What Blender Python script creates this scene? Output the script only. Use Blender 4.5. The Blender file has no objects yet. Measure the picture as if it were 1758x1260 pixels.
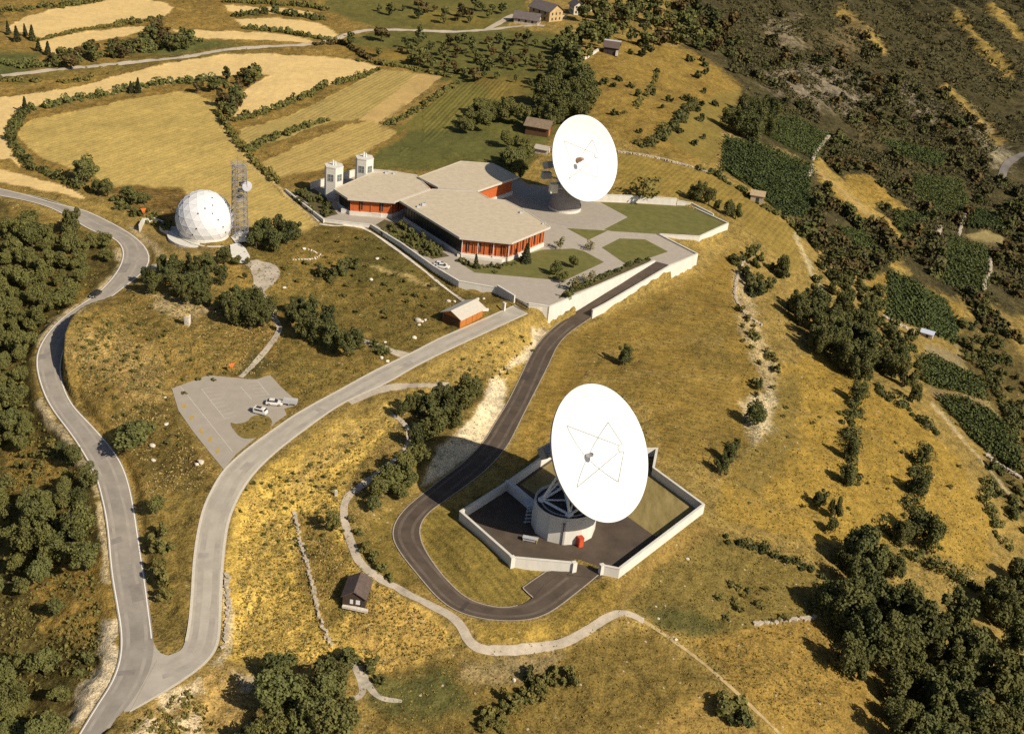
import bpy, math, random
import numpy as np
from mathutils import Vector, Matrix

S = bpy.context.scene
COL = S.collection
R = math.radians

# ---------------------------------------------------------------- camera
IW, IH, FPX = 1758.0, 1260.0, 2100.0          # size of the photograph, focal length in its pixels
CAM_H, PITCH, ROLL = 148.7, 27.5, 6.0
_c, _s = math.cos(R(PITCH)), math.sin(R(PITCH))
FWD = np.array([0, _c, -_s]); RT0 = np.array([1.0, 0, 0]); UP0 = np.array([0, _s, _c])
_cr, _sr = math.cos(R(ROLL)), math.sin(R(ROLL))
XI = _cr * RT0 + _sr * UP0
YI = -_sr * RT0 + _cr * UP0
CAMP = np.array([0.0, 0.0, CAM_H])
cd = bpy.data.cameras.new("camera"); cam = bpy.data.objects.new("camera", cd); COL.objects.link(cam)
cd.sensor_fit = 'HORIZONTAL'; cd.sensor_width = 36.0; cd.lens = 36.0 * FPX / IW
cd.clip_start = 1.0; cd.clip_end = 20000.0
cam.matrix_world = Matrix(((XI[0], YI[0], -FWD[0], 0), (XI[1], YI[1], -FWD[1], 0), (XI[2], YI[2], -FWD[2], CAM_H), (0, 0, 0, 1)))
S.camera = cam

# ---------------------------------------------------------------- light
SUN = np.array([0.645, -0.46, 0.61]); SUN /= np.linalg.norm(SUN)
SUN_EL = math.asin(SUN[2]); SUN_AZ = math.atan2(SUN[0], SUN[1])
w = bpy.data.worlds.new("World"); S.world = w; w.use_nodes = True
nt = w.node_tree; bg = nt.nodes["Background"]
sky = nt.nodes.new("ShaderNodeTexSky"); sky.sky_type = 'NISHITA'; sky.sun_disc = False
sky.sun_elevation = SUN_EL; sky.sun_rotation = SUN_AZ; sky.altitude = 900; sky.dust_density = 2.0; sky.air_density = 0.7
nt.links.new(sky.outputs[0], bg.inputs[0]); bg.inputs[1].default_value = 0.068
sl = bpy.data.lights.new("sun", 'SUN'); sl.energy = 4.3; sl.angle = R(0.5); sl.color = (1.0, 0.905, 0.77)
so = bpy.data.objects.new("sun", sl); COL.objects.link(so); so.location = (200, -200, 400)
so.rotation_euler = Vector((-SUN[0], -SUN[1], -SUN[2])).to_track_quat('-Z', 'Y').to_euler()
S.view_settings.view_transform = 'Standard'; S.view_settings.look = 'None'
S.view_settings.exposure = 0.44; S.view_settings.gamma = 1.0
S.render.engine = 'CYCLES'
S.cycles.max_bounces = 5; S.cycles.diffuse_bounces = 2; S.cycles.glossy_bounces = 2; S.cycles.transparent_max_bounces = 4
S.cycles.use_denoising = False

rng = np.random.default_rng(7)
random.seed(7)

# ---------------------------------------------------------------- small maths
def ray(px, py):
    px = np.asarray(px, float); py = np.asarray(py, float)
    d = FWD + ((px - IW / 2) / FPX)[..., None] * XI + (-(py - IH / 2) / FPX)[..., None] * YI
    return d
def onz(px, py, z):
    d = ray(px, py); t = (np.asarray(z, float) - CAM_H) / d[..., 2]
    return CAMP + d * t[..., None]
def proj(p):
    v = np.asarray(p, float) - CAMP
    zc = v @ FWD
    zc = np.where(zc < 1, 1, zc)
    return IW / 2 + FPX * (v @ XI) / zc, IH / 2 - FPX * (v @ YI) / zc, zc
def sstep(a, b, x):
    t = np.clip((x - a) / (b - a), 0, 1); return t * t * (3 - 2 * t)
def _hash(ix, iy, s):
    h = (ix.astype(np.int64) * 374761393 + iy.astype(np.int64) * 668265263 + s * 974711) & 0x7fffffff
    h = ((h ^ (h >> 13)) * 1274126177) & 0x7fffffff
    return ((h ^ (h >> 16)) & 0xffff) / 65535.0
def vnoise(x, y, sc, seed=0):
    x = x / sc; y = y / sc
    ix = np.floor(x); iy = np.floor(y); fx = x - ix; fy = y - iy
    fx = fx * fx * (3 - 2 * fx); fy = fy * fy * (3 - 2 * fy)
    a = _hash(ix, iy, seed); b = _hash(ix + 1, iy, seed); c = _hash(ix, iy + 1, seed); d = _hash(ix + 1, iy + 1, seed)
    return (a * (1 - fx) + b * fx) * (1 - fy) + (c * (1 - fx) + d * fx) * fy
def in_poly(px, py, poly):
    poly = np.asarray(poly, float); out = np.zeros(px.shape, bool)
    x0, y0 = poly.min(0); x1, y1 = poly.max(0)
    sel = (px >= x0) & (px <= x1) & (py >= y0) & (py <= y1)
    if not sel.any(): return out
    X = px[sel]; Y = py[sel]; c = np.zeros(X.shape, bool)
    n = len(poly)
    for i in range(n):
        ax, ay = poly[i]; bx, by = poly[(i + 1) % n]
        if ay == by: continue
        k = ((ay > Y) != (by > Y)) & (X < (bx - ax) * (Y - ay) / (by - ay) + ax)
        c ^= k
    out[sel] = c
    return out
def poly_dist(px, py, poly, closed=True, reach=1e9):
    """unsigned distance to an outline, only evaluated near it"""
    poly = np.asarray(poly, float)
    d = np.full(px.shape, reach)
    n = len(poly)
    for i in range(n if closed else n - 1):
        a = poly[i]; b = poly[(i + 1) % n]
        lo = np.minimum(a, b) - reach; hi = np.maximum(a, b) + reach
        sel = (px >= lo[0]) & (px <= hi[0]) & (py >= lo[1]) & (py <= hi[1])
        if not sel.any(): continue
        X = px[sel]; Y = py[sel]; ab = b - a; L = ab @ ab + 1e-9
        t = np.clip(((X - a[0]) * ab[0] + (Y - a[1]) * ab[1]) / L, 0, 1)
        d[sel] = np.minimum(d[sel], np.hypot(X - a[0] - t * ab[0], Y - a[1] - t * ab[1]))
    return d
def resample(pts, n):
    pts = np.asarray(pts, float)
    s = np.r_[0, np.cumsum(np.hypot(*np.diff(pts[:, :2], axis=0).T))]
    t = np.linspace(0, s[-1], n)
    return np.stack([np.interp(t, s, pts[:, k]) for k in range(pts.shape[1])], 1)
def smooth_line(pts, n, it=2):
    p = np.asarray(pts, float)
    for _ in range(it):                               # Chaikin
        r = [p[0]]
        for a, b in zip(p[:-1], p[1:]): r += [.75 * a + .25 * b, .25 * a + .75 * b]
        r.append(p[-1]); p = np.array(r)
    return resample(p, n)

# ---------------------------------------------------------------- objects
def tag(o, label=None, cat=None, group=None, kind=None):
    if label: o["label"] = label
    if cat: o["category"] = cat
    if group: o["group"] = group
    if kind: o["kind"] = kind
    return o
def empty(name, loc, rz=0.0, label=None, cat=None, group=None):
    o = bpy.data.objects.new(name, None); COL.objects.link(o)
    o.location = [float(v) for v in loc]; o.rotation_euler = (0, 0, rz); o.empty_display_size = 0.5
    return tag(o, label, cat, group)
def np_mesh(name, v, f, m=None, smooth=False):
    """v (n,3); f (k,3|4) array or list of lists"""
    me = bpy.data.meshes.new(name)
    if isinstance(f, np.ndarray):
        k = f.shape[1]; nf = len(f)
        me.vertices.add(len(v)); me.vertices.foreach_set("co", np.ascontiguousarray(v, np.float32).ravel())
        me.loops.add(nf * k); me.loops.foreach_set("vertex_index", np.ascontiguousarray(f, np.int32).ravel())
        me.polygons.add(nf); me.polygons.foreach_set("loop_start", np.arange(0, nf * k, k, dtype=np.int32))
        me.update(calc_edges=True)
    else:
        me.from_pydata([tuple(map(float, q)) for q in v], [], [tuple(map(int, q)) for q in f])
    if m is not None: me.materials.append(m)
    if smooth: me.polygons.foreach_set("use_smooth", np.ones(len(me.polygons), bool))
    me.update()
    return me
def link(name, me, parent=None):
    o = bpy.data.objects.new(name, me); COL.objects.link(o)
    if parent is not None: o.parent = parent
    return o

class MB:
    """collects shapes for ONE mesh object"""
    def __init__(s): s.v = []; s.f = []; s.mi = []; s.m = 0
    def add(s, v, f):
        b = len(s.v); s.v += [tuple(map(float, q)) for q in v]; s.f += [tuple(int(i) + b for i in q) for q in f]; s.mi += [s.m] * len(f)
    def prism(s, pts, z0, z1, cap=True):
        """pts xy list, z0/z1 scalar or per point"""
        n = len(pts); z0 = [z0] * n if np.isscalar(z0) else z0; z1 = [z1] * n if np.isscalar(z1) else z1
        a = sum(pts[i][0] * pts[(i + 1) % n][1] - pts[(i + 1) % n][0] * pts[i][1] for i in range(n))
        if a < 0: pts = pts[::-1]; z0 = z0[::-1]; z1 = z1[::-1]
        v = [(p[0], p[1], z) for p, z in zip(pts, z0)] + [(p[0], p[1], z) for p, z in zip(pts, z1)]
        f = [(i, (i + 1) % n, n + (i + 1) % n, n + i) for i in range(n)]
        if cap: f += [tuple(range(n - 1, -1, -1)), tuple(range(n, 2 * n))]
        s.add(v, f)
    def box(s, c, size, rz=0.0, M=None):
        x, y, z = [q / 2 for q in size]
        v = np.array([(-x, -y, -z), (x, -y, -z), (x, y, -z), (-x, y, -z), (-x, -y, z), (x, -y, z), (x, y, z), (-x, y, z)])
        if M is not None: v = v @ np.array(M).T
        elif rz:
            k = np.array([[math.cos(rz), -math.sin(rz), 0], [math.sin(rz), math.cos(rz), 0], [0, 0, 1]]); v = v @ k.T
        s.add(v + np.array(c), [(3, 2, 1, 0), (4, 5, 6, 7), (0, 1, 5, 4), (1, 2, 6, 5), (2, 3, 7, 6), (3, 0, 4, 7)])
    def tube(s, a, b, r0, r1=None, n=8, cap=True):
        a = np.array(a, float); b = np.array(b, float); r1 = r0 if r1 is None else r1
        d = b - a; L = np.linalg.norm(d)
        if L < 1e-6: return
        d /= L; u = np.cross(d, (0, 0, 1) if abs(d[2]) < .95 else (1, 0, 0)); u /= np.linalg.norm(u); w_ = np.cross(d, u)
        t = np.arange(n) * 2 * math.pi / n
        c = np.cos(t)[:, None] * u + np.sin(t)[:, None] * w_
        v = np.r_[a + r0 * c, b + r1 * c]
        f = [(i, n + i, n + (i + 1) % n, (i + 1) % n)[::-1] for i in range(n)]
        if cap: f += [tuple(range(n))[::-1], tuple(range(n, 2 * n))]
        s.add(v, f)
    def lathe(s, prof, o=(0, 0, 0), M=None, n=32, capb=False, capt=False):
        """prof list of (r,z)"""
        t = np.arange(n) * 2 * math.pi / n; v = []
        for r, z in prof: v.append(np.stack([r * np.cos(t), r * np.sin(t), np.full(n, z)], 1))
        v = np.concatenate(v)
        if M is not None: v = v @ np.array(M).T
        f = []
        for k in range(len(prof) - 1):
            f += [(k * n + i, k * n + (i + 1) % n, (k + 1) * n + (i + 1) % n, (k + 1) * n + i) for i in range(n)]
        if capb: f.append(tuple(range(n))[::-1])
        if capt: f.append(tuple(range((len(prof) - 1) * n, len(prof) * n)))
        s.add(v + np.array(o), f)
    def build(s, name, mats, parent=None, smooth=False, bevel=0.0):
        mats = mats if isinstance(mats, (list, tuple)) else [mats]
        me = bpy.data.meshes.new(name); me.from_pydata(s.v, [], s.f)
        for m in mats: me.materials.append(m)
        if len(mats) > 1: me.polygons.foreach_set("material_index", np.array(s.mi, np.int32))
        if smooth: me.polygons.foreach_set("use_smooth", np.ones(len(me.polygons), bool))
        me.update()
        o = link(name, me, parent)
        if bevel:
            b = o.modifiers.new("bevel", 'BEVEL'); b.width = bevel; b.segments = 2; b.limit_method = 'ANGLE'
        return o

# ---------------------------------------------------------------- materials
def mat(name, col, rough=0.85, var=0.15, scale=1.5, bump=0.0, bscale=None, spec=0.25, metal=0.0, col2=None, detail=6.0, streak=None):
    """a procedural surface: base colour mottled by noise, optional bump"""
    if name in bpy.data.materials: return bpy.data.materials[name]
    m = bpy.data.materials.new(name); m.use_nodes = True
    n = m.node_tree.nodes; l = m.node_tree.links; b = n["Principled BSDF"]
    b.inputs["Roughness"].default_value = rough; b.inputs["Metallic"].default_value = metal
    b.inputs["Specular IOR Level"].default_value = spec
    tc = n.new("ShaderNodeTexCoord")
    no = n.new("ShaderNodeTexNoise"); no.inputs["Scale"].default_value = scale; no.inputs["Detail"].default_value = detail; no.inputs["Roughness"].default_value = 0.65
    src = tc.outputs["Object"]
    if streak:
        mp = n.new("ShaderNodeMapping"); mp.inputs["Scale"].default_value = streak; l.new(src, mp.inputs[0]); src = mp.outputs[0]
    l.new(src, no.inputs["Vector"])
    cr = n.new("ShaderNodeValToRGB")
    c = np.array(col); c2 = np.array(col2) if col2 is not None else c * (1 - var)
    c1 = c * (1 + var) if col2 is None else c
    cr.color_ramp.elements[0].position = 0.32; cr.color_ramp.elements[1].position = 0.68
    cr.color_ramp.elements[0].color = (*np.clip(c2, 0, .95), 1); cr.color_ramp.elements[1].color = (*np.clip(c1, 0, .95), 1)
    l.new(no.outputs["Fac"], cr.inputs[0]); l.new(cr.outputs[0], b.inputs["Base Color"])
    if bump:
        nb = n.new("ShaderNodeTexNoise"); nb.inputs["Scale"].default_value = bscale or scale * 4; nb.inputs["Detail"].default_value = 4
        l.new(tc.outputs["Object"], nb.inputs["Vector"])
        bp = n.new("ShaderNodeBump"); bp.inputs["Strength"].default_value = bump; bp.inputs["Distance"].default_value = 0.1
        l.new(nb.outputs["Fac"], bp.inputs["Height"]); l.new(bp.outputs[0], b.inputs["Normal"])
    return m
# ---------------------------------------------------------------- terrain heights (picture x, picture y, height in metres)
CTRL = [
 # plateau of the station and its outer foot
 (480,325,-.2),(560,297,.1),(640,275,.2),(790,280,.3),(895,296,.0),(960,330,-.2),(1030,330,2.4),(1100,335,2.4),(1170,343,1.2),(1262,388,-2.6),(1205,424,-2.8),(1150,415,-1.2),
 (1200,470,-5.5),(1120,507,-5.5),(1058,537,-5.6),(1017,550,-5.7),(935,562,-6.1),(908,542,-2.5),(850,505,-2.1),(790,500,-2.0),(745,458,-1.6),(690,420,-1.3),(640,392,-1.0),(553,378,-.6),(500,345,-.4),
 # service road and front compound
 (990,538,-5.6),(955,580,-5.9),(920,620,-6.4),(885,670,-6.9),(850,740,-7.4),(800,810,-7.7),(740,850,-7.9),(700,920,-8.3),(740,990,-8.7),(820,1040,-9.0),(920,1040,-8.8),(980,1000,-8.1),(1005,985,-7.6),
 (900,880,-7.5),(1000,850,-7.5),(1100,830,-7.5),(1150,880,-7.5),(1000,950,-7.5),(830,870,-7.6),(850,958,-6.9),(860,1010,-8.8),(790,915,-6.7),
 (1130,765,-7.2),(1215,872,-9.0),(1140,940,-9.2),(1065,996,-9.2),(885,985,-8.6),(870,820,-7.7),
 # meadow east of the service road
 (1000,600,-6.6),(1100,560,-6.4),(1200,520,-6.8),(1250,430,-5.5),(1280,620,-10.5),(1100,650,-7.2),(950,720,-7.3),(1180,720,-8.8),(1290,740,-12),(1230,810,-11.5),(1300,880,-13),(1350,560,-13),(1340,430,-10),
 (1310,345,-8.5),(1270,250,-4),(1180,300,-1),(1150,200,4),(1080,290,2.5),(1000,150,8),(1060,90,10),(1200,150,-1),(1180,100,3),
 # right-hand slope
 (1350,230,-13),(1450,330,-22),(1400,430,-17),(1420,540,-18),(1480,640,-19),(1550,420,-30),(1650,550,-36),(1560,700,-22),(1640,790,-27),(1758,700,-40),(1758,450,-44),(1758,280,-46),(1650,150,-44),(1758,20,-46),(1500,20,-24),(1350,60,-12),(1500,180,-28),(1620,640,-31),(1400,740,-16),(1460,860,-19),(1550,900,-23),(1640,950,-28),(1758,960,-36),(1380,960,-16),(1500,1050,-22),(1650,1150,-30),(1758,1250,-34),(1550,1240,-24),(1300,1150,-14),(1200,990,-11),(1250,1250,-16),(1400,1050,-17),(1600,300,-37),
 # lower foreground
 (690,930,-8.1),(600,870,-6.4),(615,960,-7.6),(690,1020,-8.9),(800,1090,-10.2),(900,1116,-10.8),(1000,1090,-10.2),(1065,1050,-9.9),(1110,1068,-10.8),(1100,1150,-12.8),(900,1200,-13.8),(700,1200,-13.5),(500,1210,-13.8),(606,1045,-9.4),(540,900,-7.8),(520,1050,-10.6),(450,960,-10.2),(440,870,-8.8),(700,1120,-11.6),(840,1070,-9.3),(560,780,-5.2),(640,730,-3.9),(420,1080,-12.2),(400,1180,-13.4),
 (760,690,-3.2),(715,760,-4.4),(640,830,-5.4),(670,715,-3.6),(700,690,-2.9),(800,640,-3.4),(850,600,-3.4),(740,810,-5.6),(690,860,-6.4),
 # access road
 (893,527,-.1),(860,540,-.3),(800,572,-.8),(700,618,-1.7),(600,672,-3),(500,738,-4.9),(420,815,-6.8),(378,880,-8),(358,960,-9.2),(352,1040,-10.2),(345,1100,-10.9),(300,1150,-11.8),(230,1180,-12.4),
 # two-lane road
 (165,1257,-13.5),(230,1130,-12.2),(222,1000,-11.4),(210,900,-10.8),(195,830,-10.2),(150,750,-9.2),(105,680,-8.4),(85,620,-7.6),(112,560,-6.8),(170,520,-5.9),(225,460,-4.9),(235,430,-4.5),(200,395,-3.8),(140,368,-3),(50,345,-2),(0,332,-1.5),
 # knoll between the roads
 (165,600,-4.8),(150,570,-4.9),(165,680,-6),(150,640,-5.3),(230,600,-3.7),(270,560,-3.1),(310,530,-2.6),(255,500,-3.3),(300,450,-2.6),(350,600,-3.1),(330,650,-4.1),(400,690,-4.5),(480,680,-3.9),(350,760,-6.1),(300,780,-7.3),(260,850,-8.8),(290,950,-10.2),(290,1060,-11.3),(300,1110,-11.5),(215,540,-4),
 (350,425,-2),(280,400,-2.5),(440,470,-1.7),(500,430,-1.1),(520,500,-1.6),(600,440,-1.1),(650,520,-1.7),(720,470,-1.7),(760,540,-1.2),(700,570,-1.3),(600,590,-2),(420,410,-1.5),
 # fields on the plateau
 (468,330,-.3),(520,395,-.8),(330,310,-.8),(200,300,-.3),(80,270,.0),(60,210,.8),(200,180,1.6),(330,165,2.2),(400,230,1.2),(20,320,-1),(3,280,0),(20,180,1.4),(300,110,3.2),(500,100,4.4),(400,85,4.4),(100,115,3),(20,60,5),(150,30,6),(300,30,6.6),(450,15,7.4),(560,30,7.4),(640,30,8),(560,250,.7),(700,200,2.3),(600,130,4),(760,130,5),(870,40,10),(1000,15,11),(1100,20,8),(900,150,7),(780,60,7.5),
 # west of the two-lane road
 (0,450,-6.5),(100,430,-4.6),(150,480,-6.2),(60,520,-8.6),(0,600,-12),(0,800,-18),(60,700,-10.6),(100,800,-12.5),(150,870,-11.6),(0,950,-20),(120,950,-14.5),(165,1060,-13.6),(180,1130,-13.2),(100,1200,-16.5),(0,1200,-21),(60,1080,-18),
]
CTRL = np.array(CTRL, float)
CP = onz(CTRL[:, 0], CTRL[:, 1], CTRL[:, 2])[:, :2]
CZ = CTRL[:, 2]
_far = np.array([(-900, 900, 6), (-500, 1500, 10), (0, 1700, 16), (600, 1900, -20), (1300, 1500, -60), (1000, 500, -60), (500, 100, -38), (300, 0, -30), (0, 0, -16), (-300, 50, -26), (-600, 400, -12), (-150, 60, -20), (150, 60, -18)], float)
CP = np.r_[CP, _far[:, :2]]; CZ = np.r_[CZ, _far[:, 2]]
SC = 100.0
def _phi(r2): return 0.5 * r2 * np.log(r2 + 1e-12)
def tps_fit(P, Z, lam=0.0015):
    P = P / SC; n = len(P)
    K = _phi(((P[:, None] - P[None]) ** 2).sum(-1)) + lam * np.eye(n)
    Q = np.c_[np.ones(n), P]
    A = np.block([[K, Q], [Q.T, np.zeros((3, 3))]])
    return np.linalg.solve(A, np.r_[Z, 0, 0, 0])
TPS = tps_fit(CP, CZ)
def tps_eval(x, y):
    P = CP / SC; out = np.empty(x.size); X = x.ravel() / SC; Y = y.ravel() / SC; n = len(P)
    for a in range(0, X.size, 20000):
        xs = X[a:a + 20000]; ys = Y[a:a + 20000]
        r2 = (xs[:, None] - P[:, 0]) ** 2 + (ys[:, None] - P[:, 1]) ** 2
        out[a:a + 20000] = _phi(r2) @ TPS[:n] + TPS[n] + TPS[n + 1] * xs + TPS[n + 2] * ys
    return out.reshape(x.shape)

# one sheet of ground: rows get wider apart with distance, the outer ones reach the horizon
NU, NV = 760, 900
UU = np.r_[-14, -7, -4, -2.5, -1.7, -1.25, np.linspace(-1, 1, NU), 1.25, 1.7, 2.5, 4, 7, 14]
YY = np.r_[-4000, -1500, -500, -120, 20, 80, np.geomspace(118, 1500, NV), 1700, 2200, 3200, 6000]
def halfw(y): return 0.52 * (0.887 * np.maximum(y, 60) + 69)
GX = UU[None, :] * halfw(YY)[:, None]; GY = np.repeat(YY[:, None], len(UU), 1)
# the smooth height is solved on a coarser grid of the same layout, then interpolated
cu = np.r_[UU[:6], np.linspace(-1, 1, 191), UU[-6:]]; cy = np.r_[YY[:6], np.geomspace(118, 1500, 225), YY[-4:]]
_cx = cu[None, :] * halfw(cy)[:, None]; _cyy = np.repeat(cy[:, None], len(cu), 1)
HC = np.clip(tps_eval(_cx, _cyy), -75, 40)
def grid_lookup(H, ys, us, x, y):
    x = np.asarray(x, float); y = np.asarray(y, float)
    u = np.clip(x / halfw(y), us[0], us[-1] - 1e-6); yy = np.clip(y, ys[0], ys[-1] - 1e-6)
    i = np.clip(np.searchsorted(ys, yy, side='right') - 1, 0, len(ys) - 2); j = np.clip(np.searchsorted(us, u, side='right') - 1, 0, len(us) - 2)
    fy = (yy - ys[i]) / (ys[i + 1] - ys[i]); fx = (u - us[j]) / (us[j + 1] - us[j])
    return (H[i, j] * (1 - fx) + H[i, j + 1] * fx) * (1 - fy) + (H[i + 1, j] * (1 - fx) + H[i + 1, j + 1] * fx) * fy
H = grid_lookup(HC, cy, cu, GX, GY)
def hz(x, y): return grid_lookup(H, YY, UU, x, y)
def ground(px, py):
    """the point of the ground a picture position looks at"""
    px = np.atleast_1d(np.asarray(px, float)); py = np.atleast_1d(np.asarray(py, float))
    d = ray(px, py); t = np.full(px.shape, 120.0); step = np.full(px.shape, 8.0)
    done = np.zeros(px.shape, bool)
    for _ in range(260):
        p = CAMP + d * t[:, None]
        under = p[:, 2] < hz(p[:, 0], p[:, 1])
        done |= under
        t = np.where(done, t, t + 4.0 + t * 0.006)
        if done.all(): break
    lo = t - (4.0 + t * 0.006) * 1.05; hi = t
    for _ in range(22):
        m = (lo + hi) / 2; p = CAMP + d * m[:, None]; under = p[:, 2] < hz(p[:, 0], p[:, 1])
        hi = np.where(under, m, hi); lo = np.where(under, lo, m)
    return CAMP + d * hi[:, None]
def G1(px, py): return ground([px], [py])[0]

# ---------------------------------------------------------------- level the ground under roads and yards
def level_line(line, half, fade, sink=0.0, side=None, fade_r=None):
    """line (n,3) world; brings the ground to the line's height within half, easing out over fade"""
    global H
    mx = half + max(fade, fade_r or 0)
    best = np.full(H.shape, 1e9); zc = np.zeros(H.shape); sg = np.zeros(H.shape)
    for a, b in zip(line[:-1], line[1:]):
        i0 = np.searchsorted(YY, min(a[1], b[1]) - mx); i1 = np.searchsorted(YY, max(a[1], b[1]) + mx)
        if i1 <= i0: continue
        X = GX[i0:i1]; Y = GY[i0:i1]
        ab = b[:2] - a[:2]; L = ab @ ab + 1e-9
        t = np.clip(((X - a[0]) * ab[0] + (Y - a[1]) * ab[1]) / L, 0, 1)
        d = np.hypot(X - a[0] - t * ab[0], Y - a[1] - t * ab[1])
        k = d < best[i0:i1]
        best[i0:i1][k] = d[k]; zc[i0:i1][k] = (a[2] + t * (b[2] - a[2]))[k]
        sg[i0:i1][k] = (ab[0] * (Y - a[1]) - ab[1] * (X - a[0]))[k]
    f = np.where(sg < 0, fade_r if fade_r is not None else fade, fade)
    near = best < half + f
    wgt = 1 - sstep(half, half + f, np.minimum(best, 1e6))
    H = np.where(near, H * (1 - wgt) + (zc - sink) * wgt, H)
def level_poly(poly, zfun, fade, sink=0.0, grow=0.0):
    global H
    poly = np.asarray(poly, float)[:, :2]
    i0 = np.searchsorted(YY, poly[:, 1].min() - fade - grow - 2); i1 = np.searchsorted(YY, poly[:, 1].max() + fade + grow + 2)
    X = GX[i0:i1]; Y = GY[i0:i1]
    ins = in_poly(X, Y, poly); d = poly_dist(X, Y, poly, True, fade + grow + 3); d = np.where(ins, 0, np.maximum(d - grow, 0))
    wgt = 1 - sstep(0, fade, d)
    z = zfun(X, Y) - sink
    H[i0:i1] = H[i0:i1] * (1 - wgt) + z * wgt

def ribbon(left, right, n, smooth=2):
    """two picture edges of a road -> left/right world edges, level across; edges are matched by nearness"""
    l = smooth_line(left, 200, smooth); r = smooth_line(right, 200, smooth)
    a = ground(l[:, 0], l[:, 1])[:, :2]; b = ground(r[:, 0], r[:, 1])[:, :2]
    C = ((a[:, None] - b[None]) ** 2).sum(-1); D = np.full(C.shape, 1e18); D[0, 0] = C[0, 0]
    for i in range(200):
        for j in range(max(0, i - 90), min(200, i + 90)):
            if i or j:
                D[i, j] = C[i, j] + min(D[i - 1, j] if i else 1e18, D[i, j - 1] if j else 1e18, D[i - 1, j - 1] if i and j else 1e18)
    i = j = 199; path = [(i, j)]
    while i or j:
        k = min((D[i - 1, j - 1] if i and j else 1e18, 0), (D[i - 1, j] if i else 1e18, 1), (D[i, j - 1] if j else 1e18, 2))[1]
        i, j = (i - 1, j - 1) if k == 0 else (i - 1, j) if k == 1 else (i, j - 1)
        path.append((i, j))
    path = np.array(path[::-1]); P = np.c_[l[path[:, 0]], r[path[:, 1]]]
    s = np.r_[0, np.cumsum(np.hypot(*np.diff(P[:, :2], axis=0).T) + np.hypot(*np.diff(P[:, 2:], axis=0).T))]
    t = np.linspace(0, s[-1], n); P = np.stack([np.interp(t, s, P[:, k]) for k in range(4)], 1)
    for _ in range(2): P[1:-1] = (P[:-2] + 2 * P[1:-1] + P[2:]) / 4
    l, r = P[:, :2], P[:, 2:]
    m = (l + r) / 2; c = ground(m[:, 0], m[:, 1]); z = c[:, 2].copy()
    for _ in range(6): z[1:-1] = (z[:-2] + 2 * z[1:-1] + z[2:]) / 4
    return onz(l[:, 0], l[:, 1], z), onz(r[:, 0], r[:, 1], z)
def strip_mesh(L, Rr, lift, cross=4):
    n = len(L); t = np.linspace(0, 1, cross + 1)
    v = (L[:, None] * (1 - t)[None, :, None] + Rr[:, None] * t[None, :, None]).reshape(-1, 3).copy(); v[:, 2] += lift
    i, j = np.meshgrid(np.arange(n - 1), np.arange(cross), indexing='ij'); a = (i * (cross + 1) + j).ravel()
    f = np.stack([a, a + 1, a + cross + 2, a + cross + 1], 1)
    p, q, r_ = v[f[0, 0]], v[f[0, 1]], v[f[0, 2]]
    if np.cross(q - p, r_ - p)[2] < 0: f = f[:, ::-1]
    return v, f
def offset_edges(L, Rr, a, b):
    """a narrow band inside a road: distances a..b metres in from the left edge"""
    d = Rr - L; wdt = np.linalg.norm(d, axis=1)[:, None]; d = d / wdt
    return L + d * a, L + d * b

EDGE = {}
EDGE['main'] = ([(-12,335),(40,344),(85,356),(125,378),(160,400),(195,408),(212,425),(210,452),(191,480),(164,507),(130,528),(99,551),(75,579),(61,606),(61,633),(68,661),(82,695),(102,722),(126,753),(147,787),(164,818),(172,850),(179,880),(184,915),(189,984),(198,1035),(207,1089),(205,1130),(191,1171),(164,1212),(137,1257),(115,1290)],
 [(-8,322),(51,336),(102,352),(143,359),(177,375),(218,396),(250,420),(263,443),(252,466),(222,488),(191,511),(160,540),(130,569),(109,600),(103,637),(111,668),(126,698),(145,716),(164,736),(188,763),(208,790),(222,825),(232,874),(242,943),(253,1011),(259,1062),(265,1103),(263,1137),(249,1171),(222,1216),(184,1253),(158,1285)])
EDGE['access'] = ([(270,1135),(284,1128),(297,1122),(312,1117),(320,1096),(328,1035),(331,967),(338,915),(348,871),(362,842),(386,803),(430,765),(470,737),(505,712),(540,692),(580,671),(648,633),(699,610),(751,582),(798,562),(884,524)],
 [(222,1220),(259,1201),(300,1178),(341,1151),(366,1130),(377,1103),(379,1069),(381,1001),(386,939),(392,898),(403,868),(418,838),(444,804),(485,767),(546,722),(580,698),(614,681),(669,657),(717,627),(819,579),(865,558),(906,539)])
EDGE['service'] = ([(990,534),(949,562),(921,592),(906,620),(892,650),(870,695),(846,732),(833,757),(798,793),(764,818),(727,847),(697,871),(676,898),(672,922),(686,949),(717,987),(751,1028),(785,1052),(836,1065),(887,1067),(928,1060),(959,1042),(990,1018),(1027,989)],
 [(1015,546),(972,575),(955,596),(942,627),(921,668),(897,715),(874,763),(860,780),(835,808),(795,838),(761,862),(734,881),(720,902),(721,926),(734,953),(761,990),(792,1021),(819,1036),(863,1045),(897,1038),(916,1028),(925,1015),(945,997),(983,974)])
RB = {}
RB['main'] = ribbon(*EDGE['main'], 130)
RB['access'] = ribbon(*EDGE['access'], 110)
RB['service'] = ribbon(*EDGE['service'], 130)
def mid(k): return (RB[k][0] + RB[k][1]) / 2
PARK = [(295,667),(330,654),(358,644),(386,647),(408,649),(423,651),(441,651),(464,644),(482,664),(500,680),(510,690),(508,696),(488,702),(492,712),(478,722),(440,751),(405,780),(384,806),(361,778),(330,739),(306,704)]
_pc = ground([p[0] for p in PARK], [p[1] for p in PARK])
_A = np.c_[np.ones(len(_pc)), _pc[:, :2]]; PPL = np.linalg.lstsq(_A, _pc[:, 2], rcond=None)[0]
def park_z(x, y): return PPL[0] + PPL[1] * x + PPL[2] * y
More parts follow.
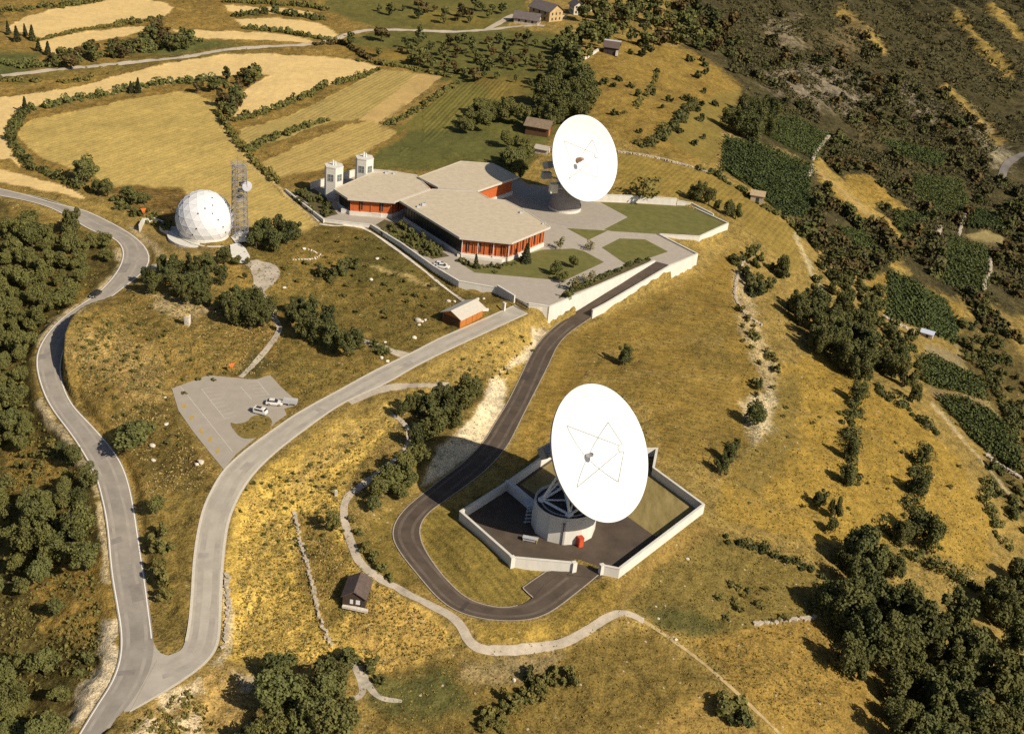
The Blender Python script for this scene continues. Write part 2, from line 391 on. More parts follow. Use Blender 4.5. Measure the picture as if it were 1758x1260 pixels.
def plane_hit(px, py, pl):
    d = ray(px, py); t = (pl[0] + pl[1] * CAMP[0] + pl[2] * CAMP[1] - CAM_H) / (d[..., 2] - pl[1] * d[..., 0] - pl[2] * d[..., 1])
    return CAMP + d * np.asarray(t)[..., None]
PARKW = np.array([plane_hit(np.array(p[0]), np.array(p[1]), PPL) for p in PARK])
# the raised plateau of the station: its level outline at height 0
PLAT = [(788,484),(854,496),(884,511),(907,526),(940,528),(1030,490),(1123,449),(1128,449.5),(1148,454.5),(1197,436.5),(1130,402.5),(1201,407),(1249,384.5),(1164,348),(1030,343),(985,325),(905,316),(893,306),(845,299),(790,296),(716,312.5),(672,306),(642,303.5),(607,304.5),(590,309.5),(556,319.5),(533,327),(495,329),(553,377),(638,388),(700,425),(745,458)]
PLATW = onz(np.array([p[0] for p in PLAT], float), np.array([p[1] for p in PLAT], float), 0.0)
ZC = -7.5                                          # front compound level
COMP = [(792,889),(878,836),(950,786),(1128,782),(1124,815),(1203,882),(1062,988),(1036,985),(1030,993),(974,986),(982,979),(880,968)]
COMPW = onz(np.array([p[0] for p in COMP], float), np.array([p[1] for p in COMP], float), ZC)

for e in RB['access']:                              # the access road runs level past the car park
    q = park_z(e[:, 0], e[:, 1]); d = np.where(in_poly(e[:, 0], e[:, 1], PARKW[:, :2]), 0, poly_dist(e[:, 0], e[:, 1], PARKW[:, :2]))
    wq = 1 - sstep(1.0, 9.0, d); e[:, 2] = e[:, 2] * (1 - wq) + q * wq
for key, half, fl, fr in (('main', 3.6, 1.6, 3.5), ('access', 3.2, 3.0, 4.0), ('service', 2.9, 4.5, 5.0)):
    ln = mid(key); wd = np.linalg.norm(RB[key][0] - RB[key][1], axis=1)
    level_line(ln, float(np.percentile(wd, 70)) / 2 + .35, fl, sink=0.02, fade_r=fr)
level_poly(PARKW, park_z, 4.0, sink=0.06, grow=.3)
def raise_bank(line, hgt, run, taper):
    """earth bank standing beside a road edge: line runs along the edge, bank to the left of it"""
    global H
    n_ = len(line); s_ = np.linspace(0, 1, n_); hh = hgt * sstep(0, taper, s_) * (1 - sstep(1 - taper, 1, s_))
    best = np.full(H.shape, 1e9); zc = np.zeros(H.shape); sg = np.zeros(H.shape); hv = np.zeros(H.shape)
    for i in range(n_ - 1):
        a, b = line[i], line[i + 1]; i0 = np.searchsorted(YY, min(a[1], b[1]) - run); i1 = np.searchsorted(YY, max(a[1], b[1]) + run)
        X = GX[i0:i1]; Y = GY[i0:i1]; ab = b[:2] - a[:2]; L = ab @ ab + 1e-9; t = np.clip(((X - a[0]) * ab[0] + (Y - a[1]) * ab[1]) / L, 0, 1)
        d = np.hypot(X - a[0] - t * ab[0], Y - a[1] - t * ab[1]); k = d < best[i0:i1]
        best[i0:i1][k] = d[k]; zc[i0:i1][k] = (a[2] + t * (b[2] - a[2]))[k]; hv[i0:i1][k] = (hh[i] + t * (hh[i + 1] - hh[i]))[k]
        sg[i0:i1][k] = (ab[0] * (Y - a[1]) - ab[1] * (X - a[0]))[k]
    on = (best < run) & (sg > 0)
    tgt = zc + hv; wgt = sstep(.45, .9, best) * (1 - sstep(run * .35, run, best))
    H = np.where(on, np.maximum(H, H * (1 - wgt) + tgt * wgt), H)
def sub_edge(e, p0, p1):
    q0, q1 = G1(*p0)[:2], G1(*p1)[:2]; i0 = int(np.argmin(np.hypot(*(e[:, :2] - q0).T))); i1 = int(np.argmin(np.hypot(*(e[:, :2] - q1).T))); return e[min(i0, i1):max(i0, i1) + 1]
BANK1 = sub_edge(RB['main'][1], (222, 488), (146, 717)); BANK2 = sub_edge(RB['main'][1], (222, 1219), (160, 1283))
raise_bank(BANK1, 7.0, 20, .5)
raise_bank(BANK2, 2.6, 9, .35)
level_poly(COMPW, lambda x, y: np.full_like(x, ZC), 2.5, sink=0.25, grow=.6)
level_poly(PLATW, lambda x, y: np.full_like(x, -0.35), 0.8, grow=-0.0)

TURN = [(918,1029),(906,1018),(897,1009),(917,995),(938,981),(962,978),(988,976),(1030,990),(985,1015),(945,1030)]
_tw = np.array([*onz(np.array([918., 897, 938]), np.array([1029., 1009, 981]), np.array([-8.75, -8.5, -7.75])), *onz(np.array([988., 1030]), np.array([976., 990]), np.array([-7.5, -7.5]))])
TPL = np.linalg.lstsq(np.c_[np.ones(len(_tw)), _tw[:, :2]], _tw[:, 2], rcond=None)[0]
TURNW = np.array([plane_hit(np.array(float(a)), np.array(float(b)), TPL) for a, b in TURN])
for e in RB['service']:
    q = TPL[0] + TPL[1] * e[:, 0] + TPL[2] * e[:, 1]; d = np.where(in_poly(e[:, 0], e[:, 1], TURNW[:, :2]), 0, poly_dist(e[:, 0], e[:, 1], TURNW[:, :2])); wq = 1 - sstep(.5, 9, d); e[:, 2] = e[:, 2] * (1 - wq) + q * wq
level_poly(TURNW, lambda x, y: TPL[0] + TPL[1] * x + TPL[2] * y, 3.0, sink=.22, grow=2.2)
RAMP = [(990,534,-5.6),(1127,449.2,-.05),(1148,454.2,-.05),(1015,546,-5.6)]
RAMPW = np.array([onz(np.array(float(a)), np.array(float(b)), c) for a, b, c in RAMP])
_u = (RAMPW[1] + RAMPW[2]) / 2 - (RAMPW[0] + RAMPW[3]) / 2; _L2 = _u[:2] @ _u[:2]; _o = (RAMPW[0] + RAMPW[3]) / 2
def ramp_z(x, y): return np.clip(-5.6 + 5.55 * ((x - _o[0]) * _u[0] + (y - _o[1]) * _u[1]) / _L2, -5.7, 0)
level_poly(RAMPW, ramp_z, .7, sink=.6, grow=.9)
JUNC = [(262,1090),(320,1095),(350,1150),(220,1222),(215,1180),(240,1150)]
_jw = ground([p[0] for p in JUNC], [p[1] for p in JUNC]); _jp = np.linalg.lstsq(np.c_[np.ones(len(_jw)), _jw[:, :2]], _jw[:, 2], rcond=None)[0]
for k in ('main', 'access'):                        # both roads meet in one plane
    for e in RB[k]:
        q = _jp[0] + _jp[1] * e[:, 0] + _jp[2] * e[:, 1]
        d = np.where(in_poly(e[:, 0], e[:, 1], _jw[:, :2]), 0, np.maximum(poly_dist(e[:, 0], e[:, 1], _jw[:, :2]) - 2.5, 0))
        wq = 1 - sstep(0, 7.0, d); e[:, 2] = e[:, 2] * (1 - wq) + q * wq
level_poly(_jw, lambda x, y: _jp[0] + _jp[1] * x + _jp[2] * y, 7.0, sink=.14, grow=2.5)
# ---------------------------------------------------------------- what grows where (albedo patches of the ground)
GPX, GPY, GZC = proj(np.stack([GX, GY, H], -1))
_inview = (GPX > -250) & (GPX < 2000) & (GPY > -200) & (GPY < 1450) & (GY > 60)
def edge_warp(sc, amp, seed):
    return (vnoise(GX, GY, sc, seed) - .5) * amp, (vnoise(GX, GY, sc, seed + 9) - .5) * amp
COLA = np.empty(H.shape + (3,)); COLA[:] = (.25, .178, .055)
ROUG = np.full(H.shape, 1.0)          # how mottled / rough the cover is
SPH = np.zeros(H.shape); SAM = np.zeros(H.shape)
_wx, _wy = edge_warp(5.0, 1.0, 3); _wx2, _wy2 = edge_warp(1.6, 1.0, 31)
_big = vnoise(GX, GY, 28, 5); _mid = vnoise(GX, GY, 9, 6)
def zone(poly, col, soft=6.0, jit=8.0, rough=1.0, amount=1.0, var=0.12, stripe=None):
    """paint one kind of ground cover inside an outline; stripe = (picture direction a->b, spacing factor, amplitude)"""
    poly = np.asarray(poly, float)
    jx = GPX + _wx * jit * 1.4 + _wx2 * jit; jy = GPY + (_wy * jit * 1.4 + _wy2 * jit) * .6
    x0, y0 = poly.min(0) - soft - 2; x1, y1 = poly.max(0) + soft + 2
    sel = _inview & (jx > x0) & (jx < x1) & (jy > y0) & (jy < y1)
    if not sel.any(): return
    X = jx[sel]; Y = jy[sel]
    ins = in_poly(X, Y, poly); d = poly_dist(X, Y, poly, True, soft + 2)
    sd = np.where(ins, d, -d)
    wg = sstep(-soft, soft, sd) if soft > .2 else ins.astype(float)
    wg = (wg * amount)[:, None]
    c = np.array(col) * (1 + var * 2 * (_mid[sel] * .5 + _big[sel] * .5 - .5))[:, None]
    COLA[sel] = COLA[sel] * (1 - wg) + c * wg
    ROUG[sel] = ROUG[sel] * (1 - wg[:, 0]) + rough * wg[:, 0]
    if stripe:
        a, b, am = stripe
        pa = G1(*a)[:2]; pb = G1(*b)[:2]; dv = (pb - pa) / np.linalg.norm(pb - pa); nv = np.array([-dv[1], dv[0]])
        SPH[sel] = (GX[sel] * nv[0] + GY[sel] * nv[1]); SAM[sel] = am * wg[:, 0]
def band(line, w, col, soft=3, jit=3, rough=.8, amount=1.0):
    """a zone along a picture line, w = picture width"""
    p = np.asarray(line, float); q = resample(p, max(len(p) * 3, 6)); d = np.gradient(q, axis=0); d /= np.linalg.norm(d, axis=1)[:, None] + 1e-9
    nrm = np.c_[-d[:, 1], d[:, 0]] * w / 2
    zone(np.r_[q + nrm, (q - nrm)[::-1]], col, soft, jit, rough, amount)

GOLD = (.34, .225, .05); DRYG = (.25, .17, .046); OLIVE = (.155, .118, .034); GREEN = (.10, .104, .034); SCREE = (.56, .46, .31)
STRAW = (.62, .45, .205); STRAW2 = (.47, .345, .13); BROWN = (.066, .056, .026); YELL = (.50, .345, .085)
# plateau
zone([(-60,-60),(700,-60),(700,330),(-60,330)], (.23,.155,.045), 20, 10)
zone([(-20,90),(70,92),(45,128),(-20,140)], GREEN, 5, 6, .6)
zone([(20,150),(110,130),(330,104),(480,84),(430,78),(300,92),(120,112),(20,134)], OLIVE, 4, 6)
zone([(205,95),(340,68),(420,76),(300,93)], GREEN, 4, 6, .7)
zone([(300,5),(400,8),(395,50),(300,48)], (.24,.16,.045), 5, 6)
zone([(560,-40),(900,-40),(905,25),(850,52),(640,48),(592,32),(560,10)], (.13,.118,.035), 4, 5, .5)
zone([(700,20),(800,18),(860,45),(740,50)], (.19,.145,.035), 8, 10, .6, .7)
zone([(590,66),(660,50),(880,50),(970,60),(1005,110),(1010,190),(930,250),(900,300),(640,290),(632,282),(690,215),(775,148),(740,128),(650,108)], (.118,.112,.033), 4, 5, .6)
zone([(600,75),(690,85),(720,108),(650,105),(600,92)], (.25,.165,.04), 6, 8, .7, .8)
zone([(700,190),(800,138),(885,140),(840,190),(700,262),(655,275)], (.15,.132,.036), 4, 3, .4, 1, .1, ((655,275),(800,138),.25))
zone([(815,135),(905,130),(900,175),(850,170)], (.2,.14,.038), 10, 10, .6, .7)
zone([(640,275),(700,225),(830,225),(890,255),(880,290),(790,262),(715,282)], (.105,.104,.033), 4, 4, .4)
# straw fields
F = {
 'a': [(10,51),(44,29),(102,15),(177,2),(200,-8),(283,5),(300,14),(283,29),(205,39),(137,51),(68,67),(58,60),(30,54)],
 'b': [(60,73),(137,57),(212,48),(266,44),(270,51),(218,61),(190,67),(164,72),(137,80),(89,97)],
 'c': [(290,51),(392,54),(478,58),(526,67),(543,73),(532,75),(461,70),(341,66)],
 'd': [(403,32),(478,32),(546,39),(577,55),(580,61),(567,66),(532,61),(478,53),(420,48)],
 'e': [(386,10),(478,14),(539,22),(546,27),(478,24),(392,20)],
 'f': [(-8,169),(68,159),(137,150),(191,133),(266,114),(341,101),(392,94),(461,93),(600,102),(653,115),(600,137),(560,150),(512,171),(471,188),(403,204),(398,198),(413,171),(425,150),(468,130),(440,128),(362,133),(324,141),(253,149),(191,162),(137,168),(68,182),(27,195),(15,205),(12,232),(20,263),(37,289),(20,276),(-8,272)],
 'h': [(-8,289),(34,297),(85,311),(130,329),(147,340),(137,341),(85,329),(34,318),(-8,312)],
}
for k in 'abcdefh': zone(F[k], STRAW, .6, 2.5, .22, 1, .06)
zone([(32,235),(38,218),(58,205),(137,191),(218,172),(307,159),(334,162),(362,174),(374,188),(372,208),(392,235),(423,273),(468,319),(546,386),(522,402),(490,400),(427,390),(360,372),(330,345),(307,321),(205,323),(177,314),(150,297),(116,287),(75,273),(51,253)], (.43,.315,.105), .6, 2.5, .35, 1, .08, ((60,250),(330,170),.10))
zone([(412,224),(454,213),(512,192),(600,148),(655,120),(722,128),(680,158),(622,204),(560,212),(470,246),(428,250),(412,237)], (.36,.27,.095), .6, 2.5, .3, 1, .06, ((412,237),(640,125),.16))
zone([(715,127),(762,131),(700,180),(665,213),(618,206),(680,158)], (.46,.32,.13), .6, 2, .2)
zone([(447,278),(500,255),(600,215),(640,206),(683,228),(640,258),(560,290),(490,308),(465,297)], (.40,.29,.10), .6, 2.5, .3, 1, .06, ((450,280),(620,212),.14))
band([(700,185),(660,222),(690,205),(775,142)], 14, (.28,.19,.06), 4, 6)
band([(468,312),(560,295),(640,262),(700,225)], 8, (.21,.14,.04), 3, 4)
zone([(190,320),(310,322),(362,376),(330,390),(250,372),(200,345)], (.17,.11,.035), 3, 5, 1, 1, .15, ((190,345),(320,345),.18))
band([(372,200),(400,245),(440,292),(478,322),(548,388)], 4, (.5,.37,.17), 1.5, 2)
# east meadows and slope
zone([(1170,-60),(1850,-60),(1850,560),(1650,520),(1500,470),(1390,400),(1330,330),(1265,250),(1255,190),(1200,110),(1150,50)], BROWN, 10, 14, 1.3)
zone([(1000,110),(1066,64),(1130,75),(1195,90),(1275,150),(1245,235),(1215,285),(1120,262),(1050,230),(1005,180)], (.225,.152,.04), 4, 6, .9)
zone([(1130,230),(1235,160),(1272,152),(1245,235),(1215,285)], (.20,.15,.042), 3, 4, .5)
zone([(1060,262),(1110,268),(1225,296),(1310,355),(1370,400),(1365,470),(1290,400),(1262,372),(1160,338),(1060,330)], (.235,.168,.044), 3, 4, .55, 1, .1, ((1070,330),(1130,275),.11))
zone([(1150,5),(1190,30),(1240,60),(1245,95),(1190,70),(1160,60)], (.07,.075,.027), 4, 6, .6)
zone([(960,590),(1010,560),(1190,478),(1260,430),(1300,470),(1290,560),(1335,700),(1250,800),(1140,782),(1120,700),(1010,640),(950,760),(880,775),(900,720)], (.215,.145,.037), 6, 8, .7, 1, .15, ((1000,620),(1280,660),.10))
zone([(880,775),(925,690),(960,700),(950,765),(900,800)], (.27,.18,.045), 8, 8, .9)
zone([(1260,470),(1285,440),(1300,560),(1345,640),(1330,760),(1290,745),(1315,680),(1268,560)], (.36,.28,.15), 6, 12, 1.2, .9)
zone([(1275,690),(1330,660),(1340,740),(1290,770)], (.46,.38,.24), 8, 12, 1.2, .9)
zone([(1335,640),(1400,600),(1460,640),(1560,700),(1640,780),(1700,900),(1690,985),(1570,935),(1400,930),(1230,885),(1245,820),(1335,740)], (.285,.19,.043), 6, 8, .8)
zone([(1335,640),(1372,640),(1372,760),(1300,850),(1240,830),(1320,740)], (.19,.14,.042), 8, 6, .8, .8)
for l in ([(1440,20),(1480,50),(1520,92)], [(1620,140),(1660,185),(1720,245)], [(1400,275),(1440,310),(1500,360),(1550,410)], [(1460,310),(1500,360)], [(1480,330),(1560,368)], [(1700,10),(1758,70)], [(1640,20),(1690,80),(1740,130)], [(1390,480),(1428,516)], [(1530,450),(1560,480)], [(1490,480),(1530,480)], [(1610,520),(1650,560)], [(1690,530),(1730,600)], [(1700,600),(1758,720)], [(1600,660),(1690,700),(1758,850)]):
    band(l, 15, (.30,.21,.06), 3, 9, 1, .95)
for p, c in (([(1310,120),(1400,110),(1490,140),(1500,190),(1430,190),(1340,160)], (.24,.2,.15)), ([(1310,40),(1360,30),(1380,90),(1330,80)], (.26,.21,.14)), ([(1540,140),(1590,170),(1610,220),(1560,190)], (.28,.24,.18)), ([(1650,180),(1740,270),(1720,290),(1660,230)], (.3,.26,.18)), ([(1400,70),(1470,30),(1500,60),(1450,110)], (.16,.12,.06)), ([(1430,180),(1530,230),(1600,300),(1520,250)], (.13,.1,.045))):
    zone(p, c, 10, 26, 1.4, .75)
SLGOLD = [[(1448,297),(1490,300),(1520,330),(1556,358),(1500,347),(1460,325)], [(1397,290),(1440,318),(1500,358),(1520,392),(1480,382),(1440,345)], [(1495,475),(1525,470),(1530,500),(1490,505)], [(1622,520),(1650,528),(1650,552),(1625,548)], [(1690,560),(1725,575),(1730,600),(1700,600)]]
for p in SLGOLD: zone(p, (.27, .18, .045), 2, 8, 1.1)
for p in ([(1010,640),(1100,615),(1160,660),(1060,690)], [(1180,560),(1260,540),(1270,640),(1210,640)], [(960,600),(1040,570),(1050,600),(980,640)], [(1150,720),(1250,700),(1260,780),(1180,780)], [(1120,520),(1180,500),(1190,540),(1120,560)]): zone(p, (.15, .11, .033), 18, 30, .9, .5)
for l in ([(1000,660),(1120,640),(1270,655)], [(990,620),(1100,590),(1240,585)], [(1040,720),(1160,700)], [(1060,560),(1180,530)], [(1340,700),(1420,720),(1520,760)], [(1260,850),(1350,870),(1420,900)]): band(l, 7, (.28, .2, .07), 4, 10, .8, .45)
VINE = (.045, .052, .02)
VINES = [
 [(1243,236),(1300,246),(1396,285),(1388,330),(1382,372),(1345,372),(1300,328),(1240,292)],
 [(1330,207),(1360,200),(1425,232),(1398,276),(1312,232)],
 [(1578,618),(1600,612),(1680,652),(1694,688),(1590,658)],
 [(1608,684),(1650,684),(1705,710),(1745,752),(1752,815),(1680,765)],
 [(1525,468),(1560,480),(1588,500),(1590,565),(1522,545)],
 [(1583,497),(1620,518),(1642,555),(1642,592),(1598,572)],
 [(1567,300),(1650,310),(1663,350),(1640,366),(1590,360),(1570,330)],
 [(1670,360),(1700,368),(1728,392),(1665,390)],
 [(1440,395),(1480,402),(1500,425),(1460,425)],
 [(1510,238),(1560,248),(1625,268),(1610,290),(1540,262)],
 [(1630,405),(1695,425),(1700,470),(1690,500),(1620,490)],
 [(1535,365),(1590,372),(1580,400),(1548,400)],
]
for v_ in VINES: zone(v_, VINE, 2, 4, .6)
zone([(1656,397),(1690,397),(1724,409),(1732,428),(1690,416)], (.25,.2,.09), 2, 3, .5)
zone([(1640,560),(1700,540),(1770,640),(1770,920),(1700,840),(1690,760),(1705,700),(1650,620)], (.12,.092,.032), 6, 10, 1.2)
zone([(1588,588),(1650,612),(1664,642),(1590,616)], (.24,.19,.10), 2, 3, .5)
zone([(1590,660),(1692,690),(1705,708),(1604,682)], (.22,.16,.08), 2, 3, .5)
band([(1235,232),(1300,246),(1395,285),(1440,322),(1510,380)], 9, (.33,.235,.09), 2, 4)
band([(1640,590),(1662,640),(1700,700),(1752,760)], 6, (.3,.23,.10), 2, 4)
band([(1600,690),(1660,760),(1720,830),(1758,880)], 5, (.4,.32,.18), 2, 3)
band([(1365,400),(1395,470),(1425,515)], 7, (.42,.35,.2), 2, 4)
# lower right
zone([(1078,1042),(1140,960),(1210,908),(1300,935),(1400,985),(1400,1055),(1250,1090),(1150,1080)], (.16,.12,.036), 6, 8, .9)
zone([(1090,1055),(1160,1040),(1240,1070),(1200,1100),(1120,1075)], (.085,.085,.03), 10, 12, .9, .8)
zone([(1180,1095),(1400,1060),(1480,1170),(1540,1275),(1350,1275),(1260,1180)], (.25,.165,.044), 6, 8, 1)
zone([(1000,1110),(1120,1080),(1230,1180),(1340,1275),(640,1275),(660,1150),(830,1128)], (.175,.125,.036), 8, 10, 1)
zone([(640,1165),(780,1150),(820,1225),(700,1240),(640,1210)], (.085,.088,.03), 14, 14, .9, .85)
zone([(800,1140),(960,1115),(940,1150),(870,1180),(800,1170)], (.3,.23,.12), 12, 14, 1, .7)
zone([(1200,1180),(1280,1230),(1300,1275),(1100,1275)], (.3,.2,.06), 8, 10, .8, .8)
zone([(1060,990),(1200,890),(1240,915),(1120,980),(1060,1045)], (.19,.13,.04), 8, 8, 1)
# bank below the access road
zone([(420,842),(450,810),(560,730),(690,690),(760,665),(720,700),(640,760),(590,840),(600,960),(640,1000),(720,1045),(790,1105),(660,1150),(600,1120),(470,1150),(378,1128),(382,1000),(404,870)], YELL, 5, 8, 1.1, 1, .2)
zone([(500,880),(560,885),(600,960),(590,1060),(550,1080),(515,1000)], (.21,.145,.04), 12, 14, 1, .8)
zone([(620,1000),(720,1045),(780,1105),(660,1150),(600,1090)], (.36,.235,.07), 8, 8, .9, .8)
zone([(560,740),(690,690),(690,720),(600,770),(520,840),(470,860)], (.38,.265,.09), 10, 10, 1, .6)
band([(384,990),(392,1060),(388,1120),(370,1150)], 14, (.52,.43,.28), 4, 6, 1.2, .8)
zone([(222,1235),(300,1185),(375,1140),(440,1160),(450,1200),(400,1275),(200,1275)], (.35,.24,.085), 6, 10, 1.1)
for p in ([(275,1190),(340,1160),(350,1180),(280,1225)], [(405,1150),(440,1160),(445,1190),(415,1185)], [(225,1245),(262,1225),(280,1262),(235,1270)], [(300,1240),(340,1220),(350,1265),(310,1270)]):
    zone(p, SCREE, 6, 16, 1.2, .85)
# loop
zone([(735,880),(770,868),(880,972),(945,985),(905,1012),(915,1028),(860,1042),(790,1018),(733,950),(722,910)], (.185,.138,.036), 3, 4, .7, 1, .15, ((740,900),(860,1030),.15))
zone([(640,890),(690,860),(672,910),(690,960),(760,1045),(700,1020),(640,985),(620,940)], (.17,.125,.034), 5, 6, .9)
zone([(810,1072),(930,1068),(1030,1000),(1062,1000),(1060,1045),(990,1085),(900,1108),(830,1108)], (.26,.18,.045), 5, 6, 1)
zone([(700,1010),(760,1050),(800,1090),(815,1075),(770,1045),(720,1000)], (.24,.165,.05), 4, 5, 1)
# knoll
zone([(112,640),(120,590),(170,530),(250,480),(310,540),(480,560),(480,640),(440,645),(300,665),(290,700),(330,760),(380,810),(360,845),(330,960),(320,1090),(270,1100),(255,980),(235,850),(200,770),(140,710)], (.225,.155,.045), 5, 8, 1.2, 1, .2)
zone([(115,600),(160,560),(270,600),(290,680),(250,700),(170,640)], (.33,.23,.085), 14, 20, 1.3, .8)
zone([(200,690),(290,690),(320,760),(370,840),(300,860),(230,790)], (.13,.098,.03), 14, 14, 1.1, .8)
band([(150,716),(180,740),(215,790),(232,840)], 12, (.33,.215,.06), 4, 5, 1, .9)
zone([(250,850),(340,850),(325,1090),(275,1100)], (.2,.145,.042), 8, 8, 1, .8)
zone([(255,500),(300,515),(380,535),(330,548),(270,540)], (.45,.35,.2), 8, 14, 1.2, .7)
zone([(400,640),(440,600),(465,620),(450,650)], (.09,.075,.026), 6, 6, .8)
# meadow left of the station
zone([(400,420),(520,402),(555,380),(635,395),(740,462),(790,505),(860,500),(900,528),(800,560),(700,605),(600,590),(480,540),(450,470)], (.165,.12,.034), 6, 8, 1, 1, .2)
zone([(640,400),(720,455),(700,500),(600,480),(590,430)], (.115,.1,.03), 12, 14, .9, .7)
zone([(480,540),(600,560),(690,620),(640,650),(560,670),(470,735),(480,650)], (.19,.135,.038), 8, 8, 1, .9)
zone([(440,455),(520,415),(600,440),(560,500),(470,500)], (.24,.165,.045), 12, 14, 1, .7)
band([(620,450),(700,478),(752,498)], 6, (.36,.27,.11), 2, 4)
zone([(380,440),(410,455),(430,470),(425,505),(390,500)], (.3,.2,.055), 4, 5, .9)
zone([(725,640),(910,548),(948,570),(900,640),(830,690),(760,668),(670,680)], (.31,.22,.065), 5, 7, 1.1)
zone([(915,560),(950,572),(925,610),(860,640),(845,655),(880,620),(912,590)], SCREE, 3, 5, 1)
zone([(870,650),(852,648),(812,715),(748,772),(722,838),(760,818),(833,762),(866,702)], (.6,.5,.34), 4, 8, .9)
zone([(690,690),(850,640),(812,715),(748,772),(700,850),(640,880),(620,860),(700,790)], (.14,.105,.035), 6, 10, 1, .8)
# west of the road
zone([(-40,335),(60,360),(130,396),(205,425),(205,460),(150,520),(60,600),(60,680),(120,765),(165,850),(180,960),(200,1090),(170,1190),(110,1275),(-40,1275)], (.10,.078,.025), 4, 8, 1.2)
zone([(20,350),(120,385),(100,405),(20,380)], (.17,.12,.035), 4, 6, 1)
for p in ([(10,770),(90,755),(140,835),(90,850),(10,840)], [(95,935),(178,960),(195,1060),(160,1105),(70,1080),(45,1000)], [(100,430),(125,425),(135,450),(110,455)], [(110,505),(150,500),(120,530)]):
    zone(p, (.29,.19,.05), 10, 14, 1.1, .85)
zone([(172,1065),(200,1060),(204,1130),(182,1180),(140,1240),(105,1258),(128,1205),(168,1140)], SCREE, 4, 10, 1.1)
for l in ([(205,430),(205,455),(185,487),(150,518),(95,552),(62,590)], [(64,690),(98,735),(125,770),(150,812),(165,850)], [(168,860),(178,920),(186,1000)]):
    band(l, 13, (.5,.4,.24), 3, 8, 1.1, .85)
# ground by the dome
zone([(245,395),(300,400),(400,425),(420,455),(330,445),(250,430)], (.23,.165,.06), 6, 8, 1, .8)
band([(222,390),(262,424),(290,452)], 10, (.42,.32,.17), 4, 5)

# worn, uneven surface of the wild ground (kept off roads, yards and fields)
KEEP = np.ones(H.shape)
for k in RB:
    d = poly_dist(GX, GY, mid(k)[:, :2], False, 9.0); KEEP *= sstep(4.0, 7.5, d)
for pw in (PARKW, COMPW, PLATW, TURNW):
    ins = in_poly(GX, GY, pw[:, :2]); d = poly_dist(GX, GY, pw[:, :2], True, 4.0); KEEP *= np.where(ins, 0, sstep(.6, 3.0, d))
_fade = np.clip(ROUG, 0, 1.5) * KEEP * (GY > 100) * (GY < 1400)
REL = (vnoise(GX, GY, 7.0, 11) - .5) * 1.0 + (vnoise(GX, GY, 2.6, 12) - .5) * .55 + (vnoise(GX, GY, 1.1, 13) - .5) * .32
_slope = sstep(60, 300, GX - 40 + (GY - 350) * .1) * sstep(240, 420, GY)
REL = REL + _slope * ((vnoise(GX * .95 + GY * .28, (GY * .96 - GX * .28) * .16, 15, 15) - .5) * 8.0 + (vnoise(GX, GY, 9, 16) - .5) * 2.2)
H = H + REL * _fade

# ---------------------------------------------------------------- ground object
nr, nc = H.shape
_i, _j = np.meshgrid(np.arange(nr - 1), np.arange(nc - 1), indexing='ij'); _a = (_i * nc + _j).ravel()
gm = np_mesh("ground", np.stack([GX, GY, H], -1).reshape(-1, 3), np.stack([_a, _a + 1, _a + nc + 1, _a + nc], 1), None, True)
ca = gm.attributes.new("cover", 'FLOAT_COLOR', 'POINT')
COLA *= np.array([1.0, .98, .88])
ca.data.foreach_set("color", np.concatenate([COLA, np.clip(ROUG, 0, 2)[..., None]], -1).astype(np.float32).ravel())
for nm, arr in (("row", SPH), ("rowamp", SAM)):
    at = gm.attributes.new(nm, 'FLOAT', 'POINT'); at.data.foreach_set("value", arr.astype(np.float32).ravel())
m = bpy.data.materials.new("ground_cover"); m.use_nodes = True
n = m.node_tree.nodes; l = m.node_tree.links; b = n["Principled BSDF"]; b.inputs["Roughness"].default_value = .95; b.inputs["Specular IOR Level"].default_value = .05
def node(t, **k):
    q = n.new(t)
    for a_, v_ in k.items(): setattr(q, a_, v_)
    return q
def nmath(op, a, b_=None, c=None):
    q = node("ShaderNodeMath", operation=op)
    for i, v_ in enumerate((a, b_, c)):
        if v_ is None: continue
        if hasattr(v_, "type") and not isinstance(v_, (int, float)): l.new(v_, q.inputs[i])
        else: q.inputs[i].default_value = v_
    return q.outputs[0]
at = node("ShaderNodeAttribute", attribute_name="cover"); rowa = node("ShaderNodeAttribute", attribute_name="row"); rowb = node("ShaderNodeAttribute", attribute_name="rowamp")
tc = node("ShaderNodeTexCoord")
def noise(scale, detail=3.0, rough=.6, dist=0.0):
    q = node("ShaderNodeTexNoise"); q.inputs["Scale"].default_value = scale; q.inputs["Detail"].default_value = detail; q.inputs["Roughness"].default_value = rough; q.inputs["Distortion"].default_value = dist
    l.new(tc.outputs["Object"], q.inputs["Vector"]); return q.outputs["Fac"]
n1 = noise(.07, 4, .6); n2 = noise(.45, 5, .7); n3 = noise(2.2, 3, .7)
rg = at.outputs["Alpha"]
def cen(x, amp): return nmath('MULTIPLY', nmath('SUBTRACT', x, .5), amp)
s_ = nmath('ADD', nmath('ADD', cen(n1, 1.6), cen(n2, 2.9)), cen(n3, 3.2))
s_ = nmath('MULTIPLY', s_, nmath('ADD', nmath('MULTIPLY', rg, .75), .06))
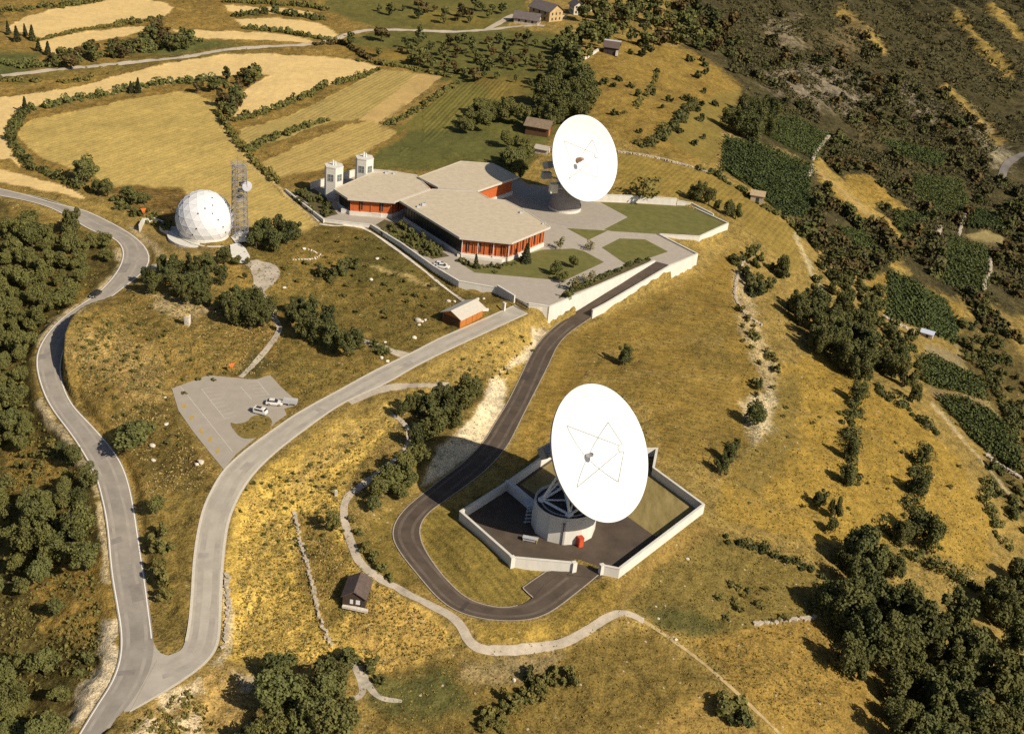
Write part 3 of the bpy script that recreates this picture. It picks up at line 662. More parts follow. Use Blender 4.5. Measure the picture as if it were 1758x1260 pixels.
# stubble and swath rows
wv = nmath('SINE', nmath('ADD', nmath('MULTIPLY', rowa.outputs["Fac"], 3.4), nmath('MULTIPLY', n2, 3.0)))
wv2 = nmath('SINE', nmath('ADD', nmath('MULTIPLY', rowa.outputs["Fac"], 1.1), nmath('MULTIPLY', n1, 6.0)))
s_ = nmath('ADD', s_, nmath('MULTIPLY', nmath('ADD', nmath('MULTIPLY', wv, .8), nmath('MULTIPLY', wv2, .35)), rowb.outputs["Fac"]))
gain = nmath('MAXIMUM', nmath('ADD', s_, 1.0), .25)
mx = node("ShaderNodeMix", data_type='RGBA', blend_type='MULTIPLY'); mx.inputs["Factor"].default_value = 1
cmb = node("ShaderNodeCombineXYZ")
# greener where it is dark, yellower where it is bright
l.new(gain, cmb.inputs[0]); l.new(nmath('POWER', gain, .93), cmb.inputs[1]); l.new(nmath('POWER', gain, .8), cmb.inputs[2])
l.new(at.outputs["Color"], mx.inputs["A"]); l.new(cmb.outputs[0], mx.inputs["B"])
# dark tussocks and pale stones
vo = node("ShaderNodeTexVoronoi", feature='F1'); vo.inputs["Scale"].default_value = .55; vo.inputs["Randomness"].default_value = 1
l.new(tc.outputs["Object"], vo.inputs["Vector"])
tus = nmath('MULTIPLY', nmath('LESS_THAN', nmath('ADD', vo.outputs["Distance"], cen(n3, .5)), .22), nmath('MULTIPLY', nmath('GREATER_THAN', n2, .5), nmath('MULTIPLY', rg, .4)))
mt = node("ShaderNodeMix", data_type='RGBA'); l.new(tus, mt.inputs["Factor"]); l.new(mx.outputs["Result"], mt.inputs["A"]); mt.inputs["B"].default_value = (.05, .042, .016, 1)
vs = node("ShaderNodeTexVoronoi", feature='F1'); vs.inputs["Scale"].default_value = .38; l.new(tc.outputs["Object"], vs.inputs["Vector"])
st = nmath('MULTIPLY', nmath('LESS_THAN', nmath('ADD', vs.outputs["Distance"], cen(n3, .25)), .085), nmath('MULTIPLY', nmath('GREATER_THAN', rg, .75), nmath('GREATER_THAN', n1, .47)))
ms = node("ShaderNodeMix", data_type='RGBA'); l.new(nmath('MULTIPLY', st, .8), ms.inputs["Factor"]); l.new(mt.outputs["Result"], ms.inputs["A"]); ms.inputs["B"].default_value = (.5, .42, .3, 1)
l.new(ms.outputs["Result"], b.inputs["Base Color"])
bp = node("ShaderNodeBump"); bp.inputs["Strength"].default_value = 1.0; bp.inputs["Distance"].default_value = .5
l.new(nmath('MULTIPLY', nmath('ADD', nmath('MULTIPLY', n3, .5), nmath('ADD', n2, nmath('MULTIPLY', nmath('MULTIPLY', wv, .5), rowb.outputs["Fac"]))), nmath('ADD', nmath('MULTIPLY', rg, .9), .1)), bp.inputs["Height"]); l.new(bp.outputs[0], b.inputs["Normal"])
gm.materials.append(m)
tag(link("ground", gm), kind='structure')

# ---------------------------------------------------------------- roads, yards, paths
M_ROAD = mat("asphalt_grey", (.285, .25, .20), .9, .17, .22, .15, 9, .1)
M_ACC = mat("asphalt_pale", (.40, .355, .28), .9, .14, .22, .15, 9, .1)
M_TAR = mat("asphalt_dark", (.088, .066, .047), .85, .22, .25, .15, 9, .15)
M_LINE = mat("road_paint", (.78, .73, .62), .8, .12, 3)
M_FADE = mat("faded_paint", (.50, .455, .37), .9, .15, 2)
M_KERB = mat("kerb_stone", (.55, .49, .38), .85, .12, 2)
M_KERBD = mat("kerb_worn", (.36, .31, .235), .9, .2, 2)
M_GRAV = mat("gravel", (.44, .37, .27), .95, .15, 1.2, .3, 10)
M_PAVE = mat("paving", (.375, .325, .255), .9, .07, .5, .1, 6, .1)
M_LAWN = mat("lawn", (.175, .155, .048), .95, .25, .35, .4, 6, .05, col2=(.115, .115, .036))
def structure(name, v, f, mt_): return tag(link(name, np_mesh(name, v, f, mt_)), kind='structure')
jz = _jw.copy()
JP = [(250,1088),(262,1098),(268,1112),(276,1121),(288,1125),(302,1122),(322,1105),(339,1146),(298,1176),(222,1221),(212,1222),(238,1150)]
jv = np.array([plane_hit(np.array(float(a)), np.array(float(b_)), _jp) for a, b_ in JP]); jv[:, 2] += .045; structure("road_junction", jv, [list(range(len(jv)))[::-1]], M_ACC)
v, f = strip_mesh(*RB['access'], .09); structure("access_road", v, f, M_ACC)
v, f = strip_mesh(*RB['main'], .12); structure("road", v, f, M_ROAD)
v, f = strip_mesh(*RB['service'], .11); structure("service_road", v, f, M_TAR)
pk = PARKW.copy(); pk[:, 2] += .03
structure("car_park", pk, [list(range(len(pk)))], mat("asphalt_car_park", (.345, .30, .235), .9, .07, .35, .15, 9, .1))
# edge lines of the two-lane road, kerb bands of the others
def band_strip(name, key, a, b, lift, mt_, i0=0, i1=None, right=False):
    L, Q = RB[key]
    if right: L, Q = Q, L
    A, B = offset_edges(L[i0:i1], Q[i0:i1], a, b); v, f = strip_mesh(A, B, lift, 1); return structure(name, v, f, mt_)
band_strip("edge_line", 'main', .25, .47, .132, M_LINE); band_strip("edge_line", 'main', .25, .47, .132, M_LINE, 0, 108, True)
band_strip("road_shoulder", 'access', -.1, .5, .115, M_KERB, 14); band_strip("road_shoulder", 'access', -.1, .5, .115, M_KERB, 0, None, True)
band_strip("kerb", 'service', -.1, .14, .15, M_KERBD); band_strip("kerb", 'service', -.1, .14, .15, M_KERBD, 0, -19, True)
M_WEAR = mat("tyre_worn_asphalt", (.325, .285, .228), .9, .14, .3, .1, 9, .1); M_WEARD = mat("tyre_worn_tar", (.125, .097, .072), .9, .25, .3, .1, 9, .1); M_WEARA = mat("tyre_worn_pale", (.36, .318, .25), .9, .14, .3, .1, 9, .1)
for key, mt_, lf in (('main', M_WEAR, .124), ('service', M_WEARD, .114), ('access', M_WEARA, .094)):
    wd = float(np.median(np.linalg.norm(RB[key][0] - RB[key][1], axis=1)))
    for a in ((.18, .29, .68, .79) if key != 'access' else (.16, .36, .62, .82))[::2]:
        band_strip("tyre_track", key, wd * a, wd * a + (.7 if key != 'access' else 1.2), lf, mt_, 4, -4)
for key, lf, mt_, items in (('main', .127, mat("patched_asphalt", (.23, .20, .165), .9, .15, .6), ((30, 33, .55, 2.6), (52, 54, .6, 3.0), (71, 75, 3.4, 2.0), (88, 90, .7, 2.4), (97, 101, 3.2, 2.4), (112, 114, .6, 3.2))), ('access', .097, mat("patched_pale", (.33, .29, .23), .9, .15, .6), ((30, 32, .8, 2.2), (48, 51, 3.0, 2.2), (66, 68, .9, 4.0), (84, 87, 2.6, 2.2))), ('service', .117, mat("patched_tar", (.065, .05, .04), .9, .2, .6), ((20, 23, .5, 2.0), (60, 63, 2.4, 2.0), (95, 97, .5, 3.4)))):
    for i0_, i1_, a_, w__ in items: band_strip("asphalt_patch", key, a_, a_ + w__, lf, mt_, i0_, i1_)
def pix_line(pts, wid, lift, name, mt_, zf=None, cross=1, n=None, sm=2):
    p = smooth_line(pts, n or max(8, len(pts) * 6), sm); g = zf(p) if zf else ground(p[:, 0], p[:, 1])
    d = np.gradient(g[:, :2], axis=0); d /= np.linalg.norm(d, axis=1)[:, None] + 1e-9
    wv_ = np.asarray(wid, float); wv_ = np.interp(np.linspace(0, 1, len(g)), np.linspace(0, 1, wv_.size), wv_.ravel()) if wv_.ndim else np.full(len(g), wid)
    nrm = np.c_[-d[:, 1], d[:, 0], np.zeros(len(g))] * wv_[:, None] / 2
    L, Q = g + nrm, g - nrm
    if zf is None and cross > 1:
        t = np.linspace(0, 1, cross + 1); v = (L[:, None] * (1 - t)[None, :, None] + Q[:, None] * t[None, :, None])
        v[..., 2] = hz(v[..., 0], v[..., 1])
        v_, f_ = strip_mesh(L, Q, 0, cross); v_ = v.reshape(-1, 3); v_[:, 2] += lift
    else: v_, f_ = strip_mesh(L, Q, lift, cross)
    return structure(name, v_, f_, mt_)
pl = lambda p: plane_hit(p[:, 0], p[:, 1], PPL)
for a_, b_ in (((310,664),(399,775)), ((346,668),(386,719)), ((413,664),(432,686)), ((443,655),(462,679))):
    pix_line([a_, b_], .16, .042, "parking_line", M_FADE, pl, 1, 12, 0)
for k in range(9):
    q = k / 8; a_ = (346 + 40 * q, 668 + 51 * q); pix_line([a_, (a_[0] + 20, a_[1] - 3 - 2 * q)], .13, .042, "parking_line", M_FADE, pl, 1, 4, 0)
for k in range(6):
    q = k / 5; a_ = (443 + 22 * q, 655 + 28 * q); pix_line([a_, (a_[0] - 19, a_[1] + 2)], .13, .042, "parking_line", M_FADE, pl, 1, 4, 0)
def loopz(k):
    ln = mid(k)
    def f_(p):
        g = ground(p[:, 0], p[:, 1]); return g
    return f_
for k in range(11):                                                   # broken line across the mouth of the junction
    q0 = k / 11; q1 = q0 + .055
    A_, B_ = [(265 - 40 * q, 1128 + 92 * q - 26 * q * (1 - q)) for q in (q0, q1)]
    pix_line([A_, B_], .2, .14, "junction_dash", M_LINE, None, 1, 3, 0)
pix_line([(672,712),(690,722),(704,742),(700,768),(684,788),(650,813),(618,836),(600,848),(589,868),(592,900),(604,936),(615,964),(640,986),(690,1015),(740,1040),(776,1057),(794,1078),(806,1103),(830,1117),(880,1116),(930,1112),(980,1100),(1020,1075),(1050,1056),(1075,1051),(1105,1066)], (1.1,1.6,1.7,1.7,1.9,1.9,1.9,2.0,2.1,2.2,2.0,1.4), .10, "footpath", M_GRAV, None, 3, 150)
pix_line([(1105,1066),(1150,1095),(1200,1132),(1250,1175),(1300,1222),(1350,1270)], .8, .06, "footpath", mat("trodden_earth", (.4, .29, .13), .95, .2, 1), None, 2, 60)
pix_line([(598,690),(650,668),(700,662),(745,661),(772,660)], (3.2,3.2,2.8,2.2,1.6), .06, "gravel_track", M_GRAV, None, 4, 40)
pix_line([(413,648),(432,630),(455,604),(478,573),(480,560),(470,545),(462,532)], (1.4,1.5,1.7,1.7,1.6,1.4), .10, "footpath", M_GRAV, None, 3, 50)
pix_line([(472,536),(455,512),(442,490)], 1.6, .1, "footpath", M_GRAV, None, 3, 16)
pix_line([(700,612),(672,602),(640,590),(620,586)], (3.6,3.0,2.4,1.6), .06, "gravel_track", M_GRAV, None, 4, 24)
pix_line([(252,462),(275,457),(300,455)], (4.5,3.5,2.2), .06, "gravel_track", M_GRAV, None, 4, 16)
pix_line([(3,131),(68,123),(171,113),(290,102),(358,92),(392,84),(478,80),(539,77),(580,67),(600,58),(640,51),(717,53),(785,56),(846,51),(870,48),(905,44),(935,45)], 3.4, .10, "farm_road", M_GRAV, None, 3, 160)
pix_line([(835,52),(850,44),(868,34),(885,26)], (3,4,5), .12, "farm_road", M_GRAV, None, 3, 20)
pix_line([(1720,305),(1724,288),(1738,274),(1765,262)], 4.4, .25, "valley_road", mat("valley_asphalt", (.16, .14, .115), .9, .15, .5), None, 4, 40)
for pts in ([(604,1138),(612,1150),(620,1170),(624,1188),(612,1200),(590,1203),(566,1212)], [(620,1142),(626,1165),(640,1188),(655,1200),(690,1204)]):
    pix_line(pts, (1.1,1.5,1.0,.7), .07, "dry_runnel", mat("bare_gravel", (.36, .31, .23), .95, .2, 1.5), None, 2, 40)
pix_line([(430,448),(446,456),(458,466),(456,482),(446,496),(437,514)], (4.5,7.0,8.5,6.5,3.5,2.0), .10, "gravel_yard", M_GRAV, None, 5, 40)
isl = np.array([plane_hit(np.array(float(a)), np.array(float(b_)), PPL) for a, b_ in smooth_line([(405,728),(393,724),(400,737),(412,751),(426,754),(442,751),(458,739),(469,727),(464,716),(450,712),(432,714),(426,724),(405,728)], 40, 2)]); isl[:, 2] += .06
structure("grass_island", isl, [list(range(40))[::-1]], mat("island_grass", (.27, .19, .05), .95, .3, 1.6, .9, 4, .05, col2=(.11, .085, .028)))
for (x_, y_) in ((316,697),(329,717),(346,740),(361,754),(373.5,774)):
    t_ = np.arange(10) * .628; rr = 3.6 * (1 + .3 * np.sin(t_ * 2 + x_)); p = plane_hit(x_ + rr * np.cos(t_), y_ + rr * 1.25 * np.sin(t_), PPL); p[:, 2] += .045
    structure("weed_patch", p, [list(range(10))[::-1]], mat("dry_weeds", (.42, .28, .07), .95, .2, 2))
# ---------------------------------------------------------------- the raised plateau and its walls
M_CONC = mat("white_concrete", (.60, .56, .47), .85, .10, .5, .1, 5, .15)
M_WALL = mat("white_wall", (.63, .59, .50), .85, .08, .6, .1, 5, .15, streak=(1, 1, .25))
M_WHITE = mat("white_paint", (.66, .65, .61), .45, .03, .6, 0, None, .4)
M_STEEL = mat("grey_steel", (.42, .42, .41), .55, .12, 1.5, 0, None, .4)
M_FRAME = mat("pale_frame", (.74, .73, .70), .55, .08, 1.5, 0, None, .4); M_MAST = mat("mast_steel", (.20, .20, .22), .5, .15, 1.5, 0, None, .4)
M_DARK = mat("dark_metal", (.045, .04, .036), .6, .25, 2)
M_GLASS = mat("dark_glass", (.03, .03, .028), .25, .3, .8, 0, None, .3)
M_PANE = mat("grey_glass", (.13, .14, .125), .25, .2, .8, 0, None, .4)
M_ROOF = mat("gravel_roof", (.50, .42, .29), .95, .09, .55, .3, 7, .05)
M_CLAD = mat("orange_cladding", (.45, .105, .025), .6, .2, 1.2, 0, None, .3, streak=(3, 3, .2))
M_WOODO = mat("orange_wood", (.42, .15, .032), .75, .25, 1.5, 0, None, .15, streak=(4, 4, .3))
M_WOODB = mat("brown_wood", (.115, .06, .03), .85, .3, 1.5, .2, 6, .1, streak=(4, 4, .4))
M_WOODD = mat("dark_wood", (.065, .045, .034), .85, .3, 1.5, .2, 6, .1, streak=(4, 4, .4))
M_SHAKE = mat("weathered_shingle", (.115, .085, .068), .9, .25, 2.0, .3, 8, .1)
M_STONE = mat("pale_limestone", (.60, .53, .42), .95, .25, .8, .6, 3, .1)
M_RUBBLE = mat("rubble_stone", (.44, .37, .27), .95, .3, 1.5, .6, 4, .1)
M_RED = mat("red_paint", (.45, .05, .018), .5, .12, 2)

def P3(px, py, z): return onz(np.array(float(px)), np.array(float(py)), float(z))
def pts_z(lst, z): return [P3(a, b, z) for a, b in lst]
def part(mb, name, m_, root, **k):
    o = mb.build(name, m_, root, **k); o.location = [-q for q in root.location]; return o
def sub(mb, name, m_, par, **k):
    return mb.build(name, m_, par, **k)
def wall_mb(pts, ztop, zbot, th, mb=None):
    """pts world xy; mitred wall of thickness th centred on the line"""
    mb = mb or MB(); p = np.array([q[:2] for q in pts]); n = len(p)
    zt = [ztop] * n if np.isscalar(ztop) else ztop; zb = [zbot] * n if np.isscalar(zbot) else zbot
    d = np.diff(p, axis=0); d /= np.linalg.norm(d, axis=1)[:, None]; nr_ = np.c_[-d[:, 1], d[:, 0]]
    off = np.zeros((n, 2))
    for i in range(n):
        if i == 0: off[i] = nr_[0]
        elif i == n - 1: off[i] = nr_[-1]
        else:
            m_ = nr_[i - 1] + nr_[i]; off[i] = m_ / max(.35, (m_ @ nr_[i]))
    A = p + off * th / 2; B = p - off * th / 2; v = []
    for i in range(n): v += [(*A[i], zb[i]), (*B[i], zb[i]), (*B[i], zt[i]), (*A[i], zt[i])]
    f = []
    for i in range(n - 1):
        a = 4 * i; b_ = a + 4
        f += [(a, a + 3, b_ + 3, b_), (a + 1, b_ + 1, b_ + 2, a + 2), (a + 3, a + 2, b_ + 2, b_ + 3), (a, b_, b_ + 1, a + 1)]
    f += [(0, 1, 2, 3), (4 * n - 4, 4 * n - 1, 4 * n - 2, 4 * n - 3)]
    mb.add(v, f); return mb
def wall_thing(name, pts, ztop, zbot, th, label, cat="wall", m_=None, coping=True, group=None):
    c = np.mean([q[:2] for q in pts], axis=0); zb = zbot if np.isscalar(zbot) else min(zbot)
    r = empty(name, (c[0], c[1], zb), 0, label, cat, group)
    zt = [ztop] * len(pts) if np.isscalar(ztop) else list(ztop)
    part(wall_mb(pts, zt, zbot, th), "wall_body", m_ or M_WALL, r)
    if coping: part(wall_mb(pts, [z + .14 for z in zt], zt, th + .16), "coping", M_CONC, r)
    return r

mb = MB(); pw = [tuple(q[:2]) for q in PLATW]
mb.m = 0; n_ = len(pw)
a_ = sum(pw[i][0] * pw[(i + 1) % n_][1] - pw[(i + 1) % n_][0] * pw[i][1] for i in range(n_))
if a_ < 0: pw = pw[::-1]
mb.add([(*q, 0) for q in pw], [tuple(range(n_))]); mb.m = 1; mb.prism(pw, -9, -.004, cap=False)
tag(mb.build("station_terrace", [M_PAVE, M_CONC]), kind='structure')
def sheet(name, lst, z, m_):
    v = np.array(pts_z(lst, z)); k = list(range(len(v)))
    a = sum(v[i][0] * v[(i + 1) % len(v)][1] - v[(i + 1) % len(v)][0] * v[i][1] for i in k)
    return structure(name, v, [k if a > 0 else k[::-1]], m_)
sheet("lawn", [(783,447),(800,449),(840,458),(862,453),(905,436),(930,429),(985,427),(1002,431),(1037,450),(969,482),(815,468)], .02, M_LAWN)
sheet("lawn", [(1033,425),(1064,409.5),(1107,411),(1147,432),(1078,456)], .02, M_LAWN)
sheet("lawn", [(973,392),(1044,396),(1010,412)], .02, M_LAWN)
sheet("lawn", [(1030,347),(1100,350),(1160,353),(1184,354),(1248,383),(1200,405.5),(1130,402),(1049,397),(1037,394),(1078,373)], .02, M_LAWN)
sheet("planting_bed", [(660,377),(690,386),(735,417),(772,440),(742,445),(690,416),(645,386)], .02, mat("garden_soil", (.10, .08, .03), .95, .3, .8, .4, 4))
sheet("planting_bed", [(958,513),(968,500),(1080,452),(1112,444),(1116,449),(1030,487)], .02, bpy.data.materials["garden_soil"])
sheet("lawn", [(505,328),(535,322),(556,335),(580,368),(556,374)], .016, bpy.data.materials["garden_soil"])
sheet("antenna_apron", [(905,338),(935,326),(985,330),(1028,347),(1076,373),(1035,394),(985,391),(930,378),(900,360)], .018, mat("paving_apron", (.35, .305, .24), .9, .07, .5, .1, 6, .1))
# ramp
v = RAMPW.copy(); vv = []
for t in np.linspace(0, 1, 12): vv += [v[0] * (1 - t) + v[1] * t, v[3] * (1 - t) + v[2] * t]
vv = np.array(vv); ff = [(2 * i, 2 * i + 1, 2 * i + 3, 2 * i + 2) for i in range(11)]
vv[:, 2] += .03; structure("ramp", vv, ff, M_TAR)
# retaining walls of the terrace
A1 = P3(942, 527, .3); B1 = P3(1124, 447.3, .3)
wall_thing("retaining_wall", [A1, B1], .3, [-6.6, -.6], .5, "long white wall between the planted strip and the dark sunken ramp")
wall_thing("wing_wall", [P3(908, 520.5, .5), P3(940.5, 525.5, .5)], .5, [-3.6, -6.6], .5, "short white wall right of the gate at the top of the pale road")
wall_thing("retaining_wall", [P3(1017, 533, -3.4), P3(1040, 521.5, -2.9), P3(1150, 455.5, .15), P3(1197.5, 436, .3)], [-3.4, -2.8, 0, .3], -7.0, .5, "long white outer wall on the meadow side of the sunken ramp")
wall_thing("retaining_wall", [P3(1197.5, 436, .3), P3(1130, 401.5, .3)], .3, -4, .4, "low wall along the right edge of the paving, up to the right lawn", )
wall_thing("retaining_wall", [P3(1130, 402, .3), P3(1201, 406, .3), P3(1250, 383.5, .3)], .3, [-1.5, -4, -4], .5, "white bent retaining wall below the right-hand lawn corner")
wall_thing("garden_wall", [P3(1250, 383.5, .3), P3(1184, 353, .3)], .3, -3, .4, "low wall up the far right side of the right-hand lawn")
wall_thing("retaining_wall", [P3(1020, 334, 2.6), P3(1100, 337, 2.6), P3(1162, 341.5, 2.6)], 2.6, -1.0, .5, "white straight wall behind the right-hand lawn under the striped meadow")
wall_thing("garden_wall", [P3(1163, 344, 1.7), P3(1188, 349, 1.2), P3(1225, 368, .6)], [1.7, 1.2, .6], -1.5, .35, "thin white wall running down from the trees to the right-hand lawn")
wall_thing("retaining_wall", [P3(638, 386, .5), P3(690, 418, .5), P3(745, 457, .5), P3(788, 482.5, .5)], .5, -3, .4, "long shaded wall beside the garden left of the long roof")
wall_thing("retaining_wall", [P3(788, 482.5, .5), P3(854, 494.5, .5)], .5, -3.2, .4, "white sunlit wall at the lower left edge of the paved yard")
wall_thing("retaining_wall", [P3(854, 490, 1.4), P3(884, 508, 1.4)], 1.4, -3, .4, "dark shaded wall left of the entrance gate")
wall_thing("retaining_wall", [P3(556, 377, .4), P3(600, 382, .4), P3(638, 386, .4)], .4, -2, .35, "low pale wall in front of the left wing's terrace")
wall_thing("garden_wall", [P3(586, 359, 1.2), P3(655, 368, 1.2)], 1.2, 0, .8, "thick white parapet below the red front of the left wing")
wall_thing("garden_wall", [P3(490, 325, .6), P3(515, 345, .6), P3(556, 377, .6)], .6, -2, .35, "dark thin wall between the big field and the left garden")
wall_thing("garden_wall", [P3(533.5, 314, 2.4), P3(556, 307.5, 2.4), P3(590, 297.5, 2.4), P3(607, 292, 2.4), P3(642, 291.5, 2.4), P3(672, 294.5, 2.4), P3(716, 301.5, 2.4)], 2.4, -.5, .4, "white wall linking the two square towers at the back")
# gate at the top of the access road
gA, gB = P3(885.5, 522, -.2), P3(906, 537, -.9)
r = empty("entrance_gate", gA, 0, "dark slatted gate across the top of the pale access road", "gate")
gv_ = gB[:2] - gA[:2]; gl = np.linalg.norm(gv_); gd = gv_ / gl; gz = math.atan2(gd[1], gd[0])
for s0, s1 in ((0, .49), (.51, 1)):
    mb = MB(); a_, b_ = gA[:2] + gv_ * s0, gA[:2] + gv_ * s1
    for q in np.linspace(0, 1, 9): p_ = a_ * (1 - q) + b_ * q; mb.box((*p_, .65), (.07, .05, 2.1), gz)
    for z in (-.25, .6, 1.62): mb.box((*(a_ + b_) / 2, z), (gl * .48, .06, .09), gz)
    part(mb, "gate_leaf", M_DARK, r)
g0 = P3(865, 532, -.4); r = empty("gate_pillar", g0, 0, "slim white pillar standing beside the road before the gate", "pillar")
mb = MB(); mb.box((g0[0], g0[1], .5), (.85, .55, 2.6), gz); part(mb, "shaft", M_WALL, r, bevel=.03)
mb = MB(); mb.box((g0[0], g0[1], 1.86), (1.0, .7, .12), gz); part(mb, "cap", M_CONC, r)
# pale stone edging left of the terrace
pix_line([(548,385),(575,389),(600,387),(630,393),(680,428),(722,460),(767,497),(782,508),(800,520)], 1.0, .12, "stone_edging", M_STONE, None, 2, 60)
pix_line([(490,330),(520,353),(548,381)], .8, .1, "stone_edging", M_STONE, None, 2, 20)

# ---------------------------------------------------------------- front compound
sheet("antenna_yard", COMP, ZC + .02, M_TAR)
sheet("yard_lawn", [(1078,887),(1125,921),(1201,881),(1123,814),(1110,800),(1050,800)], ZC + .04, mat("dry_lawn", (.30, .23, .095), .95, .25, .6, .5, 4, .05, col2=(.17, .13, .045), streak=(1, .25, 1)))
sheet("yard_lawn", [(893,832),(950,790),(1000,792),(985,840),(930,856)], ZC + .04, bpy.data.materials["dry_lawn"])
ZW = ZC + 2.2
cw = [P3(986, 966, ZW), P3(880, 956.5, ZW), P3(791, 878, ZW), P3(872, 827, ZW), P3(948, 773, ZW), P3(1128, 770, ZW), P3(1122, 803, ZW), P3(1208, 866, ZW), P3(1063, 976, ZW), P3(1034, 970, ZW)]
r = empty("perimeter_wall", (*cw[3][:2], ZC), 0, "white wall round the front dish's yard, open at the gateway", "wall")
part(wall_mb(cw, ZW, -10.2, .45), "wall_body", M_WALL, r); part(wall_mb(cw, ZW + .14, ZW, .6), "coping", M_CONC, r)
for q in (cw[0], cw[1], cw[9], cw[3]):
    mb = MB(); mb.box((q[0], q[1], ZC - .3), (1.0, 1.0, 5.4), .5); part(mb, "pier", M_WALL, r)
sp = P3(915, 862, ZW)
wall_thing("spur_wall", [cw[3] + np.array([.5, -.3, 0]), sp], ZW, ZC - .5, 1.1, "short thick wall from the yard wall to the front dish's drum")

# ---------------------------------------------------------------- dish antennas
def los_frame(p):
    d = np.array(p) - CAMP; d /= np.linalg.norm(d); x = XI - (XI @ d) * d; x /= np.linalg.norm(x); return x, np.cross(x, d), -d
def frame_of(n_):
    e1 = np.cross((0, 0, 1), n_); e1 /= np.linalg.norm(e1); return np.stack([e1, np.cross(n_, e1), n_], 1)
def antenna(label, px, py, depth, alpha, tau, base, bz, kind):
    c = CAMP + ray(np.array(float(px)), np.array(float(py))) * depth
    x, y, bk = los_frame(c); n_ = math.sin(R(alpha)) * (math.cos(R(tau)) * x + math.sin(R(tau)) * y) + math.cos(R(alpha)) * bk
    M = frame_of(n_); RR, DP = 14.8, 4.3; vtx = c - n_ * DP
    k = (DP) / RR ** 2
    T = lambda q: vtx + M @ np.array(q, float)
    r = empty("dish_antenna", (*base, bz), 0, label, "antenna", "dish antennas of the ground station")
    # reflector: front skin, rim and back skin
    mb = MB(); rs = np.linspace(.02, RR, 18); prof = [(q, k * q * q) for q in rs] + [(RR + .12, DP - .02)] + [(q, k * q * q - .3) for q in rs[::-1]]
    mb.lathe(prof, vtx, M, 96); part(mb, "reflector", M_WHITE, r, smooth=True)
    mb = MB()
    for q in (9.6, RR - .35): mb.lathe([(q, k * q * q - .34), (q + .15, k * q * q - .6), (q - .15, k * q * q - .6), (q, k * q * q - .34)], vtx, M, 48)
    for i in range(24):
        a = i * math.pi / 12; ca, sa = math.cos(a), math.sin(a)
        P0 = T((3.2 * ca, 3.2 * sa, -2.6)); P1 = T((RR * .97 * ca, RR * .97 * sa, DP - .65)); P2 = T((9.6 * ca, 9.6 * sa, k * 92 - .5)); P3_ = T((3.2 * ca, 3.2 * sa, -.35)); PM = P0 * .5 + P1 * .5
        mb.tube(P0, P1, .12, n=5); mb.tube(PM, P2, .08, n=5); mb.tube(P0 * .75 + P1 * .25, T((6.3 * ca, 6.3 * sa, k * 39 - .4)), .08, n=5); mb.tube(PM, T((6.3 * ca, 6.3 * sa, k * 39 - .4)), .07, n=5)
        b_ = (i + 1) * math.pi / 12; mb.tube(PM, T((3.2 * ca, 3.2 * sa, -2.6)) * .5 + .5 * T((RR * .97 * math.cos(b_), RR * .97 * math.sin(b_), DP - .65)), .07, n=5)
    part(mb, "back_truss", M_STEEL, r)
    mb = MB(); mb.lathe([(.1, -.3), (3.25, -.4), (3.25, -3.6), (2.4, -4.3), (.1, -4.3)], vtx, M, 24); part(mb, "hub", M_STEEL, r)
    # feed
    fs = .55 if kind == 'front' else .95
    mb = MB(); mb.lathe([(.95 * fs, .05), (.9 * fs, 1.4), (.55 * fs, 2.6 * fs), (.55 * fs, 3.0 * fs), (.1, 3.02 * fs)], vtx, M, 20); part(mb, "feed_horn", M_WHITE if kind == 'front' else mat("feed_cover", (.35, .22, .13), .7, .2, 1), r, smooth=True)
    ZS = 9.7
    mb = MB(); mb.lathe([(.05, ZS - .35), (.55, ZS - .25), (.95, ZS - .02), (.97, ZS + .06), (.5, ZS + .3), (.05, ZS + .34)], vtx, M, 24); part(mb, "subreflector", M_WHITE, r, smooth=True)
    e2 = M.T @ y; rot = math.atan2(e2[1], e2[0])          # legs sit diagonally, seen from the photograph's side
    for j in range(4):
        a = rot + R(-41 + 90 * j) if kind == 'front' else rot + R(-43 + 90 * j)
        q = np.array([9.3 * math.cos(a), 9.3 * math.sin(a), k * 86.5]); t_ = np.array([1.05 * math.cos(a), 1.05 * math.sin(a), ZS + .1])
        mb = MB(); mb.tube(T(q), T(t_), .10, .085, 6)
        part(mb, "feed_strut", mat("strut_paint", (.40, .36, .32), .6, .1, 1) if "strut_paint" not in bpy.data.materials else bpy.data.materials["strut_paint"], r)
    hz_ = np.array([n_[0], n_[1], 0]); hz_ /= np.linalg.norm(hz_); sd = np.array([-hz_[1], hz_[0], 0])
    B3 = np.array([*base, bz])
    if kind == 'front':
        hd, rd = 6.3, 7.2
        mb = MB(); t0 = R(-58)
        ring = [(base[0] + rd * math.cos(t0 + i * math.pi / 6), base[1] + rd * math.sin(t0 + i * math.pi / 6)) for i in range(12)]
        mb.prism(ring, bz - .1, bz + hd); part(mb, "pedestal", M_WALL, r)
        mb = MB(); mb.lathe([(6.55, hd + .004), (7.0, hd + .004), (7.0, hd + .5), (6.8, hd + .5), (6.55, hd + .1)], B3, None, 48); part(mb, "parapet", M_WALL, r)
        mb = MB(); mb.lathe([(.2, hd + .03), (6.5, hd + .03)], B3, None, 48); part(mb, "deck", M_DARK if False else mat("bitumen_deck", (.06, .05, .045), .9, .2, 1), r)
        mb = MB(); mb.lathe([(5.3, hd + .05), (5.6, hd + .05), (5.6, hd + .22), (5.3, hd + .22)], B3, None, 48); part(mb, "azimuth_rail", M_STEEL, r)
        brg = vtx - n_ * 3.0
        mb = MB(); L_, R_ = brg + sd * 4.2, brg - sd * 4.2
        cor = [B3 + np.array([0, 0, hd + .5]) + 5.4 * (math.cos(a) * hz_ + math.sin(a) * sd) for a in (R(45), R(135), R(225), R(315))]
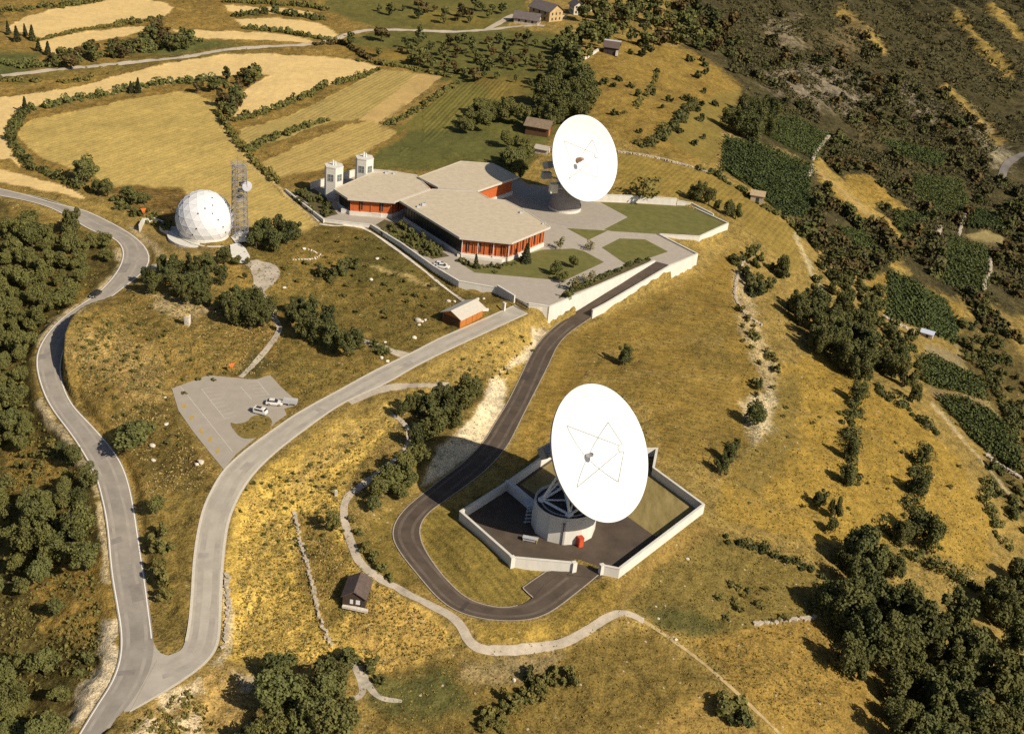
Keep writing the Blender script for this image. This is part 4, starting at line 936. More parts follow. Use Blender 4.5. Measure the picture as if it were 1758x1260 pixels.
        for cc in cor: mb.box(cc + np.array([0, 0, .15]), (1.5, 1.1, .9), math.atan2(sd[1], sd[0]))
        for a, b_ in ((0, L_), (1, L_), (2, R_), (3, R_), (0, R_), (3, L_), (1, R_), (2, L_)): mb.tube(cor[a], b_, .3 if (a < 2) == (b_ is L_) else .2, n=8)
        for i in range(4): mb.tube(cor[i], cor[(i + 1) % 4], .3, n=8)
        mb.tube(L_, R_, .55, n=10); ctr = B3 + np.array([0, 0, hd + .6])
        for cc in cor: mb.tube(cc, ctr, .2, n=6)
        for q in (L_, R_): mb.tube(q, (q + B3 * 1.0) / 2 + np.array([0, 0, 2.0]), .16, n=6)
        part(mb, "alidade_frame", M_FRAME, r)
        mb = MB(); back = vtx - n_ * 4.0
        for s_ in (-1, 1):
            tip = back - n_ * 6.2 + M[:, 1] * 3.0 + sd * 1.6 * s_
            mb.tube(back + sd * 2.2 * s_, tip, .35, n=8); mb.tube(T((2.8 * s_, 3.0, -2.4)), tip, .22, n=8); mb.tube(T((2.8 * s_, -3.0, -2.4)), tip, .2, n=8)
        mb.box(back - n_ * 6.2 + M[:, 1] * 3.0, (5.2, 2.6, 1.8), M=M); part(mb, "counterweight", mat("weight_grey", (.32, .31, .29), .7, .15, .8), r)
        # door cabin, downpipe
        for ang, nm in ((R(-58 + 15 + 0), None),):
            pass
        dv = P3(990, 931, bz); u_ = np.array([dv[0] - base[0], dv[1] - base[1]]); aa = math.atan2(u_[1], u_[0]); u_ = np.array([math.cos(aa), math.sin(aa)])
        ctr_ = np.array(base) + u_ * (rd + .55)
        mb = MB(); mb.box((*ctr_, bz + 1.25), (1.3, 1.25, 2.3), aa); cab = part(mb, "door_porch", M_RED, r, bevel=.03)
        mb = MB(); mb.box((*(ctr_ + u_ * .67), bz + 1.05), (.06, .9, 1.95), aa); part(mb, "door", mat("red_door", (.55, .09, .03), .5, .1, 2), r)
        fp = P3(964, 935, bz); u_ = np.array([fp[0] - base[0], fp[1] - base[1]]); u_ /= np.linalg.norm(u_)
        mb = MB(); q = np.array(base) + u_ * (rd + .02); mb.tube((*q, bz), (*q, bz + hd - 1), .12, n=8); mb.box((*q, bz + hd - .8), (.5, .5, .4), 0); part(mb, "downpipe", mat("pipe_brown", (.16, .12, .11), .6, .2, 2), r)
        mb = MB(); side = -np.array([XI[0], XI[1]])
        for i in range(7): q = np.array(base) + side * (rd + .9) + np.array([.2, .5]) * i * .5; mb.box((*q, bz + .8 * i + .4), (1.5, .5, .1), .3)
        mb.box((*(np.array(base) + side * (rd + 1.2)), bz + 2.6), (.08, .08, 5.2), 0); mb.box((*(np.array(base) + side * (rd + .8)), bz + 5.6), (2.2, 2.6, .12), .3); part(mb, "stair", M_STEEL, r)
    else:
        hd = 9.0
        mb = MB(); mb.lathe([(5.8, 0), (5.8, .8), (5.5, .8)], B3, None, 40, capb=True); part(mb, "plinth", M_WALL, r)
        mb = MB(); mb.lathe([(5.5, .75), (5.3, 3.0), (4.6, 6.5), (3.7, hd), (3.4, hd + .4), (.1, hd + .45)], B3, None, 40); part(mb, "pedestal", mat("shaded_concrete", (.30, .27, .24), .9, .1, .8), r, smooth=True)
        brg = vtx - n_ * 2.8
        mb = MB(); L_, R_ = brg + sd * 3.6, brg - sd * 3.6
        cor = [B3 + np.array([0, 0, hd + .5]) + 3.2 * (math.cos(a) * hz_ + math.sin(a) * sd) for a in (R(45), R(135), R(225), R(315))]
        for a, b_ in ((0, L_), (1, L_), (2, R_), (3, R_), (0, R_), (3, L_)): mb.tube(cor[a], b_, .28, n=8)
        for i in range(4): mb.tube(cor[i], cor[(i + 1) % 4], .3, n=8)
        mb.tube(L_, R_, .5, n=10); part(mb, "alidade_frame", M_FRAME, r)
        q = CAMP + ray(np.array(944.), np.array(283.)) * (depth + 7); mb = MB(); mb.box(q, (4.2, 2.4, 2.6), M=M); mb.tube(q, vtx - n_ * 3.5, .4, n=8); mb.tube(q + np.array([0, 0, -1]), brg, .3, n=8); part(mb, "counterweight", mat("weight_pale", (.36, .35, .33), .7, .12, .8), r)
        q = CAMP + ray(np.array(938.), np.array(301.)) * (depth + 6); mb = MB(); mb.box(q, (3.2, 2.0, 2.2), .4); mb.tube(q, (*base, bz + hd + .6), .3, n=8); part(mb, "motor_house", bpy.data.materials["weight_pale"], r)
        q = CAMP + ray(np.array(950.), np.array(323.)) * (depth - 2); mb = MB(); mb.box(q, (2.6, 2.2, 3.2), .35); mb.box(q + np.array([1.8, 1.2, -.2]), (2.5, 1.4, .3), .35); part(mb, "cabin", mat("cream_cabin", (.62, .58, .42), .6, .06, 1), r, bevel=.04)
        for i in range(8):
            a = R(-100) + i * R(9); mb = MB() if i == 0 else mb
            mb.box((base[0] + (5.35) * math.cos(a), base[1] + 5.35 * math.sin(a), bz + 1.4 + i * .0), (.12, .12, 1.2), a)
        part(mb, "railing", M_DARK, r)
    return r, n_
fb = onz(np.array(962.), np.array(935.), ZC)[:2]; fb = fb + 7.2 * fb / np.linalg.norm(fb)
antenna("large white dish antenna in the foreground, on a round drum inside a walled yard", 1033, 776.5, 260.5, 48, 12, fb, ZC, 'front')
bb = onz(np.array(968.), np.array(367.), 0.)[:2]; bb = bb + 5.6 * bb / np.linalg.norm(bb)
antenna("white dish antenna behind the flat-roofed building, on a shaded cone pedestal", 1005.5, 272, 422, 42.5, 12.8, bb, 0.0, 'back')

# ---------------------------------------------------------------- station building
def ccw(p):
    a = sum(p[i][0] * p[(i + 1) % len(p)][1] - p[(i + 1) % len(p)][0] * p[i][1] for i in range(len(p)))
    return [np.array(q[:2]) for q in (p if a > 0 else p[::-1])]
def inset(p, d):
    out = []; n = len(p)
    for i in range(n):
        a, b_, c = p[i - 1], p[i], p[(i + 1) % n]
        d1 = (b_ - a) / np.linalg.norm(b_ - a); d2 = (c - b_) / np.linalg.norm(c - b_)
        n1 = np.array([-d1[1], d1[0]]); n2 = np.array([-d2[1], d2[0]]); m_ = n1 + n2
        out.append(b_ + m_ * d / max(.4, m_ @ n1) if True else b_)
    return out
ROOFS = {
 'main': (7.0, [(686,345),(742,325),(819,329),(840,341),(868,344),(900,360),(945,390),(879,417),(789,408)]),
 'west': (6.25, [(573,325),(637,297),(680,294.5),(716,303),(739,324.5),(684,344),(677,347),(597,341)]),
 'north': (6.9, [(718,304),(791,277),(846,281),(862,289),(890,304),(846,319),(820,328),(752,322)]),
}
bc = P3(740, 370, 0); r = empty("station_building", bc, 0, "low angular building with three flat beige roofs and orange-red walls", "building")
M_FASC = mat("roof_fascia", (.52, .46, .36), .8, .08, 1)
WF = {}
for k, (z, lst) in ROOFS.items():
    p = ccw(pts_z(lst, z)); WF[k] = inset(p, 1.7)
    mb = MB(); mb.m = 0; mb.prism(p, z - .55, z); ro = part(mb, "roof", M_ROOF, r)
    mb = MB(); rim = inset(p, -.06)
    n = len(p); v = [(*q, z - .6) for q in rim] + [(*q, z + .12) for q in rim] + [(*q, z + .12) for q in inset(p, .3)] + [(*q, z + .004) for q in inset(p, .3)]
    f = [(i, (i + 1) % n, n + (i + 1) % n, n + i) for i in range(n)] + [(n + i, n + (i + 1) % n, 2 * n + (i + 1) % n, 2 * n + i) for i in range(n)] + [(2 * n + i, 2 * n + (i + 1) % n, 3 * n + (i + 1) % n, 3 * n + i) for i in range(n)]
    mb.add(v, f); part(mb, "roof_edge", M_FASC, r)
    mb = MB(); mb.prism(WF[k], 0, z - .56, cap=False); part(mb, "wall", M_CLAD, r)
    mb = MB(); mb.prism(inset(WF[k], -.5), 0, 1.35); part(mb, "plinth", M_CONC, r)
def facade(k, ztop, edges, step, wdt, skip=0):
    p = WF[k]
    for i in edges:
        a, b_ = p[i], p[(i + 1) % len(p)]; L = np.linalg.norm(b_ - a); d = (b_ - a) / L; nn = np.array([d[1], -d[0]]); az = math.atan2(d[1], d[0])
        m_ = max(1, int(L / step))
        for j in range(m_):
            c = a + d * L * (j + .5) / m_ + nn * .05
            mb = MB(); mb.box((*c, 3.55), (wdt, .14, 3.0), az); part(mb, "window", M_GLASS, r)
        mb = MB()
        for j in range(m_ * 2 + 1):
            c = a + d * L * (j) / (2 * m_) + nn * .16; mb.box((*c, 3.7), (.14, .32, 4.4), az)
        mb.box((*((a + b_) / 2 + nn * .12), 5.35), (L, .16, .12), az)
        part(mb, "facade_fins", mat("fin_orange", (.55, .16, .045), .6, .15, 1.5) if "fin_orange" not in bpy.data.materials else bpy.data.materials["fin_orange"], r)
def facing(k):
    """edges of a wing's wall that look towards the front of the site"""
    p = WF[k]; out = []
    for i in range(len(p)):
        d = p[(i + 1) % len(p)] - p[i]; nn = np.array([d[1], -d[0]]); nn = nn / np.linalg.norm(nn)
        if nn[1] < -.25 and np.linalg.norm(d) > 5: out.append(i)
    return out
def shady(k, i):
    d = WF[k][(i + 1) % len(WF[k])] - WF[k][i]; return d[1] / np.linalg.norm(d) < -.45
facade('main', 7, [i for i in facing('main') if not shady('main', i)], 3.0, 1.1); facade('west', 6.25, [i for i in facing('west') if not shady('west', i)], 4.6, 1.2)
for k in ('main', 'west'):
    for i in facing(k):
        if shady(k, i):
            p = WF[k]; a, b_ = p[i], p[(i + 1) % len(p)]; L = np.linalg.norm(b_ - a); d = (b_ - a) / L; nn = np.array([d[1], -d[0]]); az = math.atan2(d[1], d[0])
            mb = MB(); mb.box((*((a + b_) / 2 + nn * .06), 3.4), (L - .3, .16, 3.9), az); g_ = part(mb, "shade_panel", M_GLASS, r)  # dark panel puts the shade of the sun-averted wall into its colour
            mb = MB()
            for q in np.arange(.8, L, 1.6): mb.box((*(a + d * q + nn * .17), 3.4), (.1, .12, 3.9), az)
            sub(mb, "shade_panel_bars", M_DARK, g_)
# white columns below the front eaves
for k, (a_, b_) in (('main', ((789,408),(879,417))),):
    z = ROOFS[k][0]; pa, pb = P3(*a_, z), P3(*b_, z)
    for q in (.06, .36, .66, .95):
        c = pa * (1 - q) + pb * q; c = c[:2] + .9 * c[:2] / np.linalg.norm(c[:2]); mb = MB(); mb.tube((*c, 0), (*c, z - .6), .11, n=8); part(mb, "column", M_WHITE, r)
mb = MB(); q = P3(862, 446, .5); p0 = [P3(785, 436, 1.0), P3(862, 446, 1.0), P3(926, 419, 1.0), P3(912, 412, 1.0), P3(860, 434, 1.0), P3(790, 425, 1.0)]
mb.prism([tuple(a[:2]) for a in p0], .03, .9); part(mb, "front_terrace", M_WALL, r)
# rooftop things
for (x_, y_, s_) in ((894,366,1.0),(932,385,.7),(727,353,1.4),(718,356,1.0),(663,298,1.1),(676,299,.9)):
    c = P3(x_, y_, 7.0 if x_ > 700 else 6.25); mb = MB(); zz = 7.0 if x_ > 700 else 6.25
    mb.box((c[0], c[1], zz + .3 * s_), (1.0 * s_, .7 * s_, .6 * s_), .4); mb.tube((c[0] + .7, c[1], zz), (c[0] + .7, c[1], zz + 1.3 * s_), .12, n=8); part(mb, "roof_vent", M_STEEL, r)
def tower(px, py, zt, rr):
    c = P3(px, py, zt)[:2]; ring = [(c[0] + rr * math.cos(R(a)), c[1] + rr * math.sin(R(a))) for a in (-130, -70, -10, 50, 110, 170)]
    mb = MB(); mb.prism(ring, 0, zt); t = part(mb, "tower", M_WALL, r)
    mb = MB(); mb.prism([(c[0] + (rr + .12) * math.cos(R(a)), c[1] + (rr + .12) * math.sin(R(a))) for a in (-130, -70, -10, 50, 110, 170)], zt + .002, zt + .3); sub(mb, "tower_coping", M_CONC, t)
    for a in (-100, -40):
        u_ = np.array([math.cos(R(a)), math.sin(R(a))]); cc = c + u_ * (rr * .866 + .02)
        mb = MB(); mb.box((*cc, zt - 3.4), (.1, 1.9, 2.3), R(a)); wn = sub(mb, "window", M_PANE, t)
        mb = MB()
        for q in (-.98, 0, .98): mb.box((cc[0] - math.sin(R(a)) * q + u_[0] * .05, cc[1] + math.cos(R(a)) * q + u_[1] * .05, zt - 3.4), (.1, .1, 2.35), R(a))
        for q in (-1.18, 0, 1.18): mb.box((*(cc + u_ * .05), zt - 3.4 + q), (.1, 1.9, .09), R(a))
        sub(mb, "window_bars", M_STEEL, t)
    mb = MB(); mb.tube((c[0] - .3, c[1], zt + .3), (c[0] - .3, c[1], zt + 2.0), .3, n=10); mb.tube((c[0] + .5, c[1], zt + .3), (c[0] + .5, c[1], zt + 1.7), .25, n=10); sub(mb, "chimney", M_WHITE, t)
tower(573.5, 285, 11.0, 3.35); tower(626, 271, 11.0, 3.3)
# ---------------------------------------------------------------- the dome and its mast
dc_px = (351, 378)
zb = float(G1(352, 416)[2]) ; dr = 8.95
fb_ = onz(np.array(352.), np.array(417.), zb)[:2]; rb_ = 7.7
dc = fb_ + rb_ * fb_ / np.linalg.norm(fb_); DZ = zb + .5 + math.sqrt(dr * dr - rb_ * rb_)
r = empty("radome", (*dc, zb), 0, "white panelled dome on a round base left of the lattice mast", "radome")
bm_ = bpy.data.meshes.new("tmp")
import bmesh
bm = bmesh.new(); bmesh.ops.create_icosphere(bm, subdivisions=4, radius=1.0)
va = np.array([q.co[:] for q in bm.verts]); fa = [[q.index for q in f_.verts] for f_ in bm.faces]; bm.free(); bpy.data.meshes.remove(bm_)
bm = bmesh.new(); bmesh.ops.create_icosphere(bm, subdivisions=3, radius=1.0); v3 = np.array([q.co[:] for q in bm.verts]); f3 = [[q.index for q in f_.verts] for f_ in bm.faces]; e3 = [(e_.verts[0].index, e_.verts[1].index) for e_ in bm.edges]; bm.free()
c0 = np.array([*dc, DZ]); cut = zb + .5
vv = v3 * dr + c0; vv[:, 2] = np.maximum(vv[:, 2], cut)
mb = MB(); mb.add(vv, [f_ for f_ in f3 if max(vv[q][2] for q in f_) > cut + .01])
part(mb, "dome_shell", mat("dome_panels", (.70, .685, .66), .6, .03, .35), r)
mb = MB()
for a_, b_ in e3:
    if min(vv[a_][2], vv[b_][2]) > cut + .02: mb.tube(vv[a_] + (vv[a_] - c0) * .002, vv[b_] + (vv[b_] - c0) * .002, .032, n=3, cap=False)
part(mb, "panel_seams", mat("seam_grey", (.61, .59, .56), .7, .1, 1), r)
pick = [i for i in range(len(v3)) if (v3[i][2] > -.35 and (i * 7919) % 5 < 2)]
cnt = 0
for i in pick:
    if v3[i] @ np.array([0, -1, .35]) < .1 or cnt > 34: continue
    d = v3[i]; p = c0 + d * (dr + .02)
    if p[2] < cut + .8: continue
    mb = MB(); mb.tube(p - d * .1, p + d * .08, .23, n=10); o = part(mb, "vent_cap", M_DARK, r); cnt += 1
mb = MB(); mb.lathe([(rb_ + .25, zb - 2), (rb_ + .25, zb + .62), (rb_ - .3, zb + .66)], (*dc, 0), None, 48); part(mb, "base_ring", M_WALL, r)
ml = MB(); ml.lathe([(11.5, zb - 2.5), (11.5, zb - .25), (rb_, zb - .2)], (*dc, 0), None, 40); part(ml, "apron", M_CONC, r)

mbs = P3(412, 406, zb + .2)
MH = 23.0; hw = 2.1; mrz = .55
r = empty("lattice_mast", mbs, 0, "grey steel lattice mast with a round drum antenna right of the dome", "mast")
def mloc(x, y, z): return np.array([mbs[0] + x * math.cos(mrz) - y * math.sin(mrz), mbs[1] + x * math.sin(mrz) + y * math.cos(mrz), mbs[2] + z])
cs = [(-hw, -hw), (hw, -hw), (hw, hw), (-hw, hw)]
for x, y in cs: mb = MB(); mb.tube(mloc(x, y, -1), mloc(x * .8, y * .8, MH), .13, n=6); part(mb, "leg", M_MAST, r)
NB = 11
for k in range(4):
    mb = MB()
    (x0, y0), (x1, y1) = cs[k], cs[(k + 1) % 4]
    for i in range(NB):
        z0, z1 = MH * i / NB, MH * (i + 1) / NB; s0, s1 = 1 - .2 * z0 / MH, 1 - .2 * z1 / MH
        A_, B_, C_, D_ = mloc(x0 * s0, y0 * s0, z0), mloc(x1 * s0, y1 * s0, z0), mloc(x0 * s1, y0 * s1, z1), mloc(x1 * s1, y1 * s1, z1)
        mb.tube(A_, D_, .07, n=5); mb.tube(B_, C_, .07, n=5); mb.tube(C_, D_, .075, n=5)
    part(mb, "bracing", M_MAST, r)
for z in (13.2, 18, MH):
    mb = MB(); s_ = 1 - .2 * z / MH
    for q in np.linspace(-hw * s_, hw * s_, 9): mb.tube(mloc(q, -hw * s_, z), mloc(q, hw * s_, z), .05, n=4)
    for q in (-hw * s_, hw * s_): mb.tube(mloc(-hw * s_, q, z), mloc(hw * s_, q, z), .09, n=4)
    part(mb, "platform", M_MAST, r)
mb = MB()
for z in (MH + .6, MH + 1.2):
    for k in range(4): mb.tube(mloc(*[q * .95 for q in cs[k]], z), mloc(*[q * .95 for q in cs[(k + 1) % 4]], z), .06, n=5)
for x, y in cs: mb.tube(mloc(x * .95, y * .95, MH), mloc(x * .95, y * .95, MH + 1.25), .06, n=5)
part(mb, "railing", M_MAST, r)
mb = MB(); mb.tube(mloc(-.5, 0, MH), mloc(-.5, 0, MH + 3.6), .07, n=6); part(mb, "aerial", M_MAST, r)
mb = MB()
for z in np.arange(0, MH, .6): mb.box(mloc(-.9, -.3, z), (.5, .06, .06), mrz)
mb.tube(mloc(-1.15, -.3, 0), mloc(-1.15, -.3, MH), .06, n=5); mb.tube(mloc(-.65, -.3, 0), mloc(-.65, -.3, MH), .06, n=5)
part(mb, "ladder", M_DARK, r)
dp = P3(423.5, 320, 0); dd = (dp - CAMP) / np.linalg.norm(dp - CAMP); dep = np.linalg.norm((mloc(2.2, -1.5, 17) - CAMP)); q = CAMP + dd * dep
nn = np.array([.55, -.8, .1]); nn /= np.linalg.norm(nn); Mx = frame_of(nn)
mb = MB(); mb.lathe([(.1, -.5), (1.55, -.5), (1.62, .35), (1.5, .42), (.1, .5)], q, Mx, 28); part(mb, "drum_antenna", mat("drum_cover", (.45, .44, .44), .6, .05, 1), r, smooth=False)
mb = MB(); mb.tube(q - nn * .4, mloc(.6, 0, 17), .12, n=6); part(mb, "bracket", M_MAST, r)
for i in range(3):
    z = 14 + i * 2.0; mb = MB(); mb.box(mloc(-.4 + .3 * i, -1.5, z), (1.6, .5, 1.4), mrz + .2 * i); part(mb, "equipment_box", M_DARK, r)
# concrete slabs and low walls round the dome
def gpoly(name, lst, lift, m_, flat=True):
    g = ground([p[0] for p in lst], [p[1] for p in lst]); g[:, 2] = (g[:, 2].mean() if flat else g[:, 2]) + lift
    a = sum(g[i][0] * g[(i + 1) % len(g)][1] - g[(i + 1) % len(g)][0] * g[i][1] for i in range(len(g))); k = list(range(len(g)))
    return structure(name, g, [k if a > 0 else k[::-1]], m_)
gpoly("concrete_slab", [(395,424),(410,418),(422,430),(429,441),(428,450),(420,456),(404,454),(397,442)], .5, M_WALL)
gpoly("concrete_pad", [(396,408),(410,396),(430,402),(424,418),(404,420)], .35, M_CONC)
wall_thing("retaining_wall", [G1(240, 398), G1(246, 385), G1(262, 379), G1(288, 388), G1(300, 398)], zb + .3, zb - 3, .45, "curved pale wall looping out left of the white dome", m_=M_CONC)
wall_thing("retaining_wall", [G1(275, 395), G1(300, 408), G1(330, 421), G1(352, 423), G1(392, 425)], zb - .1, zb - 3.5, .45, "low pale wall along the near foot of the white dome", m_=M_WALL)
wall_thing("retaining_wall", [G1(330, 433), G1(360, 443), G1(388, 436)], zb - 1.0, zb - 4, .4, "low bent wall in the shrubs just below the white dome", m_=M_WALL)

tv = TURNW.copy(); tv[:, 2] += .045; structure("turning_area", tv, [list(range(len(tv)))[::-1]], M_TAR)
pix_line([(919,1029),(907,1019),(897,1009),(917,995),(938,981)], .25, .1, "kerb", M_KERBD, lambda p: plane_hit(p[:, 0], p[:, 1], TPL), 1, 24, 0)
# ---------------------------------------------------------------- huts and houses
def gable(name, label, c, ax, L, W, eh, rh, wallm, roofm, over=.45, base=0.6, cat="hut", split=None, group=None, z=None):
    """ax unit xy along the ridge; c centre xy"""
    ax = np.array(ax) / np.linalg.norm(ax); sx = np.array([-ax[1], ax[0]]); c = np.array(c[:2]); z = float(hz(c[0], c[1])) if z is None else z
    r = empty(name, (*c, z), 0, label, cat, group)
    P = lambda u, v_, h: (*(c + ax * u + sx * v_), z + h)
    mb = MB(); l2, w2 = L / 2, W / 2
    v = [P(-l2, -w2, -base), P(l2, -w2, -base), P(l2, w2, -base), P(-l2, w2, -base), P(-l2, -w2, eh), P(l2, -w2, eh), P(l2, w2, eh), P(-l2, w2, eh), P(-l2, 0, rh), P(l2, 0, rh)]
    mb.add(v, [(0, 1, 5, 4), (2, 3, 7, 6), (1, 2, 6, 9, 5), (3, 0, 4, 8, 7)]); part(mb, "wall", wallm, r)
    sl_ = (rh - eh) / w2; t = .16
    for s_ in (-1, 1):
        mb = MB(); e_ = w2 + over; y0 = rh + .02; y1 = rh - sl_ * e_ + .02
        q = [P(-l2 - over, 0, y0), P(l2 + over, 0, y0), P(l2 + over, s_ * e_, y1), P(-l2 - over, s_ * e_, y1)]; q2 = [(a[0], a[1], a[2] + t) for a in q]
        f = [(0, 1, 2, 3), (4, 7, 6, 5), (0, 4, 5, 1), (1, 5, 6, 2), (2, 6, 7, 3), (3, 7, 4, 0)]
        if s_ > 0: f = [k[::-1] for k in f]
        f = [k[::-1] for k in f]
        mb.add(q + q2, f); part(mb, "roof_slope", roofm, r)
    return r, P
def opening(r, P, kind, u, v_, h, wdt, ht, on, m_, ax):
    """a door/window box on a wall: on='end' gable end at u, 'side' long wall at v"""
    c = np.array(P(u, v_, h)); mb = MB(); rz = math.atan2(ax[1], ax[0])
    mb.box(c, (.1, wdt, ht) if on == 'end' else (wdt, .1, ht), rz); return part(mb, kind, m_, r)
# orange shed beside the access road
A_, B_, C_ = G1(757.7, 556), G1(789.5, 564), G1(828, 543.5)
ax = (C_ - B_)[:2]; L_ = np.linalg.norm(ax); ax = ax / L_; W_ = 6.2; sx = np.array([-ax[1], ax[0]]); cc = B_[:2] + ax * L_ / 2 + sx * W_ / 2
r, P = gable("garden_shed", "orange wooden shed with a pale gabled roof beside the access road", cc, ax, L_, W_, 2.9, 4.3, M_WOODO, mat("shed_roof", (.50, .45, .36), .8, .08, 1), .7, 1.2, "shed")
mb = MB(); mb.box((*(cc - ax * (L_ / 2 + .03)), float(hz(*cc)) + 1.2), (.1, W_ - .5, 2.4), math.atan2(ax[1], ax[0])); part(mb, "end_boarding", M_WOODB, r)
for u in (-L_ * .18, L_ * .1, L_ * .3): opening(r, P, "door", u, -W_ / 2 - .04, 1.0, 1.3, 2.0, 'side', M_WOODO, ax)
mb = MB(); mb.box((*(cc + ax * (L_ / 2 + 1.6) - sx * 2.2), float(hz(*(cc + ax * (L_ / 2 + 1.6)))) + .35), (3.0, .4, .8), math.atan2(ax[1], ax[0]) - .6); part(mb, "ramp_kerb", M_WALL, r)
# dark hut
A_, B_ = G1(585, 1045), G1(628, 1050); ax = np.array([.06, 1.0]); ax /= np.linalg.norm(ax); mdp = (A_ + B_)[:2] / 2; cc = mdp + ax * 3.1
r, P = gable("wooden_hut", "dark brown hut with two white shutters below the gravel path", cc, ax, 6.0, 4.5, 2.5, 3.9, M_WOODD, M_SHAKE, .35, .8)
for v_, w_ in ((.45, .62), (-.85, .85)): opening(r, P, "shutter", -3.05, v_, 1.35, w_, 1.0, 'end', M_WHITE, ax)
opening(r, P, "door", -3.04, -1.8, .95, .7, 1.8, 'end', M_DARK, ax)
mb = MB(); c = np.array(P(-3.4, -.4, .05)); mb.box(c, (.8, 5.2, .5), math.atan2(ax[1], ax[0]) - .1); part(mb, "stone_footing", M_STONE, r)
# barns left of the rear dish
g = G1(925, 228); r, P = gable("barn", "brown weathered barn partly behind the rear dish", g, (1, -.25), 9.5, 8, 3.6, 5.6, M_WOODB, mat("old_shingle", (.20, .145, .09), .9, .3, 1.2, .3, 5), .8, 1.5, "barn")
opening(r, P, "door", 4.8, -1.5, 1.3, 2.0, 2.6, 'end', M_WOODO, (1, -.25))
g = G1(931, 262); r, P = gable("barn", "small low shed with a pale roof below the brown barn", g, (1, -.3), 5.0, 4.2, 1.9, 2.8, M_RUBBLE, mat("pale_sheet_roof", (.40, .345, .27), .7, .1, 1), .5, 1.2, "shed")
opening(r, P, "door", 2.5, -.5, .8, 1.0, 1.6, 'end', M_DARK, (1, -.3))
# hut with split roof right of the orchard
g = G1(1049, 92); r, P = gable("field_barn", "dark barn with a pale upper roof at the head of the golden slope", g, (1, -.15), 7.0, 6.0, 3.8, 5.8, M_WOODD, M_SHAKE, .7, 1.5, "barn")
q = np.array(P(0, 1.4, 6.0)); mb = MB(); mb.box(q, (8.4, 2.6, .2), math.atan2(-.15, 1)); part(mb, "sheet_roof", mat("sheet_metal", (.5, .48, .45), .5, .1, 1), r)
mb = MB(); mb.box(np.array(P(3.2, -3.3, 1.1)), (1.2, 1.0, 2.6), -.15); part(mb, "stone_pier", M_STONE, r)
opening(r, P, "door", -.5, -3.05, 1.2, 1.8, 2.4, 'side', M_DARK, (1, -.15))
# vineyard huts
g = G1(1299, 345); r, P = gable("vineyard_hut", "small stone hut with a tan roof below the large vineyard", g, (1, -.2), 5.0, 4.4, 3.0, 4.2, mat("hut_render", (.42, .35, .24), .9, .15, 1), mat("tan_roof", (.38, .28, .16), .85, .2, 1.5), .5, 1.5)
opening(r, P, "door", .3, -2.24, 1.0, 1.2, 2.0, 'side', M_DARK, (1, -.2))
g = G1(1591, 578); r, P = gable("vineyard_hut", "small hut with a bluish white roof between the vineyards", g, (1, -.5), 4.2, 3.2, 1.9, 2.6, M_RUBBLE, mat("blue_sheet_roof", (.50, .53, .60), .45, .06, 1), .4, 1.2)
opening(r, P, "door", .2, -1.63, .8, .8, 1.5, 'side', M_DARK, (1, -.5))
# farmstead at the top
def farm(name, label, px, py, ax, L_, W_, eh, rh, wm, rm, wins=2, z=None):
    g = G1(px, py); r, P = gable(name, label, g, ax, L_, W_, eh, rh, wm, rm, .8, 2.0, "house"); a = np.array(ax) / np.linalg.norm(ax)
    for fl in range(wins):
        for v_ in (-W_ * .28, 0, W_ * .28):
            opening(r, P, "window", L_ / 2 + .03, v_, 1.6 + fl * 2.7, 1.0, 1.3, 'end', M_DARK, a); opening(r, P, "window", -L_ / 2 + L_ * (v_ / W_ + .5), -W_ / 2 - .03, 1.6 + fl * 2.7, 1.0, 1.3, 'side', M_DARK, a)
    return r, P
M_PLAST = mat("ochre_plaster", (.47, .33, .15), .9, .2, .6); M_PLW = mat("white_plaster", (.60, .53, .40), .9, .12, .6); M_SLATE = mat("slate_roof", (.13, .105, .095), .85, .25, 1, .2, 4)
farm("farmhouse", "ochre gabled farmhouse with a large grey roof at the end of the farm road", 936, 33, (.75, -.66), 15, 10.5, 5.8, 9.0, M_PLAST, M_SLATE)
r, P = farm("farm_building", "long low stone outbuilding joined to the left of the ochre farmhouse", 905, 40, (.97, -.2), 13, 7.5, 3.0, 5.6, M_RUBBLE, M_SLATE, 1)
r, P = farm("small_house", "small white gabled house right of the farmstead near the top edge", 989, 24, (.35, -.94), 8, 6.0, 5.0, 7.2, M_PLW, M_SLATE)
wall_thing("garden_wall", [G1(1000, 19), G1(1015, 20)], float(G1(1008, 20)[2]) + 1.4, float(G1(1008, 20)[2]) - 1, .5, "short pale wall running right from the small white house", m_=M_STONE)
wall_thing("garden_wall", [G1(958, 33), G1(972, 31)], float(G1(965, 32)[2]) + 1.5, float(G1(965, 32)[2]) - 1, .5, "short pale wall right of the ochre farmhouse", m_=M_STONE)
wall_thing("field_wall", [G1(993, 110), G1(1008, 100), G1(1030, 86)], [float(G1(993, 110)[2]) + 1.2, float(G1(1008, 100)[2]) + 1.2, float(G1(1030, 86)[2]) + 1.2], 2, .9, "pale stone wall running down-left from the dark barn", m_=M_STONE, coping=False)
